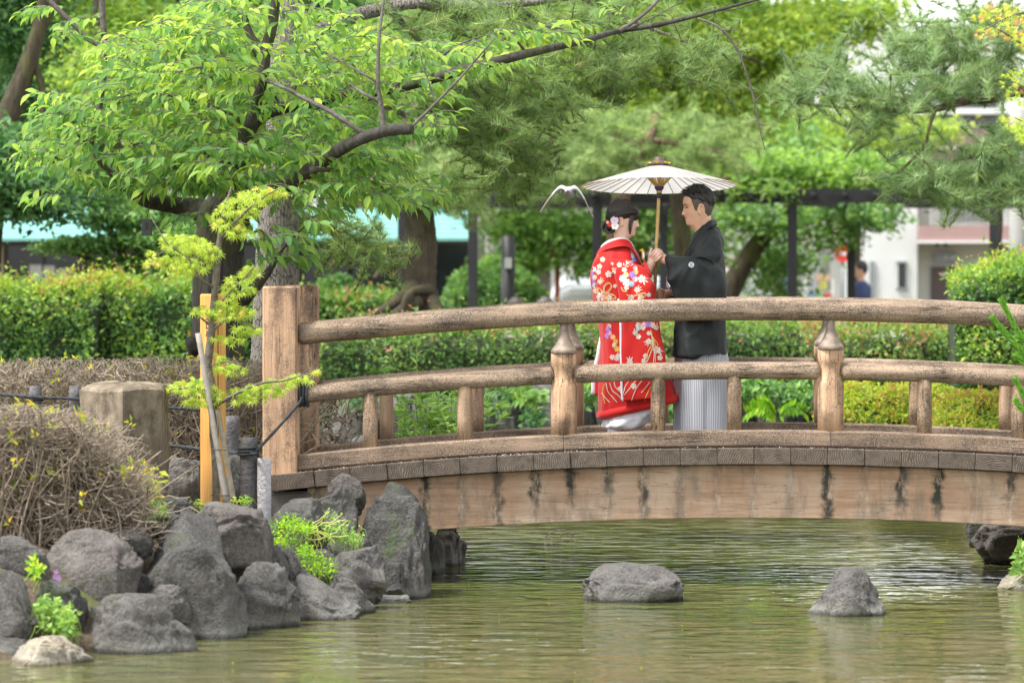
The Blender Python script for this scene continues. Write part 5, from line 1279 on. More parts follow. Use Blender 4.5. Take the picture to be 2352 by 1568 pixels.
hedge('low_hedge','low clipped hedge seen under the top rail between the couple and the right turned post',1350,1840,lambda x:750+5*math.sin(x*.03),12.6,14.2,.5,9500,'lf_hedgelow',group='low clipped hedges')
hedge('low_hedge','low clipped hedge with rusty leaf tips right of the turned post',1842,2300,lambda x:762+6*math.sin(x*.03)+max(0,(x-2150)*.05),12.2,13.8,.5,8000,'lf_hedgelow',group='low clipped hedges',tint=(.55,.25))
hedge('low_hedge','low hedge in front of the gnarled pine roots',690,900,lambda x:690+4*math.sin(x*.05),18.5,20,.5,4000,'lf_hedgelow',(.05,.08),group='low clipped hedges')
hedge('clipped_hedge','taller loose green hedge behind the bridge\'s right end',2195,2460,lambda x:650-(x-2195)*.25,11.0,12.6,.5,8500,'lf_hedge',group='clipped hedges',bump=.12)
def dome(name,label,cx_,cy_,rx,ry,Y,n,mat,L,group=None,cat_='bush',tint=(.45,.22),dep=None,core=True):
    c=P(cx_,cy_,Y); R_=np.array((M(rx,Y),dep or M(rx,Y)*.8,M(ry,Y))); d=rdir(n); d[:,2]=np.where(d[:,2]<-.35,-d[:,2],d[:,2]); d[:,1]=np.where(d[:,1]>.4,-d[:,1],d[:,1])
    nz=fbm(d*2.5+cx_*.1,3); pts=np.array(c[:])+d*R_*(1+.13*nz+RNG.normal(0,.03,n))[:,None]
    root=empty(name,(c.x,Y,c.z-R_[2]*.4),label,cat_,group); Ln=RNG.uniform(L[0],L[1],n)
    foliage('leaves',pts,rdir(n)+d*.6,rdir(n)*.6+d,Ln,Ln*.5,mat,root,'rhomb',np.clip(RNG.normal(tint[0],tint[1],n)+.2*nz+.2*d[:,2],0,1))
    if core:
        mb=MB(); mb.ell(c,R_*.92,18,12); mb.build('dark_core',MATS['hedgecore'],root,True)  # solid dark body filling the inside of the bush
    return root
dome('azalea_bush','rounded azalea bush with yellow and rusty leaf tips under the rail, beside the turned post',2000,1010,130,128,9.6,6500,'lf_azalea',(.03,.05),'azalea bushes on the far bank')
dome('azalea_bush','rusty-tipped azalea bush behind the right-hand balusters',2260,1020,150,112,8.8,6500,'lf_azalea',(.03,.05),'azalea bushes on the far bank',tint=(.55,.22))
dome('azalea_bush','yellow-green azalea bush between its two rounded neighbours',2120,1000,140,120,10.2,6500,'lf_azalea',(.03,.05),'azalea bushes on the far bank',tint=(.4,.2))
dome('topiary_bush','big dark green rounded bush behind the bridge, left of the bride',1130,715,122,108,29,5200,'lf_green',(.05,.09),'rounded bushes in the park',tint=(.35,.22))
dome('topiary_bush','small dark rounded bush beside the gnarled pine',770,690,50,50,25,1800,'lf_dark',(.05,.09),'rounded bushes in the park')

# ================================================================ wisteria pergola
MATS['black']=simple('black_painted_timber',(.017,.018,.02),.55,.3,20)
YG=26.5
perg=empty('pergola',(P(1500,846,YG).x,YG,.55),'black-posted wisteria pergola behind the couple','pergola')
def post(x,Y,w,ytop):
    a=P(x-w/2,ytop,Y); b=P(x+w/2,ytop,Y); mb=MB(); ww=b.x-a.x; mb.bbox(a.x,b.x,Y-ww/2,Y+ww/2,.4,a.z,.008); mb.build('post',MATS['black'],perg)
for x,Y,w in ((925,YG,22),(1086,YG,21),(1372,YG,22),(1820,YG,22),(2284,YG,22),(1524,YG+4,19),(1955,YG+4,19),(2420,YG+4,19)): post(x,Y,w,452 if Y<YG+1 else 470)
def bar(x0,y0,Y0,x1,y1,Y1,h,w=.09):
    a=P(x0,y0,Y0); b=P(x1,y1,Y1); mb=MB(); d=(b-a).normalized(); s=d.cross(Vector((0,0,1))).normalized()*w/2; hh=Vector((0,0,h))
    mb.loft([[a-s,a+s,a+s+hh,a-s+hh],[b-s,b+s,b+s+hh,b-s+hh]]); mb.build('beam',MATS['black'],perg)
bar(820,466,YG-.03,2460,466,YG-.03,.17); bar(820,478,YG+4.03,2460,478,YG+4.03,.14)
for x in (925,1086,1372,1820,2284): bar(x,470,YG+.08,x+142,481,YG+3.9,.09)
for k in range(22): 
    x=850+k*72; a=P(x,448,YG-.5); b=P(x+150,466,YG+4.6); mb=MB(); mb.tube([a,b],.035,6); mb.build('rafter',MATS['black'],perg)
vine=bgtree('wisteria_vine','wisteria vine with bright green leaves spilling over the pergola beam',[[(2292,846,YG+.4,7),(2294,600,YG+.3,6),(2290,460,YG+.3,6),(2200,430,YG+.5,5)],[(2290,460,YG+.3,5),(1750,430,YG+.6,4),(1600,425,YG+1,3)]],
 [(1640,400,70,45,YG+1,.8),(1740,385,90,50,YG+1,.9),(1850,395,90,50,YG+1,.9),(1960,395,90,45,YG+1,.9),(2060,400,90,45,YG+1.2,.9),(1770,436,60,14,YG-.1,.3),(2150,420,90,35,YG+1,.8),(1680,440,40,20,YG+.2,.4),(2250,430,80,30,YG+1,.8),(1560,400,60,35,YG+1.5,.6)],620,16,'lf_bright',(.08,.13),'bark_dark',.13,None,'vine')

# ================================================================ shop with turquoise roof
def bxw(root,name,x0,x1,y0,y1,Y,dep,mat,cham=0):
    a=P(x0,y1,Y); b=P(x1,y0,Y); mb=MB(); mb.box(a.x,b.x,Y,Y+dep,a.z,b.z); return mb.build(name,mat,root)
MATS['teal']=simple('turquoise_metal_roof',(.17,.42,.37),.5,.1,3)
MATS['glassd']=simple('dark_shop_glass',(.022,.03,.03),.08,.3,2,0,0)
MATS['brownf']=simple('brown_frame',(.075,.055,.045),.5)
MATS['beige']=simple('beige_render',(.42,.36,.28),.8)
MATS['paper']=simple('white_notice_paper',(.72,.73,.75),.7,.04)
MATS['greyw']=simple('grey_wall',(.30,.30,.28),.85,.12,2)
MATS['greyl']=simple('pale_grey_wall',(.50,.52,.49),.8,.08,2)
YSH=40
shop=empty('turquoise_roofed_shop',(P(500,846,YSH).x,YSH,.55),'low shop with ribbed turquoise metal roof and dark windows beyond the hedges','building')
zt=P(0,480,YSH+1.6).z; zb_=P(0,553,YSH-1.2).z
xa,xb=P(-120,500,YSH).x,P(1090,500,YSH).x
for i in range(7):
    s0,s1=i/7,(i+1)/7; y0=YSH-1.2+2.8*s0; y1=YSH-1.2+2.8*s1; z0=zb_+(zt-zb_)*s0; z1=zb_+(zt-zb_)*s1
    mb=MB(); mb.add([(xa,y0,z0),(xb,y0,z0),(xb,y0,z0+.05),(xa,y0,z0+.05),(xa,y1,z1),(xb,y1,z1),(xb,y1,z1+.03),(xa,y1,z1+.03)],[(0,1,2,3),(3,2,6,7),(1,5,6,2),(0,3,7,4),(0,4,5,1),(4,7,6,5)]); mb.build('roof_strip',MATS['teal'],shop)
bxw(shop,'wall',-120,1090,545,850,YSH+.6,3.0,MATS['brownf'])
for x0,x1 in ((12,100),(104,190),(200,300),(310,420),(430,540),(560,680),(700,800),(810,900),(910,1000),(1005,1085)): bxw(shop,'window',x0,x1,560,800,YSH+.5,.06,MATS['glassd'])
bxw(shop,'wall_pier',-60,8,548,850,YSH+.3,.4,MATS['beige']); bxw(shop,'fascia',-120,1090,553,562,YSH-.2,.3,MATS['brownf'])
for x0,x1,y0,y1 in ((68,96,608,646),(100,126,610,644),(132,163,618,654),(34,78,670,700),(85,97,672,700),(100,122,684,696)): bxw(shop,'notice',x0,x1,y0,y1,YSH+.46,.012,MATS['paper'])
o=bxw(None,'grey_shopfront',1075,1960,440,850,52,5,MATS['greyw']); tag(o,'plain grey shopfront across the street beyond the pergola','building')
gs=o
for x0,x1,y0,y1,m in ((1285,1372,612,720,'greyl'),(1110,1220,600,720,'brownf'),(1450,1600,600,720,'glassd'),(1640,1800,590,720,'beige'),(1840,1950,480,560,'beige')): bxw(gs,'shutter' if m=='greyl' else 'shop_window',x0,x1,y0,y1,51.9,.08,MATS[m])
o=bxw(None,'gate_pillar',1230,1263,548,800,33.5,.35,MATS['greyl']); tag(o,'pale grey pillar beside the red round sign','pillar')
# far houses glimpsed on the left
o=bxw(None,'grey_house',420,700,560,850,44.5,4,MATS['greyw']); tag(o,'grey house glimpsed between the hedge and the cherry trunk','building')
bxw(o,'window',455,505,640,700,44.4,.08,MATS['greyl'])
# ================================================================ pale building at the right
MATS['white']=simple('white_cladding',(.70,.72,.70),.6,.03,1.5)
MATS['cream']=simple('cream_render',(.58,.58,.53),.8,.05,2)
MATS['mauve']=simple('mauve_tiles',(.33,.215,.20),.7,.08,8)
MATS['door']=simple('brown_steel_door',(.085,.062,.062),.4,.1)
MATS['steel']=simple('grey_steel',(.25,.27,.28),.4,.1,6,.4)
YB=50
bl=empty('apartment_block',(P(2200,846,YB).x,YB,.55),'pale apartment block with mauve balconies and a brown door behind the right-hand pine','building')
bxw(bl,'side_wall',1950,2108,70,850,YB-.6,9,MATS['white'])
bxw(bl,'front_wall',2108.5,2700,70,850,YB,8,MATS['cream'])
for i in range(24): 
    x=1950+i*6.6; bxw(bl,'cladding_seam',x,x+.7,70,850,YB-.612,.012,MATS['greyl'])
bxw(bl,'door',2138,2200,612,846,YB-.06,.06,MATS['door']); bxw(bl,'door_notice',2163,2172,626,636,YB-.075,.012,MATS['paper'])
bxw(bl,'sign_panel',2146,2196,578,603,YB-.1,.08,MATS['steel'])
for x in (2170,2183,2190): bxw(bl,'sign_mark',x,x+6,588,594,YB-.115,.012,MATS['paper'])
for (yt,yb) in ((518,553),(300,336)):
    bxw(bl,'balcony',2112,2700,yt,yb,YB-1.3,1.3,MATS['mauve']); bxw(bl,'balcony_slab',2112,2700,yb,yb+5,YB-1.34,1.34,MATS['white'])
    bxw(bl,'handrail',2135,2700,yt-46,yt-42,YB-1.28,.06,MATS['white'])
    for k in range(30): bxw(bl,'baluster',2138+k*10,2140+k*10,yt-42,yt,YB-1.27,.03,MATS['white'])
    bxw(bl,'balcony_window',2160,2290,yt-110,yt-10,YB-.05,.05,MATS['glassd']); bxw(bl,'balcony_screen',2300,2340,yt-110,yt,YB-1.0,.05,MATS['greyl'])
bxw(bl,'eave',2060,2700,248,262,YB-1.5,1.5,MATS['white'])
bxw(bl,'window',2063,2080,604,660,YB-.66,.06,MATS['glassd']); bxw(bl,'window_frame',2059,2084,600,604,YB-.68,.08,MATS['steel']); bxw(bl,'window_frame',2059,2084,660,664,YB-.68,.08,MATS['steel'])
bxw(bl,'window',1998,2010,600,680,YB-.66,.06,MATS['steel'])
for x in (2148,2168): bxw(bl,'lamp',x,x+9,556,566,YB-1.1,.12,MATS['black'])
bxw(bl,'notice_board',2240,2275,595,640,YB-.05,.05,MATS['paper']); bxw(bl,'notice_board',2290,2318,595,640,YB-.05,.05,MATS['paper'])
o=bxw(None,'white_tower_block',2000,2330,60,850,75,8,MATS['white']); tag(o,'white block standing farther back against the sky','building')
# street furniture
def cyl(name,label,x,y0,Y,r,mat,cat_,zb=.5):
    a=P(x,y0,Y); mb=MB(); mb.tube([(a.x,Y,zb),(a.x,Y,a.z)],r,12); o=mb.build(name,mat,None,True); return tag(o,label,cat_)
cyl('utility_pole','grey concrete utility pole behind the pergola near the no-entry sign',1884,300,44,.16,MATS['greyw'],'pole')
cyl('utility_pole','grey utility pole in front of the pale apartment block',2340,250,46,.15,MATS['greyw'],'pole')
MATS['red']=simple('red_sign_paint',(.62,.04,.02),.4,.05); MATS['orange']=simple('orange_red_pole',(.55,.13,.07),.5,.1)
def roundsign(x,y,r,Y,label,text):
    c=P(x,y,Y); R_=M(r,Y); root=empty('road_sign',(c.x,Y,.5),label,'sign')
    mb=MB(); n=28
    for (y0,y1) in ((Y-.02,Y),):
        mb.loft([[(c.x+R_*math.cos(2*math.pi*j/n),yy,c.z+R_*math.sin(2*math.pi*j/n)) for j in range(n)] for yy in (y0,y1)])
    mb.build('disc',MATS['red'],root)
    if text:
        for k,ch in enumerate('止まれ'): glyph_text(ch,R_*.62,(c.x+(k-1)*R_*.58,Y-.024,c.z-.02),(1,0,0),root,MATS['paper'])
    else:
        mb=MB(); mb.box(c.x-R_*.75,c.x+R_*.75,Y-.03,Y-.021,c.z-R_*.17,c.z+R_*.17); mb.build('bar',MATS['paper'],root)
    mb=MB(); mb.tube([(c.x,Y+.04,.5),(c.x,Y+.04,c.z+R_*.6)],.035,10); mb.build('pole',MATS['orange'] if text else MATS['steel'],root,True)
roundsign(1280,580,18,33,'round red sign with white lettering on an orange pole behind the round bush',True)
roundsign(1936,583,19,44,'red no-entry sign with white bar seen between the pergola posts',False)
# poster rack
root=empty('poster_rack',(P(1880,846,38).x,38,.5),'white notice rack with colourful posters between the pergola posts','rack')
for x in (1847,1911): bxw(root,'upright',x,x+5,640,850,38,.05,MATS['white'])
for y in (668,700): bxw(root,'rail',1852,1911,y,y+4,38.01,.04,MATS['white'])
for k,(x0,x1,y0,y1,c) in enumerate([(1854,1872,672,694,(.15,.3,.5)),(1873,1890,672,694,(.2,.4,.2)),(1891,1909,672,694,(.5,.12,.1)),(1876,1905,630,645,(.6,.38,.25)),(1880,1900,646,664,(.5,.5,.12)),(1856,1875,650,664,(.4,.42,.5))]):
    bxw(root,'poster',x0,x1,y0,y1,37.98,.01,simple('poster_print',c,.5,.4,9))
cyl('garden_light','black bollard garden light beside the round bush',1167,542,27,.085,MATS['black'],'lamp')
a=P(1159,592,26.9); b=P(1175,616,26.9); mb=MB(); mb.box(a.x,b.x,26.88,27.0,b.z,a.z); mb.build('lamp_glass',MATS['greyl'],bpy.data.objects['garden_light'])
# blue banner
o=bxw(None,'blue_banner',1796,1806,560,700,33,.03,simple('blue_cloth',(.03,.16,.45),.7)); tag(o,'narrow blue banner among the leaves behind the man','banner')
# ================================================================ cars
MATS['carw']=simple('white_car_paint',(.78,.79,.80),.25,.02,1,0,0); MATS['cars']=simple('silver_car_paint',(.55,.58,.62),.25,.03,1,.3,0); MATS['tyre']=simple('black_tyre',(.02,.02,.02),.8)
def car(xl,Y,length,height,label,paint,prof,cabin):
    """prof: body outline (s,h) along the side; cabin: glass outline"""
    x0=P(xl,700,Y).x; z0=.52; root=empty('parked_car',(x0+length/2,Y,z0),label,'car','cars parked beyond the pergola'); w=.74
    mb=MB(); rings=[]
    for k,(yy,sc) in enumerate(((-w,.90),(-w*.94,.98),(-w*.8,1),(w*.8,1),(w*.94,.98),(w,.90))):
        rings.append([(x0+length*(.5+(s-.5)*(1 if sc==1 else .985)),Y+yy,z0+.2+(h*height-.2)*(sc if h>.6 else 1)) for s,h in prof])
    mb.loft(rings); body=mb.build('body',paint,root)
    for side in (-1,1):
        for (s0,s1,h0,h1,t0,t1) in cabin:
            yy=Y+side*(w*.985); mb=MB(); mb.add([(x0+length*s0,yy,z0+height*h0),(x0+length*s1,yy,z0+height*h0),(x0+length*t1,yy-side*.02,z0+height*h1),(x0+length*t0,yy-side*.02,z0+height*h1)],[(0,1,2,3)]); mb.build('side_window',MATS['glassd'],root)
        for s in (.18,.8):
            mb=MB(); c=(x0+length*s,Y+side*w*.93,z0+.28); n=20
            mb.loft([[(c[0]+r*math.cos(2*math.pi*j/n),c[1]+side*d,c[2]+r*math.sin(2*math.pi*j/n)) for j in range(n)] for r,d in ((.27,-.1),(.28,0),(.25,.06),(.15,.05))]); mb.build('wheel',MATS['tyre'],root)
    return root
VAN=[(0,.15),(.0,.5),(.03,.62),(.10,.95),(.14,1.0),(.8,1.0),(.86,.96),(.93,.65),(1.0,.58),(1.0,.15)]
car(1236,36,3.4,1.30,'white hatchback with a long flat roof parked beside the red sign',MATS['carw'],VAN,[(.08,.34,.62,.92,.13,.34),(.36,.6,.62,.92,.36,.6),(.62,.88,.62,.92,.62,.83)])
car(1225,39,3.6,1.44,'silver van parked behind the white hatchback',MATS['cars'],VAN,[(.08,.34,.62,.92,.13,.34),(.36,.6,.62,.92,.36,.6),(.62,.88,.62,.92,.62,.83)])
CAB=[(0,.15),(.0,.5),(.05,.58),(.5,.6),(.6,.98),(.64,1.0),(.88,1.0),(.92,.95),(1.0,.6),(1.0,.15)]
car(1385,36.5,2.62,1.55,'white car with a dark side window behind the man\'s back',MATS['carw'],CAB,[(.62,.76,.62,.92,.645,.76),(.78,.96,.62,.92,.78,.895)])
# ================================================================ people
YPL=.75
MATS['skin_m']=NT('skin_tan'); t=MATS['skin_m']; t.set(.48,0,.35); nz=t.noise(t.pos(),26,3); t.base(t.ramp(nz,[(.3,(.60,.345,.225)),(.7,(.68,.42,.29))])); t.b.inputs['Subsurface Weight'].default_value=.12; t.b.inputs['Subsurface Radius'].default_value=(.01,.004,.002); MATS['skin_m']=t.m
t=NT('skin_fair'); t.set(.45,0,.35); nz=t.noise(t.pos(),26,3); t.base(t.ramp(nz,[(.3,(.68,.42,.32)),(.7,(.76,.51,.41))])); t.b.inputs['Subsurface Weight'].default_value=.12; t.b.inputs['Subsurface Radius'].default_value=(.01,.004,.002); MATS['skin_f']=t.m
def m_hair(name,c):
    t=NT(name); t.set(.38,0,.5); a=t.noise(t.mapv(t.pos(),(90,90,22)),3,3); t.base(t.ramp(a,[(.35,tuple(x*.5 for x in c)),(.75,tuple(x*1.9 for x in c))])); t.bump(a,.8,.004); return t.m
MATS['hair_b']=m_hair('black_hair',(.016,.015,.015)); MATS['hair_br']=m_hair('dark_brown_hair',(.021,.0155,.0125)); MATS['hair_fade']=m_hair('cropped_hair',(.075,.056,.047))
def np_eval(mb_or_vf,voxel,smooth=2,lam=.5):
    """union of overlapping pieces into one continuous surface"""
    V,F=mb_or_vf
    me=bpy.data.meshes.new('tmp'); me.from_pydata([tuple(v) for v in V],[],[tuple(f) for f in F]); me.update()
    ob=bpy.data.objects.new('tmp',me); COL.objects.link(ob)
    md=ob.modifiers.new('r','REMESH'); md.mode='VOXEL'; md.voxel_size=voxel; md.adaptivity=0
    if smooth: sm=ob.modifiers.new('s','SMOOTH'); sm.factor=lam; sm.iterations=smooth
    dg=bpy.context.evaluated_depsgraph_get(); ev=ob.evaluated_get(dg); m2=bpy.data.meshes.new_from_object(ev)
    V2=np.empty(len(m2.vertices)*3); m2.vertices.foreach_get('co',V2); V2=V2.reshape(-1,3)
    N2=np.empty(len(m2.vertices)*3); m2.vertices.foreach_get('normal',N2); N2=N2.reshape(-1,3)
    F2=[tuple(p.vertices) for p in m2.polygons]
    bpy.data.objects.remove(ob); bpy.data.meshes.remove(me); bpy.data.meshes.remove(m2)
    return V2,F2,N2
# ---- head: x forward, y left, z up, chin underside at z=0
HZ =[-.06,-.03,-.005,0.004,.012,.028,.044,.0546,.062,.073,.09,.11,.135,.148,.165,.183,.2,.22,.238,.248,.252]
HF =[.040,.044,.066,.086,.095,.0965,.099,.0975,.1015,.098,.099,.1015,.106,.113,.1135,.1105,.104,.088,.06,.032,.01]
HB =[-.055,-.055,-.056,-.057,-.058,-.061,-.066,-.070,-.073,-.077,-.083,-.089,-.0945,-.096,-.0965,-.095,-.091,-.08,-.056,-.03,-.01]
HW =[.052,.053,.054,.054,.055,.059,.063,.0655,.067,.069,.0715,.073,.0745,.0755,.0755,.0745,.071,.061,.042,.022,.008]
def headpt(z,th,sm=0.0):
    f=interp(z,HZ,HF); b=interp(z,HZ,HB); w=interp(z,HZ,HW); c=.004
    u=math.cos(th); s=math.sin(th)
    x=c+(f-c)*u if u>0 else c+(c-b)*u
    y=w*math.copysign(abs(s)**.92,s)
    if u>0:
        nar=.30*np.clip((.10-z)/.1,0,1)+.10; y*=1-nar*u*u
    return x,y
def facefeat(x,y,z,smile=1):
    if x<.03: return x,y,z
    # nose
    nzp=interp(z,[.068,.0735,.079,.086,.10,.12,.138],[0,.016,.029,.028,.019,.009,0]); sg=.0095+.004*np.clip((.1-z)/.03,0,1)
    x+=nzp*math.exp(-(y/sg)**2)
    x+=.006*math.exp(-((abs(y)-.014)/.006)**2-((z-.079)/.006)**2)         # nostril wings
    x-=.010*math.exp(-((abs(y)-.032)/.015)**2-((z-.127)/.012)**2)          # eye sockets
    x+=.0035*math.exp(-((abs(y)-.032)/.009)**2-((z-.124)/.006)**2)         # lids
    x+=.004*math.exp(-((abs(y)-.03)/.02)**2-((z-.146)/.006)**2)            # brow ridge
    x+=.0045*math.exp(-((abs(y)-.04)/.016)**2-((z-.092)/.02)**2)           # cheeks
    lip=math.exp(-(y/.022)**2)
    x+=.006*lip*(math.exp(-((z-.0625)/.0038)**2)+math.exp(-((z-.046)/.0045)**2)); x-=.006*math.exp(-(y/.026)**2)*math.exp(-((z-(.0545+.25*y*y/.03))/.0028)**2)
    return x,y,z
def head_mesh(scale=(1,1,1)):
    zs=np.concatenate([np.linspace(-.06,.252,96)]); n=112; mb=MB(); rings=[]
    for z in zs:
        ring=[]
        for j in range(n):
            th=2*math.pi*j/n; th=th-.28*math.sin(th)*1.0 if True else th       # denser in front
            x,y=headpt(z,th); ring.append(facefeat(x,y,z))
        rings.append(ring)
    mb.loft(rings)
    for sd in (-1,1):                                                           # ears
        pts=[]
        for k in range(12):
            a=-1.9+k*.40; pts.append((-.008+.0155*math.cos(a)-.006*math.sin(a)*.5,sd*(.0775+.006*math.cos(a*.5)),.112+.031*math.sin(a)))
        mb.tube(pts,[.0045,.0052,.0055,.0058,.0058,.0055,.0052,.005,.005,.0048,.0046,.004],7)
        mb.ell((-.006,sd*.074,.112),(.014,.006,.026),8,6); mb.ell((.0,sd*.0765,.084),(.008,.005,.009),8,6)
    V=np.array(mb.V)*np.array(scale); return V,mb.F
def place(V,origin,face=1,pitch=0,roll=0):
    """face=+1 looks to +x, -1 looks to -x"""
    V=np.array(V,float)
    if pitch: c,s=math.cos(pitch),math.sin(pitch); V=np.stack([V[:,0]*c+V[:,2]*s,V[:,1],-V[:,0]*s+V[:,2]*c],-1)
    if face<0: V=V*np.array((-1,-1,1))
    return V+np.array(origin)
def hair_shell(zb,off,n=120,m=26,seed=0,scale=(1,1,1),strand=.0016,ztop=.252,lift=.01,zcap=None):
    """zb(th)->lower edge, off(th,s)->thickness"""
    V=[];F=[]
    for i in range(m+1):
        s=i/m
        for j in range(n):
            th=2*math.pi*j/n; z0=zb(th); z=z0+(ztop-z0)*(1-(1-s)**1.5)
            x,y=headpt(min(z,.2515),th); o=off(th,s); r=math.hypot(x,y)+1e-6
            o=o*(min(1,.25+s*5) if s<.2 else 1)
            ss=strand*math.sin(th*37+math.sin(s*5+seed)*1.2)+strand*.8*math.sin(th*83+s*4)
            k=(r+o+ss)/r
            V.append((x*k,y*k,z+(o*1.0 if s>.6 else 0)*(s-.6)/.4+lift*max(0,s-.5)*2))
    c=len(V); V.append((0,0,max(v[2] for v in V)+.001))
    for i in range(m):
        for j in range(n): k=(j+1)%n; F.append((i*n+j,i*n+k,(i+1)*n+k,(i+1)*n+j))
    for j in range(n): F.append((m*n+j,m*n+(j+1)%n,c))
    return np.array(V)*np.array(scale),F
def ring_cloth(levels,n=72,p=2.6,fold=None,YC_=YPL):
    """levels: (syL,syR,xl,xr,halfdepth,ycentre-offset) in full-size pixels"""
    rings=[]
    for (syL,syR,xl,xr,hd,dy) in levels:
        ring=[]
        a=PS(xl,syL,YC_+dy); b=PS(xr,syR,YC_+dy); cx_=(a.x+b.x)/2; hx=(b.x-a.x)/2
        for j in range(n):
            th=2*math.pi*j/n; u=math.copysign(abs(math.cos(th))**(2/p),math.cos(th)); v=math.copysign(abs(math.sin(th))**(2/p),math.sin(th))
            k=1+(fold(th,len(rings)) if fold else 0)+(.03*float(vnoise(np.array((cx_*3+u*2.2,v*2.2+dy*9,a.z*5.5)))) if hd>.03 else 0)
            x=cx_+hx*u*k; z=a.z+(b.z-a.z)*(u+1)/2
            ring.append((x,YC_+dy+hd*v*k,z))
        rings.append(ring)
    return rings
def dense(levels,k=5): return [tuple(v) for v in spline(levels,k)]
def finger(mb,pts,r=.0085):
    rr=[r*1.08,r*1.02,r*.95,r*.85]; rr=rr[:len(pts)]
    mb.tube([Vector(p) for p in spline(pts,3)],[interp(i,[0,3*(len(pts)-1)],[rr[0],rr[-1]]) for i in range(3*(len(pts)-1)+1)],8); mb.ell(pts[-1],(rr[-1]*.98,)*3,8,6)
def v3(sx,sy,Y): return tuple(PS(sx,sy,Y))

def cloth_noise(V,N,amp,sc,seed=0):
    q=V*np.array(sc)+seed; f=fbm(q,3); f2=1-np.abs(fbm(q*.7+5,2)); return V+N*((amp*f+amp*.8*(f2-.6))[:,None])
def crumple(o,amp,sc,seed=0.0,fn=None):
    me=o.data; n=len(me.vertices); V=np.empty(n*3); me.vertices.foreach_get('co',V); V=V.reshape(-1,3); N=np.empty(n*3); me.vertices.foreach_get('normal',N); N=N.reshape(-1,3)
    Wd=V+np.array(WORLD[o.name]); q=Wd*np.array(sc)+seed; r=1-np.abs(fbm(q,2)); d=amp*(1.6*(r**3-.35)+.5*fbm(q*2.1+3,2))
    if fn is not None: d=d+fn(Wd)
    me.vertices.foreach_set('co',(V+N*d[:,None]).astype(np.float32).ravel()); me.update()
# ---------------------------------------------------------------- bride
MATS['robe']=None
t=NT('vermilion_silk'); t.set(.7,0,.2); a_=t.noise(t.pos(),240,2); t.base(t.ramp(t.noise(t.pos(),5,3),[(.3,(.42,.009,.009)),(.7,(.50,.015,.012))])); t.b.inputs['Sheen Weight'].default_value=.15; t.bump(a_,.25,.0015); MATS['robe']=t.m
t=NT('padded_red_satin'); t.set(.34,0,.5); t.base((.55,.010,.010)); t.bump(t.noise(t.mapv(t.pos(),(60,60,8)),2,2),.5,.004); MATS['satin']=t.m
MATS['whitesilk']=simple('white_silk',(.68,.67,.72),.5,.03,12,0,.2)
MATS['emb_white']=simple('cream_embroidery',(.54,.49,.41),.6,.2,160,0,.5); MATS['emb_pink']=simple('pink_embroidery',(.62,.30,.34),.55,.2,120); MATS['emb_gold']=simple('gold_thread',(.60,.36,.05),.4,.2,90,.2); MATS['emb_purple']=simple('purple_embroidery',(.30,.16,.52),.55,.3,120); MATS['emb_blue']=simple('pale_blue_embroidery',(.40,.53,.62),.55,.2,100); MATS['emb_orange']=simple('orange_embroidery',(.66,.36,.17),.55,.2,100); MATS['emb_dblue']=simple('blue_embroidery',(.12,.25,.52),.55,.2,100)
hs=(.955,.93,.915)
ear=PS(1457.5,554,YPL-.01)
HV,HFc=head_mesh(hs); HV=place(HV,ear,1,.02)
mb=MB(); mb.add(HV,HFc)
neck=[PS(1449,600,YPL),PS(1451,575,YPL),PS(1455,556,YPL),PS(1456,535,YPL)]
mb.tube(neck,[.062,.048,.046,.05],16)
mb.tube([PS(1450,1012,YPL-.0),PS(1448,850,YPL),PS(1446,740,YPL),PS(1446,650,YPL),PS(1448,600,YPL)],[.08,.10,.10,.10,.08],18)
for sx,Yf in ((1440,YPL-.09),(1458,YPL+.08)):
    mb.tube([PS(sx,960,Yf),PS(sx,1015,Yf),PS(sx+4,1022,Yf)],[.045,.04,.042],10); mb.ell(PS(sx+22,1024,Yf),(.10,.042,.03),12,8)
# right arm (towards the camera)
sh=PS(1449,618,YPL-.12); el=PS(1482,688,YPL-.17); wr=PS(1522,630,YPL-.09)
mb.tube([sh,el],[.045,.042],12); mb.ell(el,(.042,.042,.042),10,8); mb.tube([el,el.lerp(wr,.5),wr],[.042,.036,.025],12)
kn=PS(1530,604,YPL-.075); mb.tube([wr,wr.lerp(kn,.4),kn],[.024,.031,.030],12)
yh=YPL-.115
for (a1,b1,a2,b2,a3,b3) in ((1523,600,1535,586,1545,584),(1528,604,1542,589,1551,588),(1533,608,1548,593,1555,594),(1537,613,1550,600,1556,601)):
    finger(mb,[v3(a1,b1,yh+.012),v3((a1+a2)/2,(b1+b2)/2,yh-.006),v3(a2,b2,yh),v3(a3,b3,yh+.032)],.0088)
finger(mb,[v3(1521,607,yh+.03),v3(1523,594,yh+.02),v3(1527,583,yh+.03)],.0095)
# left arm to the joined hands
sh2=PS(1447,612,YPL+.16); el2=PS(1490,690,YPL+.22); wr2=PS(1532,690,YPL+.16)
mb.tube([sh2,el2],[.05,.042],12); mb.tube([el2,wr2],[.042,.026],12); kn2=PS(1545,690,YPL+.10); mb.tube([wr2,kn2],[.026,.03],12)
for k in range(4): finger(mb,[v3(1543,686+k*4,YPL+.085),v3(1549,687+k*4,YPL+.075),v3(1555,691+k*3.4,YPL+.085)],.0085)
finger(mb,[v3(1540,684,YPL+.08),v3(1546,681,YPL+.07),v3(1551,684,YPL+.07)],.009)
BV,BF,BN=np_eval((mb.V,mb.F),.0042,2,.4)
bride=mk('person',BV,BF,MATS['skin_f'],None,True); tag(bride,'woman in a red flowered bridal kimono holding the parasol, hair in a bun','person','couple on the bridge')
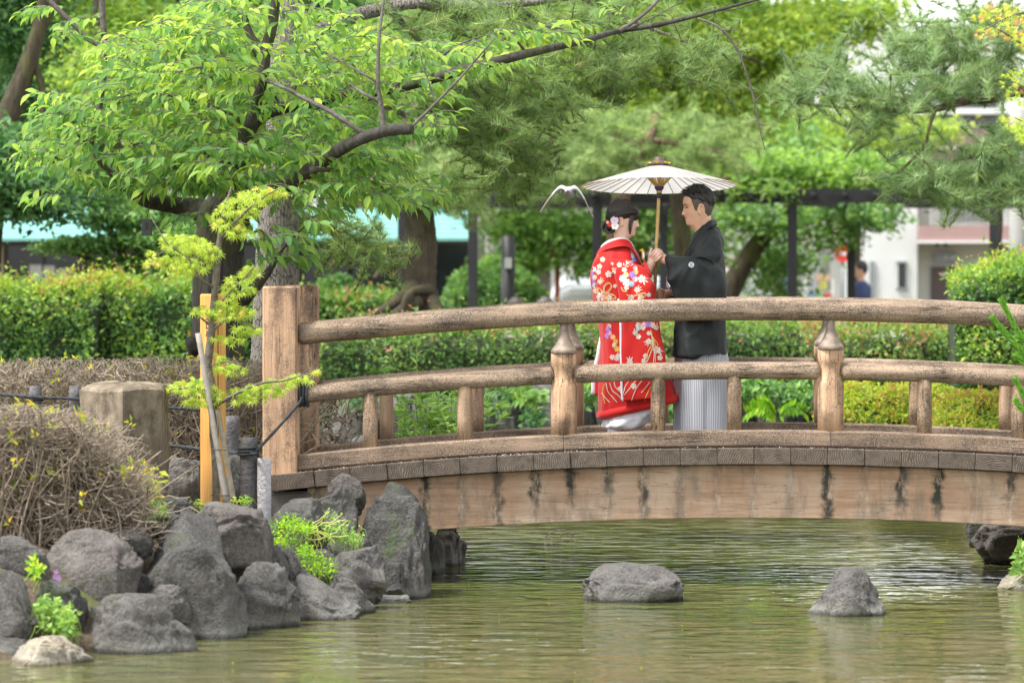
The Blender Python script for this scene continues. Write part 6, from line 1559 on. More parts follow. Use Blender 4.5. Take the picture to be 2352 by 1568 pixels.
# face details
def facepart(parent,name,fn,mat,scale,origin,face,pitch):
    V,F=fn(); V=place(np.array(V)*np.array(scale),origin,face,pitch); return mk(name,V,F,mat,parent,True)
def patch(yc,zc,hy,hz,lift,n=14,bend=0):
    def f():
        V=[];F=[]
        for i in range(n+1):
            u=-1+2*i/n
            for s in (-1,0,1):
                y=yc+u*hy; z=zc+s*hz*math.sqrt(max(.02,1-u*u))+bend*(1-u*u)
                th=math.atan2(y,.09); lo,hi=0,1.57; x,yy=headpt(z,min(1.4,abs(th)))
                for _ in range(12):
                    md=(lo+hi)/2; x,yy=headpt(z,md)
                    if yy<abs(y): lo=md
                    else: hi=md
                x,_,_=facefeat(x,y,z); V.append((x+lift,y,z))
        for i in range(n):
            for s in (0,1): F.append((i*3+s,i*3+3+s,i*3+4+s,i*3+1+s))
        return V,F
    return f
MATS['lip']=simple('red_lips',(.55,.10,.09),.35,.05); MATS['lipm']=simple('lips',(.36,.12,.09),.5,.05); MATS['brow']=simple('eyebrow',(.04,.028,.022),.8); MATS['eye']=simple('dark_eye',(.02,.016,.014),.2)
for sd in (-1,1):
    facepart(bride,'eye',patch(sd*.034,.1245,.015,.0042,.0022,bend=.002),MATS['eye'],hs,ear,1,.02)
    facepart(bride,'eyebrow',patch(sd*.034,.1465,.018,.0022,.0025,bend=.003),MATS['brow'],hs,ear,1,.02)
facepart(bride,'lips',patch(0,.0545,.023,.0085,.0012,bend=-.003),MATS['lip'],hs,ear,1,.02)
facepart(bride,'teeth',patch(0,.0545,.017,.0028,.0032,bend=-.003),MATS['whitesilk'],hs,ear,1,.02)
# hair
D2=lambda th:abs(((th+math.pi)%(2*math.pi))-math.pi)*180/math.pi
def zb_b(th):
    d=abs(((th+math.pi)%(2*math.pi))-math.pi)*180/math.pi
    return interp(d,[0,25,45,58,75,95,120,150,180],[.160,.157,.150,.142,.134,.126,.062,.03,.028])
V,F=hair_shell(zb_b,lambda th,s: .003+(.0215 if D2(th)>60 else .0165)*math.sin(min(1,s*1.7)*math.pi*.5)+.003*math.sin(th*5+s*3)*min(1,s*3),scale=hs,strand=.002,lift=.006)
hair=mk('hair',place(V,ear,1,.02),F,MATS['hair_br'],bride,True)
mb=MB(); bc=np.array(ear)+np.array((-.088,0,.070)); mb.ell(bc,(.052,.058,.045),16,12)
for k in range(46):                                                            # curled locks of the bun
    a=random.uniform(0,6.28); ph=random.uniform(-1.2,1.2); r0=random.uniform(.9,1.12); q=[]
    for i in range(8):
        aa=a+i*.28; q.append((bc[0]+.048*r0*math.cos(aa)*math.cos(ph),bc[1]-.055*r0*abs(math.cos(ph*.6))*math.sin(ph+ i*.1)*1.1,bc[2]+.042*r0*math.sin(aa)))
    mb.tube(q,[.003,.006,.007,.007,.007,.006,.005,.002],6)
mb.build('hair_bun',MATS['hair_br'],hair,True)
mb=MB()
for k in range(330):                                                            # swept strands from crown to bun
    y0=-.076*random.uniform(.1,1.02)*(1 if k%4 else -1); zt=.235*random.uniform(.75,1.0); q=[]
    for i in range(9):
        s=i/8; x=.06*(1-s)**1.2-.085*s+random.gauss(0,.001); z=(zt*(1-s)+.075*s+.03*math.sin(s*3.1))
        th=math.atan2(y0,x); hx,hy=headpt(min(.248,max(.0,z)),th); r=math.hypot(hx,hy)+.0235+random.uniform(-.001,.0012); q.append((np.cos(th)*r*hs[0],np.sin(th)*r*hs[1],z*hs[2]))
    mb.tube([tuple(np.array(p)+np.array(ear)) for p in q],[.0008]+[random.uniform(.0012,.0026)]*7+[.001],4)
mb.build('hair_strands',MATS['hair_br'],hair,True)['kind']='stuff'
mb=MB()
for k in range(150):
    y0=random.uniform(-.062,.062); e=abs(y0)/.062; zt=.19-.02*e+random.uniform(-.01,.01); ze=.128+random.uniform(-.012,.016)-(.018 if e>.75 else 0)
    q=[]
    for i in range(6):
        s_=i/5; z=zt*(1-s_)+ze*s_; lo,hi=0,1.5
        for _ in range(10):
            md=(lo+hi)/2; hx,hy=headpt(min(z,.25),md)
            if hy<abs(y0): lo=md
            else: hi=md
        q.append((hx+.0125-.008*s_+random.gauss(0,.0008),y0*1.04+.004*math.sin(s_*3+k),z))
    mb.tube([tuple(np.array(p)*np.array(hs)+np.array(ear)) for p in q],[.0022,.0026,.0026,.0022,.0016,.0005],4)
for sd in (-1,1):
    for k in range(46):                                                        # locks in front of the ears
        o_=random.gauss(0,.006); pts=[(.072+o_,sd*.069,.165),(.070+o_,sd*.0775,.128),(.061+o_*.9,sd*.0775,.085),(.059+o_*.6,sd*.073,.045),(.060+o_*.3,sd*(.068+random.gauss(0,.002)),.012+random.uniform(0,.03))]
        mb.tube([tuple(np.array(p)*np.array(hs)+np.array(ear)) for p in spline(pts,3)],[.0016]+[.0022]*11+[.0005],4)
mb.build('fringe',MATS['hair_br'],hair,True)['kind']='stuff'
# hair flowers
def blossom(parent,name,c,r,n,mat,layers=1,nrm=(0,-1,.15),inner=None):
    mb=MB(); nv=Vector(nrm).normalized(); u=nv.orthogonal().normalized(); v=nv.cross(u); c=Vector(c)
    for L_ in range(layers):
        for k in range(n):
            a=2*math.pi*(k+.5*L_)/n; R_=r*(1-.28*L_); d=u*math.cos(a)+v*math.sin(a); s=nv.cross(d); w_=R_*math.pi/n*.95
            pts=[c+nv*.002*L_,c+d*R_*.45+s*w_*.7+nv*(.1*R_+.003*L_),c+d*R_*.85+s*w_*.75+nv*(.22*R_+.003*L_),c+d*R_+nv*(.18*R_+.003*L_),c+d*R_*.85-s*w_*.75+nv*(.22*R_+.003*L_),c+d*R_*.45-s*w_*.7+nv*(.1*R_+.003*L_)]
            mb.add(pts,[(0,1,2,3,4,5)])
    o=mb.build(name,mat,parent)
    if inner: mb=MB(); mb.ell(c+nv*.004,(r*.18,)*3,8,6); mb.build('stamen',inner,o,True)
    return o
fy=YPL-.085
orn=empty('hair_ornament',PS(1440,527,fy),'spray of white, lilac and red blossoms pinned beside the woman\'s bun','hair ornament')
blossom(orn,'blossom',PS(1440.5,517,fy-.01),.031,16,simple('lilac_petals',(.72,.60,.72),.6),2,inner=MATS['emb_pink'])
blossom(orn,'blossom',PS(1441.5,530,fy-.014),.027,5,simple('white_petals',(.85,.84,.82),.6,.05),2,inner=MATS['emb_gold'])
blossom(orn,'blossom',PS(1430,527,fy-.008),.017,8,simple('red_petals',(.65,.03,.03),.6),2)
blossom(orn,'blossom',PS(1424,521,fy-.006),.013,8,simple('coral_petals',(.85,.35,.22),.6),2)
# robe
def robefold(th,i): return .012*math.sin(th*7+i*.12)*min(1,i/14)+.008*math.sin(th*13+i*.3)*min(1,i/20)
lv=dense([(572,572,1428,1474,.085,0),(582,584,1411,1488,.13,0),(594,598,1402,1495,.17,0),(614,620,1392,1502,.195,0),(646,650,1384,1508,.21,0),(690,690,1387,1516,.215,0),(760,756,1404,1537,.225,0),(850,838,1406,1553,.235,0),(910,885,1402,1574,.245,0),(950,908,1402,1588,.25,0),(970,926,1404,1595,.25,0)],6)
rr=ring_cloth(lv,96,2.3,robefold)
mb=MB(); mb.loft(rr); robe=mb.build('kimono_robe',MATS['robe'],bride,True); crumple(robe,.0085,(6,6,3.2),2.1)
hc=Vector(tuple(np.mean(np.array(rr[-1]),0))); hq=[hc+(Vector(p)-hc)*.955+Vector((0,0,-.010)) for p in rr[-1]]
mb=MB(); mb.tube(hq+[hq[0]],.031,12,True,0,1.2); mb.build('padded_hem',MATS['robe'],robe,True)
# near sleeve
lv=dense([(606,612,1432,1478,.05,-.19),(622,628,1434,1512,.065,-.20),(645,650,1440,1524,.07,-.22),(668,668,1446,1536,.075,-.235),(700,698,1450,1537,.07,-.245),(760,756,1455,1546,.05,-.255),(850,842,1457,1558,.045,-.265),(905,898,1459,1560,.045,-.27),(940,930,1461,1558,.04,-.27)],6)
rs=ring_cloth(lv,72,2.2,lambda th,i:.02*math.sin(th*5+i*.25))
mb=MB(); mb.loft(rs); slv=mb.build('kimono_sleeve',MATS['robe'],bride,True); crumple(slv,.008,(9,9,3.6),7.7)
mb=MB(); mb.tube([Vector(r_[36])+Vector((-.004,-.012,0)) for r_ in rs[24:]],[.004]+[.0085]*(len(rs[24:])-2)+[.004],8,True,0,.8); mb.build('white_lining',MATS['whitesilk'],slv,True)
mb=MB(); mb.tube([PS(1506,622,YPL-.14),PS(1511,618,YPL-.19),PS(1519,634,YPL-.235),PS(1526,650,YPL-.25)],[.012,.014,.014,.01],8); mb.build('cuff',MATS['robe'],slv,True)
# far sleeve with its white lining
lv=dense([(640,640,1396,1440,.05,.22),(720,720,1404,1440,.05,.24),(800,800,1408,1440,.05,.25),(880,880,1394,1436,.05,.25),(925,930,1391,1428,.045,.25)],5)
mb=MB(); rf=ring_cloth(lv,48,2.2); mb.loft(rf); s2=mb.build('kimono_sleeve',MATS['robe'],bride,True)
mb=MB(); mb.tube([Vector(r_[24])+Vector((.0,-.02,0)) for r_ in rf[9:]],[.006,.014]+[.019]*(len(rf[9:])-4)+[.022,.012],8,True,.1,.6); mb.build('white_lining',MATS['whitesilk'],s2,True)
# collars
def collar(path,h,th,mat,name,parent,lean=.3):
    sp=spline(path,14); rings=[]; c=np.mean(np.array(sp),0)
    for i,p in enumerate(sp):
        p=Vector(p); o=Vector((p.x-c[0],p.y-c[1],0)).normalized(); up=(Vector((0,0,1))-o*lean).normalized()
        a=p; b=p-up*h; rings.append([a-o*th*.5,a+o*th*.5,b+o*th*.8,b-o*th*.2])
    mb=MB(); mb.loft(rings); return mb.build(name,mat,parent,False)
collar([v3(1490,596,YPL-.02),v3(1476,566,YPL-.075),v3(1455,556.5,YPL-.095),v3(1428,563,YPL-.075),v3(1412,576,YPL),v3(1428,563,YPL+.075),v3(1455,556,YPL+.095),v3(1476,566,YPL+.075),v3(1490,596,YPL+.02)],.045,.02,MATS['whitesilk'],'white_collar',bride,.25)
collar([v3(1500,622,YPL-.05),v3(1486,583,YPL-.105),v3(1472,563,YPL-.118),v3(1452,560.5,YPL-.122),v3(1426,569,YPL-.10),v3(1408.5,581,YPL),v3(1426,569,YPL+.10),v3(1452,561,YPL+.122),v3(1472,564,YPL+.118),v3(1486,583,YPL+.105),v3(1500,622,YPL+.05)],.058,.013,MATS['robe'],'red_collar',bride,.55)
# obi ornament and white inner sleeve glimpse
mb=MB(); mb.tube([PS(1499,588,YPL-.1),PS(1505,586,YPL-.1),PS(1508,592,YPL-.1),PS(1506,604,YPL-.1),PS(1511,612,YPL-.1)],[.008,.012,.012,.010,.006],8,True,0,.6); mb.build('gold_tassel',MATS['emb_gold'],bride,True)
mb=MB(); mb.tube([PS(1507,592,YPL-.12),PS(1509,600,YPL-.12),PS(1508,608,YPL-.12)],[.007,.008,.006],8,True,0,.6); mb.build('white_fan',MATS['whitesilk'],bride,True)
# white under-robe
lv=dense([(900,890,1416,1550,.19,0),(950,930,1416,1540,.195,0),(978,958,1413,1537,.225,0),(990,976,1411,1526,.245,0),(1001,998,1414,1506,.235,0),(1004,1004,1440,1480,.14,0)],5)
mb=MB(); mb.loft(ring_cloth(lv,80,2.3,lambda th,i:.015*math.sin(th*9+i*.2))); mb.build('white_under_robe',simple('bright_white_silk',(.76,.76,.8),.9,.03,12,0,.3,60,.004,.05),bride,True)
for sx,Yf in ((1440,YPL-.09),(1458,YPL+.08)):
    mb=MB(); mb.tube([PS(sx,985,Yf),PS(sx,1014,Yf),PS(sx+4,1022,Yf)],[.051,.047,.05],12); mb.ell(PS(sx+22,1023,Yf),(.108,.049,.037),14,10); mb.build('tabi_sock',MATS['whitesilk'],bride,True)
    mb=MB(); q=PS(sx+18,1036,Yf); mb.bbox(q.x-.125,q.x+.125,Yf-.045,Yf+.045,.925+arc(q.x)+.004,q.z+.012,.008); mb.build('sandal',MATS['robe'],bride,True)
o_=bpy.data.objects['white_under_robe']; crumple(o_,.010,(10,10,3),1.3)
# embroidery draped on the silk
def bvh(objs):
    V=[];F=[]
    for o in objs:
        b=len(V); off=WORLD[o.name]; V+=[v.co+off for v in o.data.vertices]; F+=[tuple(i+b for i in p.vertices) for p in o.data.polygons]
    return BVHTree.FromPolygons(V,F)
RB=bvh([robe,slv,s2])
def drape(sx,sy,lift=.0035,T_=None):
    d=ray(sx/1.020408,sy/1.020408).normalized(); h=(T_ or RB).ray_cast(CAMP,d)
    if h[0] is None: return None
    return h[0]-d*lift
def stitch(name,polys,mat,lift=.002,parent=None,T_=None):
    V=[];F=[]
    for pl in polys:
        pts=[drape(x,y,lift,T_) for x,y in pl]
        if any(p is None for p in pts): continue
        if max((p-pts[0]).length for p in pts)>.12: continue
        b=len(V); V+=pts; F+=[(b,b+i,b+i+1) for i in range(1,len(pts)-1)]
    if V: return mk(name,[tuple(v) for v in V],F,mat,parent or robe)
def flower(x,y,r,mat='emb_white',n=5,core='emb_pink',rot=None):
    a0=rot if rot is not None else random.random()*6; pol=[]; r*=.86
    for k in range(n):
        a=a0+2*math.pi*k/n; w=math.pi/n*.98; pol.append([(x,y),(x+r*.55*math.cos(a-w),y+r*.55*math.sin(a-w)),(x+r*.95*math.cos(a-w*.6),y+r*.95*math.sin(a-w*.6)),(x+r*.9*math.cos(a),y+r*.9*math.sin(a)),(x+r*.95*math.cos(a+w*.6),y+r*.95*math.sin(a+w*.6)),(x+r*.55*math.cos(a+w),y+r*.55*math.sin(a+w))])
    o=stitch('embroidered_flower',pol,MATS[mat])
    if o and core: stitch('embroidered_flower',[[(x+r*.25*math.cos(q),y+r*.25*math.sin(q)) for q in np.linspace(0,5.5,7)]],MATS[core],.003)
def leafset(x,y,r,a0,n=3):
    pol=[]
    for k in range(n):
        a=a0+(k-1)*.6; pol.append([(x+r*.4*math.cos(a),y+r*.4*math.sin(a)),(x+r*1.0*math.cos(a-.16),y+r*math.sin(a-.16)),(x+r*1.5*math.cos(a),y+r*1.5*math.sin(a)),(x+r*1.0*math.cos(a+.16),y+r*math.sin(a+.16))])
    stitch('embroidered_leaf',pol,MATS['emb_white'],.003)
def thread(pts,w,mat):
    sp=spline(pts,7); pol=[]
    for i in range(len(sp)-1):
        (x0,y0),(x1,y1)=sp[i],sp[i+1]; l=math.hypot(x1-x0,y1-y0)+1e-6; nx_,ny_=-(y1-y0)/l*w/2,(x1-x0)/l*w/2
        pol.append([(x0+nx_,y0+ny_),(x1+nx_,y1+ny_),(x1-nx_,y1-ny_),(x0-nx_,y0-ny_)])
    stitch('embroidered_ribbon',pol,MATS[mat],.0042)
A=lambda x,y:(1300+x/3.92,340+y/3.92); B_=lambda x,y:(1300+x/3.92,680+y/3.92)
for (x,y,r) in [(440,1050,8),(595,1100,8),(640,1145,8),(495,1185,10),(545,1165,6),(415,1255,8),(850,1140,8),(800,1228,12),(660,1308,8),(757,1330,9),(866,1375,7),(402,1165,8),(412,1115,8),(556,1295,6),(730,910,7),(528,1090,5),(690,880,5),(670,1075,6),(430,1385,14),(395,1410,9),(500,1400,9),(700,1400,9),(790,1400,9)]: flower(*A(x,y),r)
for (x,y,r,a) in [(640,1130,9,-1.1),(800,1228,12,.5),(757,1330,9,-.6),(415,1250,8,-.7),(545,1160,7,-1.6),(720,1000,8,-1.5)]: leafset(*A(x,y),r,a)
for (x,y,r,m) in [(718,1190,11,'emb_purple'),(738,1232,9,'emb_pink'),(655,1192,9,'emb_orange'),(625,1225,11,'emb_blue'),(660,1262,12,'emb_blue'),(705,1275,9,'emb_blue'),(745,1165,8,'emb_gold'),(735,1045,9,'emb_dblue'),(705,1085,8,'emb_pink'),(720,1000,7,'emb_pink'),(740,1130,7,'emb_pink'),(345,1100,6,'emb_purple'),(360,1140,8,'emb_blue'),(340,1180,7,'emb_purple'),(365,1215,8,'emb_white'),(348,1255,8,'emb_purple'),(368,1290,8,'emb_blue'),(360,1060,7,'emb_orange'),(372,1340,8,'emb_white'),(385,1020,6,'emb_gold'),(445,1385,7,'emb_pink'),(475,1400,7,'emb_gold'),(720,1020,6,'emb_blue')]: flower(*A(x,y),r,m,7,None)
for x,y,r in [(740,390,8),(770,425,8),(935,342,8),(865,395,7),(865,470,9),(938,548,12),(835,605,8),(967,620,8),(725,880,9),(690,655,9),(820,650,8),(770,320,9),(900,320,9),(810,340,9),(548,505,7),(530,615,8),(585,605,9),(600,905,8),(500,330,7)]: flower(*B_(x,y),r)
for x,y,r,m in [(865,310,11,'emb_purple'),(820,315,8,'emb_pink'),(495,360,9,'emb_purple'),(480,420,8,'emb_purple'),(505,395,7,'emb_pink'),(535,430,8,'emb_orange'),(560,470,8,'emb_gold'),(575,540,9,'emb_gold'),(570,625,9,'emb_pink'),(770,345,8,'emb_blue')]: flower(*B_(x,y),r,m,7,None)
for x,y,r,a in [(935,342,9,-.8),(865,470,9,2.4),(938,548,12,.2),(740,390,8,-1.2),(690,655,9,-1.6)]: leafset(*B_(x,y),r,a)
for pts in [[(455,1350),(450,1300),(490,1262),(520,1290),(490,1340),(455,1355)],[(455,1355),(400,1310),(395,1335),(430,1370)],[(460,1355),(530,1370),(560,1400),(520,1410)],[(610,1300),(625,1335),(660,1335)],[(660,1370),(700,1390),(760,1370),(830,1355),(825,1385),(780,1400)]]: thread([A(*p) for p in pts],2.0,'emb_gold'); thread([(A(*p)[0]+1.6,A(*p)[1]+2.2) for p in pts],1.1,'emb_white')
for pts,m in [([(880,360),(900,430),(945,490),(940,520)],'emb_gold'),([(890,380),(895,480),(860,560),(830,650)],'emb_gold'),([(885,380),(900,500),(880,580),(845,660)],'emb_white'),([(905,430),(925,520),(925,660)],'emb_gold'),([(900,440),(915,560),(908,660)],'emb_white'),
   ([(455,860),(440,930),(462,1040)],'emb_gold'),([(470,850),(490,930),(530,980),(575,1030)],'emb_white'),([(505,850),(530,920),(580,960),(612,1000)],'emb_white'),([(545,840),(560,890),(600,930),(620,960)],'emb_white'),([(680,835),(650,880),(630,950)],'emb_white'),([(745,830),(690,900),(640,960)],'emb_white'),([(800,830),(750,900),(720,970),(705,1020)],'emb_white'),([(875,840),(830,900),(795,940)],'emb_white'),([(885,880),(850,950),(825,1015)],'emb_gold'),([(430,940),(460,980),(505,1030)],'emb_white'),([(545,445),(575,460),(560,500),(545,540)],'emb_gold')]: thread([B_(*p) for p in pts],1.8,m)

# ---------------------------------------------------------------- groom
t=NT('black_silk_haori'); t.set(.62,0,.3); t.base(t.ramp(t.noise(t.pos(),7,3),[(.3,(.011,.014,.015)),(.7,(.018,.022,.023))])); t.bump(t.noise(t.pos(),220,2),.2,.0012); MATS['haori']=t.m
t=NT('striped_hakama'); t.set(.65,0,.3); at_=t.n('ShaderNodeAttribute',attribute_name='su'); fr=t.math('FRACT',t.math('DIVIDE',at_.outputs['Fac'],.0125)); t.base(t.ramp(fr,[(.0,(.19,.20,.23)),(.42,(.20,.21,.24)),(.5,(.48,.495,.53)),(.92,(.52,.535,.57)),(1.0,(.20,.21,.24))])); t.bump(t.noise(t.pos(),200,2),.2,.001); MATS['hakama']=t.m
ms=(1,1,1); chin=PS(1640.5,528.5,YPL+.0)
HV,HFc=head_mesh(ms); HV=place(HV,chin,-1,.03)
mb=MB(); mb.add(HV,HFc)
mb.tube([PS(1660,575,YPL),PS(1655,550,YPL),PS(1650,528,YPL),PS(1647,505,YPL)],[.075,.058,.055,.056],16)
mb.tube([PS(1648,840,YPL),PS(1650,740,YPL),PS(1656,650,YPL),PS(1660,590,YPL),PS(1660,570,YPL)],[.11,.11,.115,.11,.08],18)
for Yf in (YPL-.11,YPL+.11):
    mb.tube([PS(1648,830,Yf),PS(1645,930,Yf),PS(1648,1020,Yf)],[.085,.062,.042],12); mb.ell(PS(1634,1024,Yf),(.125,.046,.032),12,8)
sh=PS(1662,574,YPL-.19); el=PS(1640,622,YPL-.27); wr=PS(1562,611,YPL-.10)
mb.tube([sh,el],[.058,.05],12); mb.ell(el,(.05,.05,.05),10,8); mb.tube([el,el.lerp(wr,.5),wr],[.048,.042,.030],12)
kn=PS(1545,601,YPL-.05); mb.tube([wr,wr.lerp(kn,.5),kn],[.029,.036,.032],12)
for k in range(4):
    y_=592+k*5.2; finger(mb,[v3(1545,y_,YPL-.03),v3(1535,y_-1,YPL-.035),v3(1530,y_,YPL+.0),v3(1536,y_+1,YPL+.03)],.0098)
finger(mb,[v3(1550,596,YPL-.065),v3(1543,589,YPL-.06),v3(1537,586,YPL-.045)],.0105)
sh2=PS(1662,578,YPL+.19); el2=PS(1640,665,YPL+.24); wr2=PS(1566,688,YPL+.13)
mb.tube([sh2,el2],[.058,.048],12); mb.tube([el2,wr2],[.046,.03],12); kn2=PS(1552,690,YPL+.08); mb.tube([wr2,kn2],[.03,.034],12)
for k in range(4): finger(mb,[v3(1553,682+k*5,YPL+.06),v3(1545,683+k*5,YPL+.045),v3(1540,686+k*4.6,YPL+.06)],.0095)
finger(mb,[v3(1556,682,YPL+.06),v3(1549,678,YPL+.05),v3(1543,680,YPL+.05)],.0105)
GV,GFc,GN=np_eval((mb.V,mb.F),.0042,2,.4)
groom=mk('person',GV,GFc,MATS['skin_m'],None,True); tag(groom,'man with cropped black hair in a black crested haori and striped hakama','person','couple on the bridge')
for sd in (-1,1):
    facepart(groom,'eye',patch(sd*.034,.125,.016,.0034,.0024,bend=.003),MATS['eye'],ms,chin,-1,.03)
    facepart(groom,'eyebrow',patch(sd*.034,.1475,.019,.0032,.0028,bend=.002),MATS['brow'],ms,chin,-1,.03)
facepart(groom,'lips',patch(0,.054,.025,.0065,.001,bend=-.004),MATS['lipm'],ms,chin,-1,.03)
facepart(groom,'teeth',patch(0,.0545,.018,.0024,.003,bend=-.003),MATS['whitesilk'],ms,chin,-1,.03)
D_=lambda th:abs(((th+math.pi)%(2*math.pi))-math.pi)*180/math.pi
def zb_f(th): return interp(D_(th),[0,30,50,62,74,82,90,105,112,120,150,180],[.206,.205,.20,.185,.105,.10,.138,.148,.14,.085,.055,.05])
V,F=hair_shell(zb_f,lambda th,s:.0028,strand=.0005,lift=.0); fade=mk('cropped_sides',place(V,chin,-1,.03),F,MATS['hair_fade'],groom,True)
def zb_t(th): return interp(D_(th),[0,30,50,70,90,120,150,180],[.208,.206,.200,.182,.172,.150,.125,.115])
V,F=hair_shell(zb_t,lambda th,s:(.006+.012*min(1,s*1.4)+(.006 if D_(th)<70 else 0))+.003*math.sin(th*11+s*9),strand=.003,lift=.012); top=mk('hair',place(V,chin,-1,.03),F,MATS['hair_b'],groom,True)
mb=MB()
for k in range(150):                                                          # short brushed tufts
    th=random.uniform(-2.4,2.4); s=random.uniform(.15,1); z=.2+.05*s; x,y=headpt(min(z,.2515),th); b=np.array((x*1.13,y*1.13,z+.012+.012*s)); d=np.array((.016+random.gauss(0,.006),random.gauss(0,.007),.013+random.gauss(0,.004)))
    q=place(np.array([b-d*.4,b+d*.4,b+d+np.array((.006,0,-.001))]),chin,-1,.03); mb.tube([tuple(v) for v in q],[.0045,.0035,.001],5)
mb.build('hair_tufts',MATS['hair_b'],top,True)['kind']='stuff'
# haori: body, near sleeve, far sleeve united, then given folds
mb=MB()
lv=dense([(524,524,1646,1668,.07,0),(540,536,1636,1680,.13,0),(556,550,1626,1688,.185,0),(580,575,1614,1694,.215,0),(610,610,1603,1698,.225,0),(660,660,1596,1702,.225,0),(720,720,1590,1702,.225,0),(780,780,1582,1702,.23,0),(836,832,1569,1708,.245,0)],5)
mb.loft(ring_cloth(lv,64,2.5))
mb.tube([PS(1670,560,YPL-.15),PS(1662,585,YPL-.23),PS(1650,618,YPL-.275)],[.07,.085,.09],16)
lv=dense([(601,600,1562,1640,.035,-.24),(606,604,1561,1668,.06,-.25),(622,620,1562,1684,.075,-.26),(645,645,1564,1696,.075,-.265),(672,672,1569,1700,.07,-.265),(700,700,1575,1700,.06,-.26),(735,735,1584,1698,.05,-.255),(752,752,1600,1690,.035,-.25)],5)
mb.loft(ring_cloth(lv,64,2.6))
lv=dense([(640,640,1590,1690,.05,.24),(665,665,1574,1698,.06,.25),(700,700,1572,1698,.06,.25),(750,750,1590,1694,.05,.25)],5)
mb.loft(ring_cloth(lv,48,2.6)); mb.tube([PS(1668,562,YPL+.15),PS(1655,640,YPL+.25)],[.07,.08],14)
V,F,N=np_eval((mb.V,mb.F),.0095,4,.5)
V=cloth_noise(V,N,.011,(7,7,3.6),3.3)
# creases running from the elbow
haori=mk('haori',V,F,MATS['haori'],groom,True)
def creases(Wd):
    E=np.array(PS(1628,603,YPL-.3)); dx=Wd[:,0]-E[0]; dz=Wd[:,2]-E[2]; r=np.hypot(dx,dz); a=np.arctan2(dz,dx)
    near=np.clip((.62-Wd[:,1])/.12,0,1)
    f=.0075*np.sin(a*8+4*r)*np.exp(-((r-.13)/.10)**2)*near
    f=f-.012*np.exp(-((a+2.3-.5*r)/.10)**2)*np.clip(1-r/.3,0,1)*near
    f=f+.0045*np.sin(Wd[:,0]*55+6*np.sin(Wd[:,2]*3))*np.clip((1.45-Wd[:,2])/.3,0,1)
    return f
crumple(haori,.010,(5.5,5.5,3.0),4.4,creases)
mb=MB(); mb.tube([PS(1556,690,YPL+.14),PS(1566,687,YPL+.14),PS(1580,684,YPL+.17)],[.034,.037,.045],14); mb.build('far_cuff',MATS['haori'],groom,True)
mb=MB(); mb.tube([PS(1563,655,YPL-.17),PS(1564.5,668,YPL-.18),PS(1569,680,YPL-.18),PS(1575,686,YPL-.17)],[.002,.006,.007,.003],7); mb.build('pink_lining',MATS['emb_pink'],groom,True)
HB_=bvh([haori])
# lapel
sp=spline([(1671,518,YPL),(1662,523,YPL-.085),(1650,534,YPL-.115),(1634,556,YPL-.135),(1618,580,YPL-.14),(1606,603,YPL-.14),(1596,650,YPL-.12)],8); rings=[]
for q in sp:
    p=Vector(v3(*q)); rings.append([p+Vector((-.006,-.012,.012)),p+Vector((.02,-.022,.006)),p+Vector((.03,-.012,-.03)),p+Vector((.0,.01,-.02))])
mb=MB(); mb.loft(rings); mb.build('lapel',MATS['haori'],haori,True)
collar([v3(1640,545,YPL-.06),v3(1655,524,YPL-.08),v3(1672,516,YPL),v3(1655,524,YPL+.08),v3(1640,545,YPL+.06)],.05,.02,MATS['haori'],'neckband',haori,.1)
# crest on the sleeve
cx_,cy_=1620.3,620.5; r_=6.4
pol=[]
for k in range(24):
    a,b=2*math.pi*k/24,2*math.pi*(k+1)/24; pol.append([(cx_+r_*math.cos(a),cy_+r_*math.sin(a)),(cx_+r_*math.cos(b),cy_+r_*math.sin(b)),(cx_+r_*.8*math.cos(b),cy_+r_*.8*math.sin(b)),(cx_+r_*.8*math.cos(a),cy_+r_*.8*math.sin(a))])
for k in range(4):
    a=math.pi/4+k*math.pi/2; ux,uy=math.cos(a),math.sin(a); vx,vy=-uy,ux
    for off in (-.16,.16): pol.append([(cx_+r_*(ux*.12+vx*(off-.09)),cy_+r_*(uy*.12+vy*(off-.09))),(cx_+r_*(ux*.66+vx*(off*1.6-.10)),cy_+r_*(uy*.66+vy*(off*1.6-.10))),(cx_+r_*(ux*.66+vx*(off*1.6+.10)),cy_+r_*(uy*.66+vy*(off*1.6+.10))),(cx_+r_*(ux*.12+vx*(off+.09)),cy_+r_*(uy*.12+vy*(off+.09)))])
for k in range(4):
    a=k*math.pi/2; pol.append([(cx_+r_*.34*math.cos(a),cy_+r_*.34*math.sin(a)),(cx_+r_*.62*math.cos(a-.28),cy_+r_*.62*math.sin(a-.28)),(cx_+r_*.62*math.cos(a+.28),cy_+r_*.62*math.sin(a+.28))])
stitch('family_crest',pol,MATS['emb_blue'] if False else simple('white_crest',(.78,.80,.80),.6,.03),.004,haori,HB_)
# hakama
def hfold(th,i):
    c=math.cos(th); sw=((th*9/(2*math.pi)+.15)%1.0); return ((.035*math.sin(th*8) if c<-.2 else 0)+.045*(sw**2-.4)*(1 if math.sin(th)<0 else .3)+.012*math.sin(th*4+i*.2))*min(1,(i+3)/8)
lv=dense([(820,820,1584,1704,.19,0),(860,858,1582,1708,.2,0),(920,918,1580,1708,.21,0),(980,978,1579,1708,.22,0),(1022,1020,1578,1709,.225,0)],6)
rg=ring_cloth(lv,160,2.7,hfold); mb=MB(); mb.loft(rg)
su=[]
ref=rg[len(rg)//2]; acc=[0]
for j in range(1,len(ref)): acc.append(acc[-1]+(Vector(ref[j])-Vector(ref[j-1])).length)
for _ in rg: su+=acc
mb.build('hakama',MATS['hakama'],groom,True,attrs={'su':su})

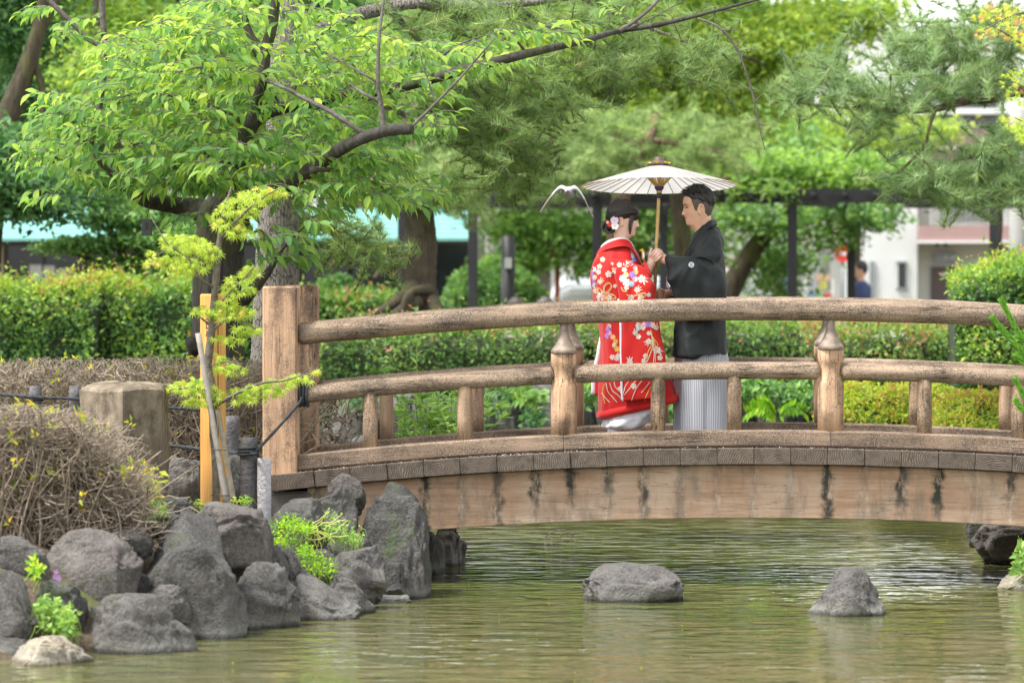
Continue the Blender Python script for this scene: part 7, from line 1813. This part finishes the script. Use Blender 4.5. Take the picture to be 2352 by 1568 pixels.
# ---------------------------------------------------------------- parasol
PY=YPL-.03
apex=PS(1544.5,384,PY); ax=Vector((-.012,.092,1)).normalized()
u=ax.orthogonal().normalized(); u=(Vector((1,0,0))-ax*ax.x).normalized(); v=ax.cross(u)
par=empty('paper_parasol',PS(1536,640,PY),'white oiled-paper parasol with bamboo ribs held above the couple','parasol')
NR=36; RR=.537; HH=.152
def cpt(r,a,dz=0):
    s=r/RR; h=-HH*(s*.93+.07*s*s); return apex+u*(r*math.cos(a))+v*(r*math.sin(a))+ax*(h+dz)
t=NT('oiled_white_paper'); t.set(.55,0,.3); pc=t.ramp(t.noise(t.pos(),40,3),[(.3,(.54,.538,.525)),(.7,(.60,.597,.58))]); t.base(pc)
tr_=t.n('ShaderNodeBsdfTranslucent'); tr_.inputs[0].default_value=(.58,.575,.56,1); mx=t.n('ShaderNodeMixShader'); mx.inputs[0].default_value=.5; t.l(t.b.outputs[0],mx.inputs[1]); t.l(tr_.outputs[0],mx.inputs[2]); t.l(mx.outputs[0],t.out.inputs[0]); MATS['paperp']=t.m
MATS['bambooy']=simple('golden_bamboo',(.52,.33,.11),.45,.15,30); MATS['rib']=simple('brown_bamboo_rib',(.33,.20,.10),.55,.15,30)
mb=MB(); rings=[]
rad=[.03,.12,.24,.36,.46,RR]
for r in rad:
    ring=[]
    for k in range(NR*2):
        a=math.pi*k/NR; ring.append(cpt(r*(1 if k%2==0 else .985),a,-.004*(k%2)*r/RR))
    rings.append(ring)
mb.loft(rings,caps=False); mb.build('canopy',MATS['paperp'],par)
for k in range(NR):
    a=2*math.pi*k/NR; mb=MB(); mb.tube([cpt(.03,a,-.002),cpt(.28,a,-.003),cpt(RR+.012,a,-.004)],[.0022,.0027,.0028],5); mb.build('rib',MATS['rib'],par)
    mb=MB(); b=apex-ax*.168+u*(.018*math.cos(a))+v*(.018*math.sin(a)); mb.tube([b,cpt(.135,a,-.006)],[.0026,.0032],5); mb.build('stretcher',MATS['bambooy'],par)
hand=PS(1538,584,PY); low=hand+(hand-apex).normalized()*.30
mb=MB(); mb.tube([apex+ax*.01,apex-ax*.17,hand,low],[.0115,.0115,.0115,.0115],12); mb.build('shaft',MATS['bambooy'],par,True)
mb=MB(); pts=[apex-ax*z for z in (.155,.168,.185,.19)]; mb.tube(pts,[.03,.034,.022,.018],16); mb.build('thread_band',simple('purple_thread',(.05,.03,.10),.6),par,True)
mb=MB(); mb.tube([apex-ax*.19,apex-ax*.205],[.020,.019],14); mb.build('runner',MATS['bambooy'],par,True)
mb=MB(); mb.tube([apex-ax*.206,apex-ax*.235,apex-ax*.24],[.0185,.0175,.013],14); mb.build('catch_ring',MATS['black'],par,True)
MATS['cap']=simple('brown_cap_paper',(.075,.045,.04),.6,.2,40); MATS['capy']=simple('yellow_cap_paper',(.75,.45,.02),.55,.1)
mb=MB(); rings=[]
for (r,h) in ((.072,-.012),(.055,.012),(.036,.022),(.034,.04),(.026,.047),(.008,.048)):
    rings.append([apex+u*(r*(1+(.28 if (r>.06 and k%4==0) else 0))*math.cos(math.pi*k/12))+v*(r*(1+(.28 if (r>.06 and k%4==0) else 0))*math.sin(math.pi*k/12))+ax*h for k in range(24)])
mb.loft(rings); cap=mb.build('top_cap',MATS['cap'],par,True)
for k in range(6):
    a=math.pi*k/3+.26; mb=MB(); d=u*math.cos(a)+v*math.sin(a); s=ax.cross(d)
    mb.add([apex+d*.03+ax*.008,apex+d*.07+s*.022+ax*.002,apex+d*.083+ax*.012,apex+d*.07-s*.022+ax*.002,apex+d*.06-ax*.008],[(0,1,2,3),(1,4,3,2),(0,3,4,1)]); mb.build('cap_petal',MATS['capy'],cap)

# ---------------------------------------------------------------- bird in flight
YBd=2.6
MATS['featherg']=simple('grey_feathers',(.42,.43,.46),.7,.2,40); MATS['featherw']=simple('pale_feathers',(.62,.61,.62),.7,.2,40); MATS['featherd']=simple('brown_flight_feathers',(.34,.30,.27),.7,.2,40)
c=P(1306,443,YBd); bird=empty('flying_bird',c,'grey pigeon-like bird gliding with arched wings beside the bride','bird')
mb=MB(); rings=[]
for i in range(11):
    s=i/10; r=[.008,.02,.03,.036,.05,.056,.055,.048,.036,.022,.008][i]; y=c.y-.17+.36*s; rings.append([(c.x+r*math.cos(2*math.pi*j/14),y,c.z+r*.85*math.sin(2*math.pi*j/14)+(.012 if i<3 else 0)) for j in range(14)])
mb.loft(rings); mb.build('body',MATS['featherg'],bird,True)
mb=MB(); mb.tube([(c.x,c.y-.165,c.z+.012),(c.x,c.y-.2,c.z+.004)],[.008,.002],6); mb.build('beak',MATS['black'],bird,True)
mb=MB(); mb.loft([[(c.x-.02,c.y+.17,c.z),(c.x+.02,c.y+.17,c.z),(c.x+.02,c.y+.17,c.z+.006),(c.x-.02,c.y+.17,c.z+.006)],[(c.x-.05,c.y+.30,c.z-.005),(c.x+.05,c.y+.30,c.z-.005),(c.x+.05,c.y+.30,c.z),(c.x-.05,c.y+.30,c.z)]]); mb.build('tail',MATS['featherd'],bird)
for pts in ([(1302,438),(1290,433),(1278,440),(1264,456),(1252,472),(1240,490)],[(1310,438),(1321,434),(1333,444),(1344,462),(1353,482),(1363,500)]):
    sp=spline(pts,4); rings=[]; m_=len(sp)
    for i,(x,y) in enumerate(sp):
        s=i/(m_-1); p=P(x,y,YBd); ch=.19*(1-.5*s); p.y+=-.05+.10*s; th=.026*(1-.5*s)
        rings.append([(p.x,p.y-ch*.45,p.z),(p.x,p.y-ch*.2,p.z+th),(p.x,p.y+ch*.55,p.z-.012),(p.x,p.y-ch*.1,p.z-th*.6)])
    mb=MB(); mb.loft(rings[:int(m_*.6)]); w1=mb.build('wing',MATS['featherw'],bird,True)
    mb=MB(); mb.loft(rings[int(m_*.6)-1:]); mb.build('wing_tip',MATS['featherd'],w1,True)

# ---------------------------------------------------------------- people in the background
def bystander(label,px,py_top,Y,hgt,face,shirt,sit=False,trous=(.05,.05,.07),hairc='hair_b',sleeve=True):
    a=P(px,py_top,Y); top_=a.z; k=.235/.262; chin_=Vector((a.x,Y,top_-.262*k))
    HV,HFc=head_mesh((k,k,k)); mb=MB(); mb.add(place(HV,chin_,face),HFc)
    hz=chin_.z; hip=hz-.62; x=a.x
    mb.tube([(x,Y,hz+.06),(x,Y,hz-.06),(x,Y,hz-.12)],[.05,.052,.07],12)
    mb.tube([(x,Y,hip-.05),(x,Y,hip+.25),(x,Y,hz-.16),(x,Y,hz-.07)],[.13,.125,.135,.07],14)
    for sd in (-1,1):
        sy=Y+sd*.18; mb.tube([(x,sy,hz-.12),(x-face*.02,sy+sd*.03,hz-.38),(x+face*.12,sy,hz-.6)],[.05,.042,.03],10); mb.ell((x+face*.15,sy,hz-.63),(.05,.03,.04),8,6)
        if sit: mb.tube([(x,Y+sd*.09,hip),(x+face*.4,Y+sd*.1,hip+.02),(x+face*.42,Y+sd*.1,hip-.42)],[.085,.065,.05],10)
        else: mb.tube([(x,Y+sd*.09,hip),(x+face*.03,Y+sd*.1,hip-.42),(x,Y+sd*.1,hip-.85)],[.085,.062,.045],10); mb.ell((x+face*.07,Y+sd*.1,hip-.87),(.12,.045,.035),8,6)
    V,F,N=np_eval((mb.V,mb.F),.014,2,.4); o=mk('person',V,F,MATS['skin_m'],None,True); tag(o,label,'person')
    V,F=hair_shell(lambda th:interp(D_(th),[0,45,70,95,120,180],[.2,.19,.13,.14,.08,.06]),lambda th,s:.014,n=60,m=12,scale=(k,k,k)); mk('hair',place(V,chin_,face),F,MATS[hairc],o,True)
    cm=simple('shirt_cloth',shirt,.8,.1,20); mb=MB()
    rings=[]
    for z,r in ((hz-.04,.075),(hz-.075,.12),(hz-.13,.17),(hz-.3,.17),(hip,.16),(hip-.06,.165)): rings.append([(x+r*.85*math.cos(2*math.pi*j/24),Y+r*1.15*math.sin(2*math.pi*j/24),z) for j in range(24)])
    mb.loft(rings)
    for sd in (-1,1): mb.tube([(x,Y+sd*.15,hz-.1),(x-face*.01,Y+sd*.205,hz-.24),(x,Y+sd*.215,hz-.36)],[.075,.068,.062],12)
    V,F,N=np_eval((mb.V,mb.F),.016,2,.4); mk('shirt',V,F,cm,o,True)
    tm=simple('trouser_cloth',trous,.8,.1,20)
    for sd in (-1,1):
        mb=MB()
        if sit: mb.tube([(x-face*.05,Y+sd*.09,hip-.02),(x+face*.4,Y+sd*.1,hip),(x+face*.43,Y+sd*.1,hip-.4)],[.11,.085,.07],12)
        else: mb.tube([(x,Y+sd*.085,hip+.02),(x+face*.03,Y+sd*.1,hip-.42),(x,Y+sd*.1,hip-.82)],[.11,.08,.07],12)
        mb.build('trouser_leg',tm,o,True)
    return o
bystander('man in a navy hooded top walking beyond the pergola',1978,600,35,1.7,-1,(.03,.05,.13))
bystander('seated person with greying brown hair in front of the round bush',1185,684,22,1.2,1,(.35,.30,.24),True,hairc='hair_fade')
bystander('seated person with brown hair beside the parked white hatchback',1252,683,22,1.2,-1,(.30,.33,.30),True,hairc='hair_fade')
bystander('person with dark hair low behind the right-hand hedge',2192,680,20,1.2,-1,(.2,.1,.08),True)
# bench they sit on
bn=empty('park_bench',(P(1218,846,22.0).x,22.0,.5),'plain wooden bench under the two seated people','bench'); z_=P(1218,684,22).z-.235-.62-.13
xa_,xb_=P(1150,800,22).x,P(1290,800,22).x
for k in range(3): mb=MB(); mb.bbox(xa_,xb_,21.8+k*.15,21.93+k*.15,z_,z_+.04,.004); mb.build('seat_slat',MATS['brownf'],bn)
for x in (xa_+.08,xb_-.08): mb=MB(); mb.box(x-.03,x+.03,21.85,22.2,.45,z_); mb.build('leg',MATS['brownf'],bn)
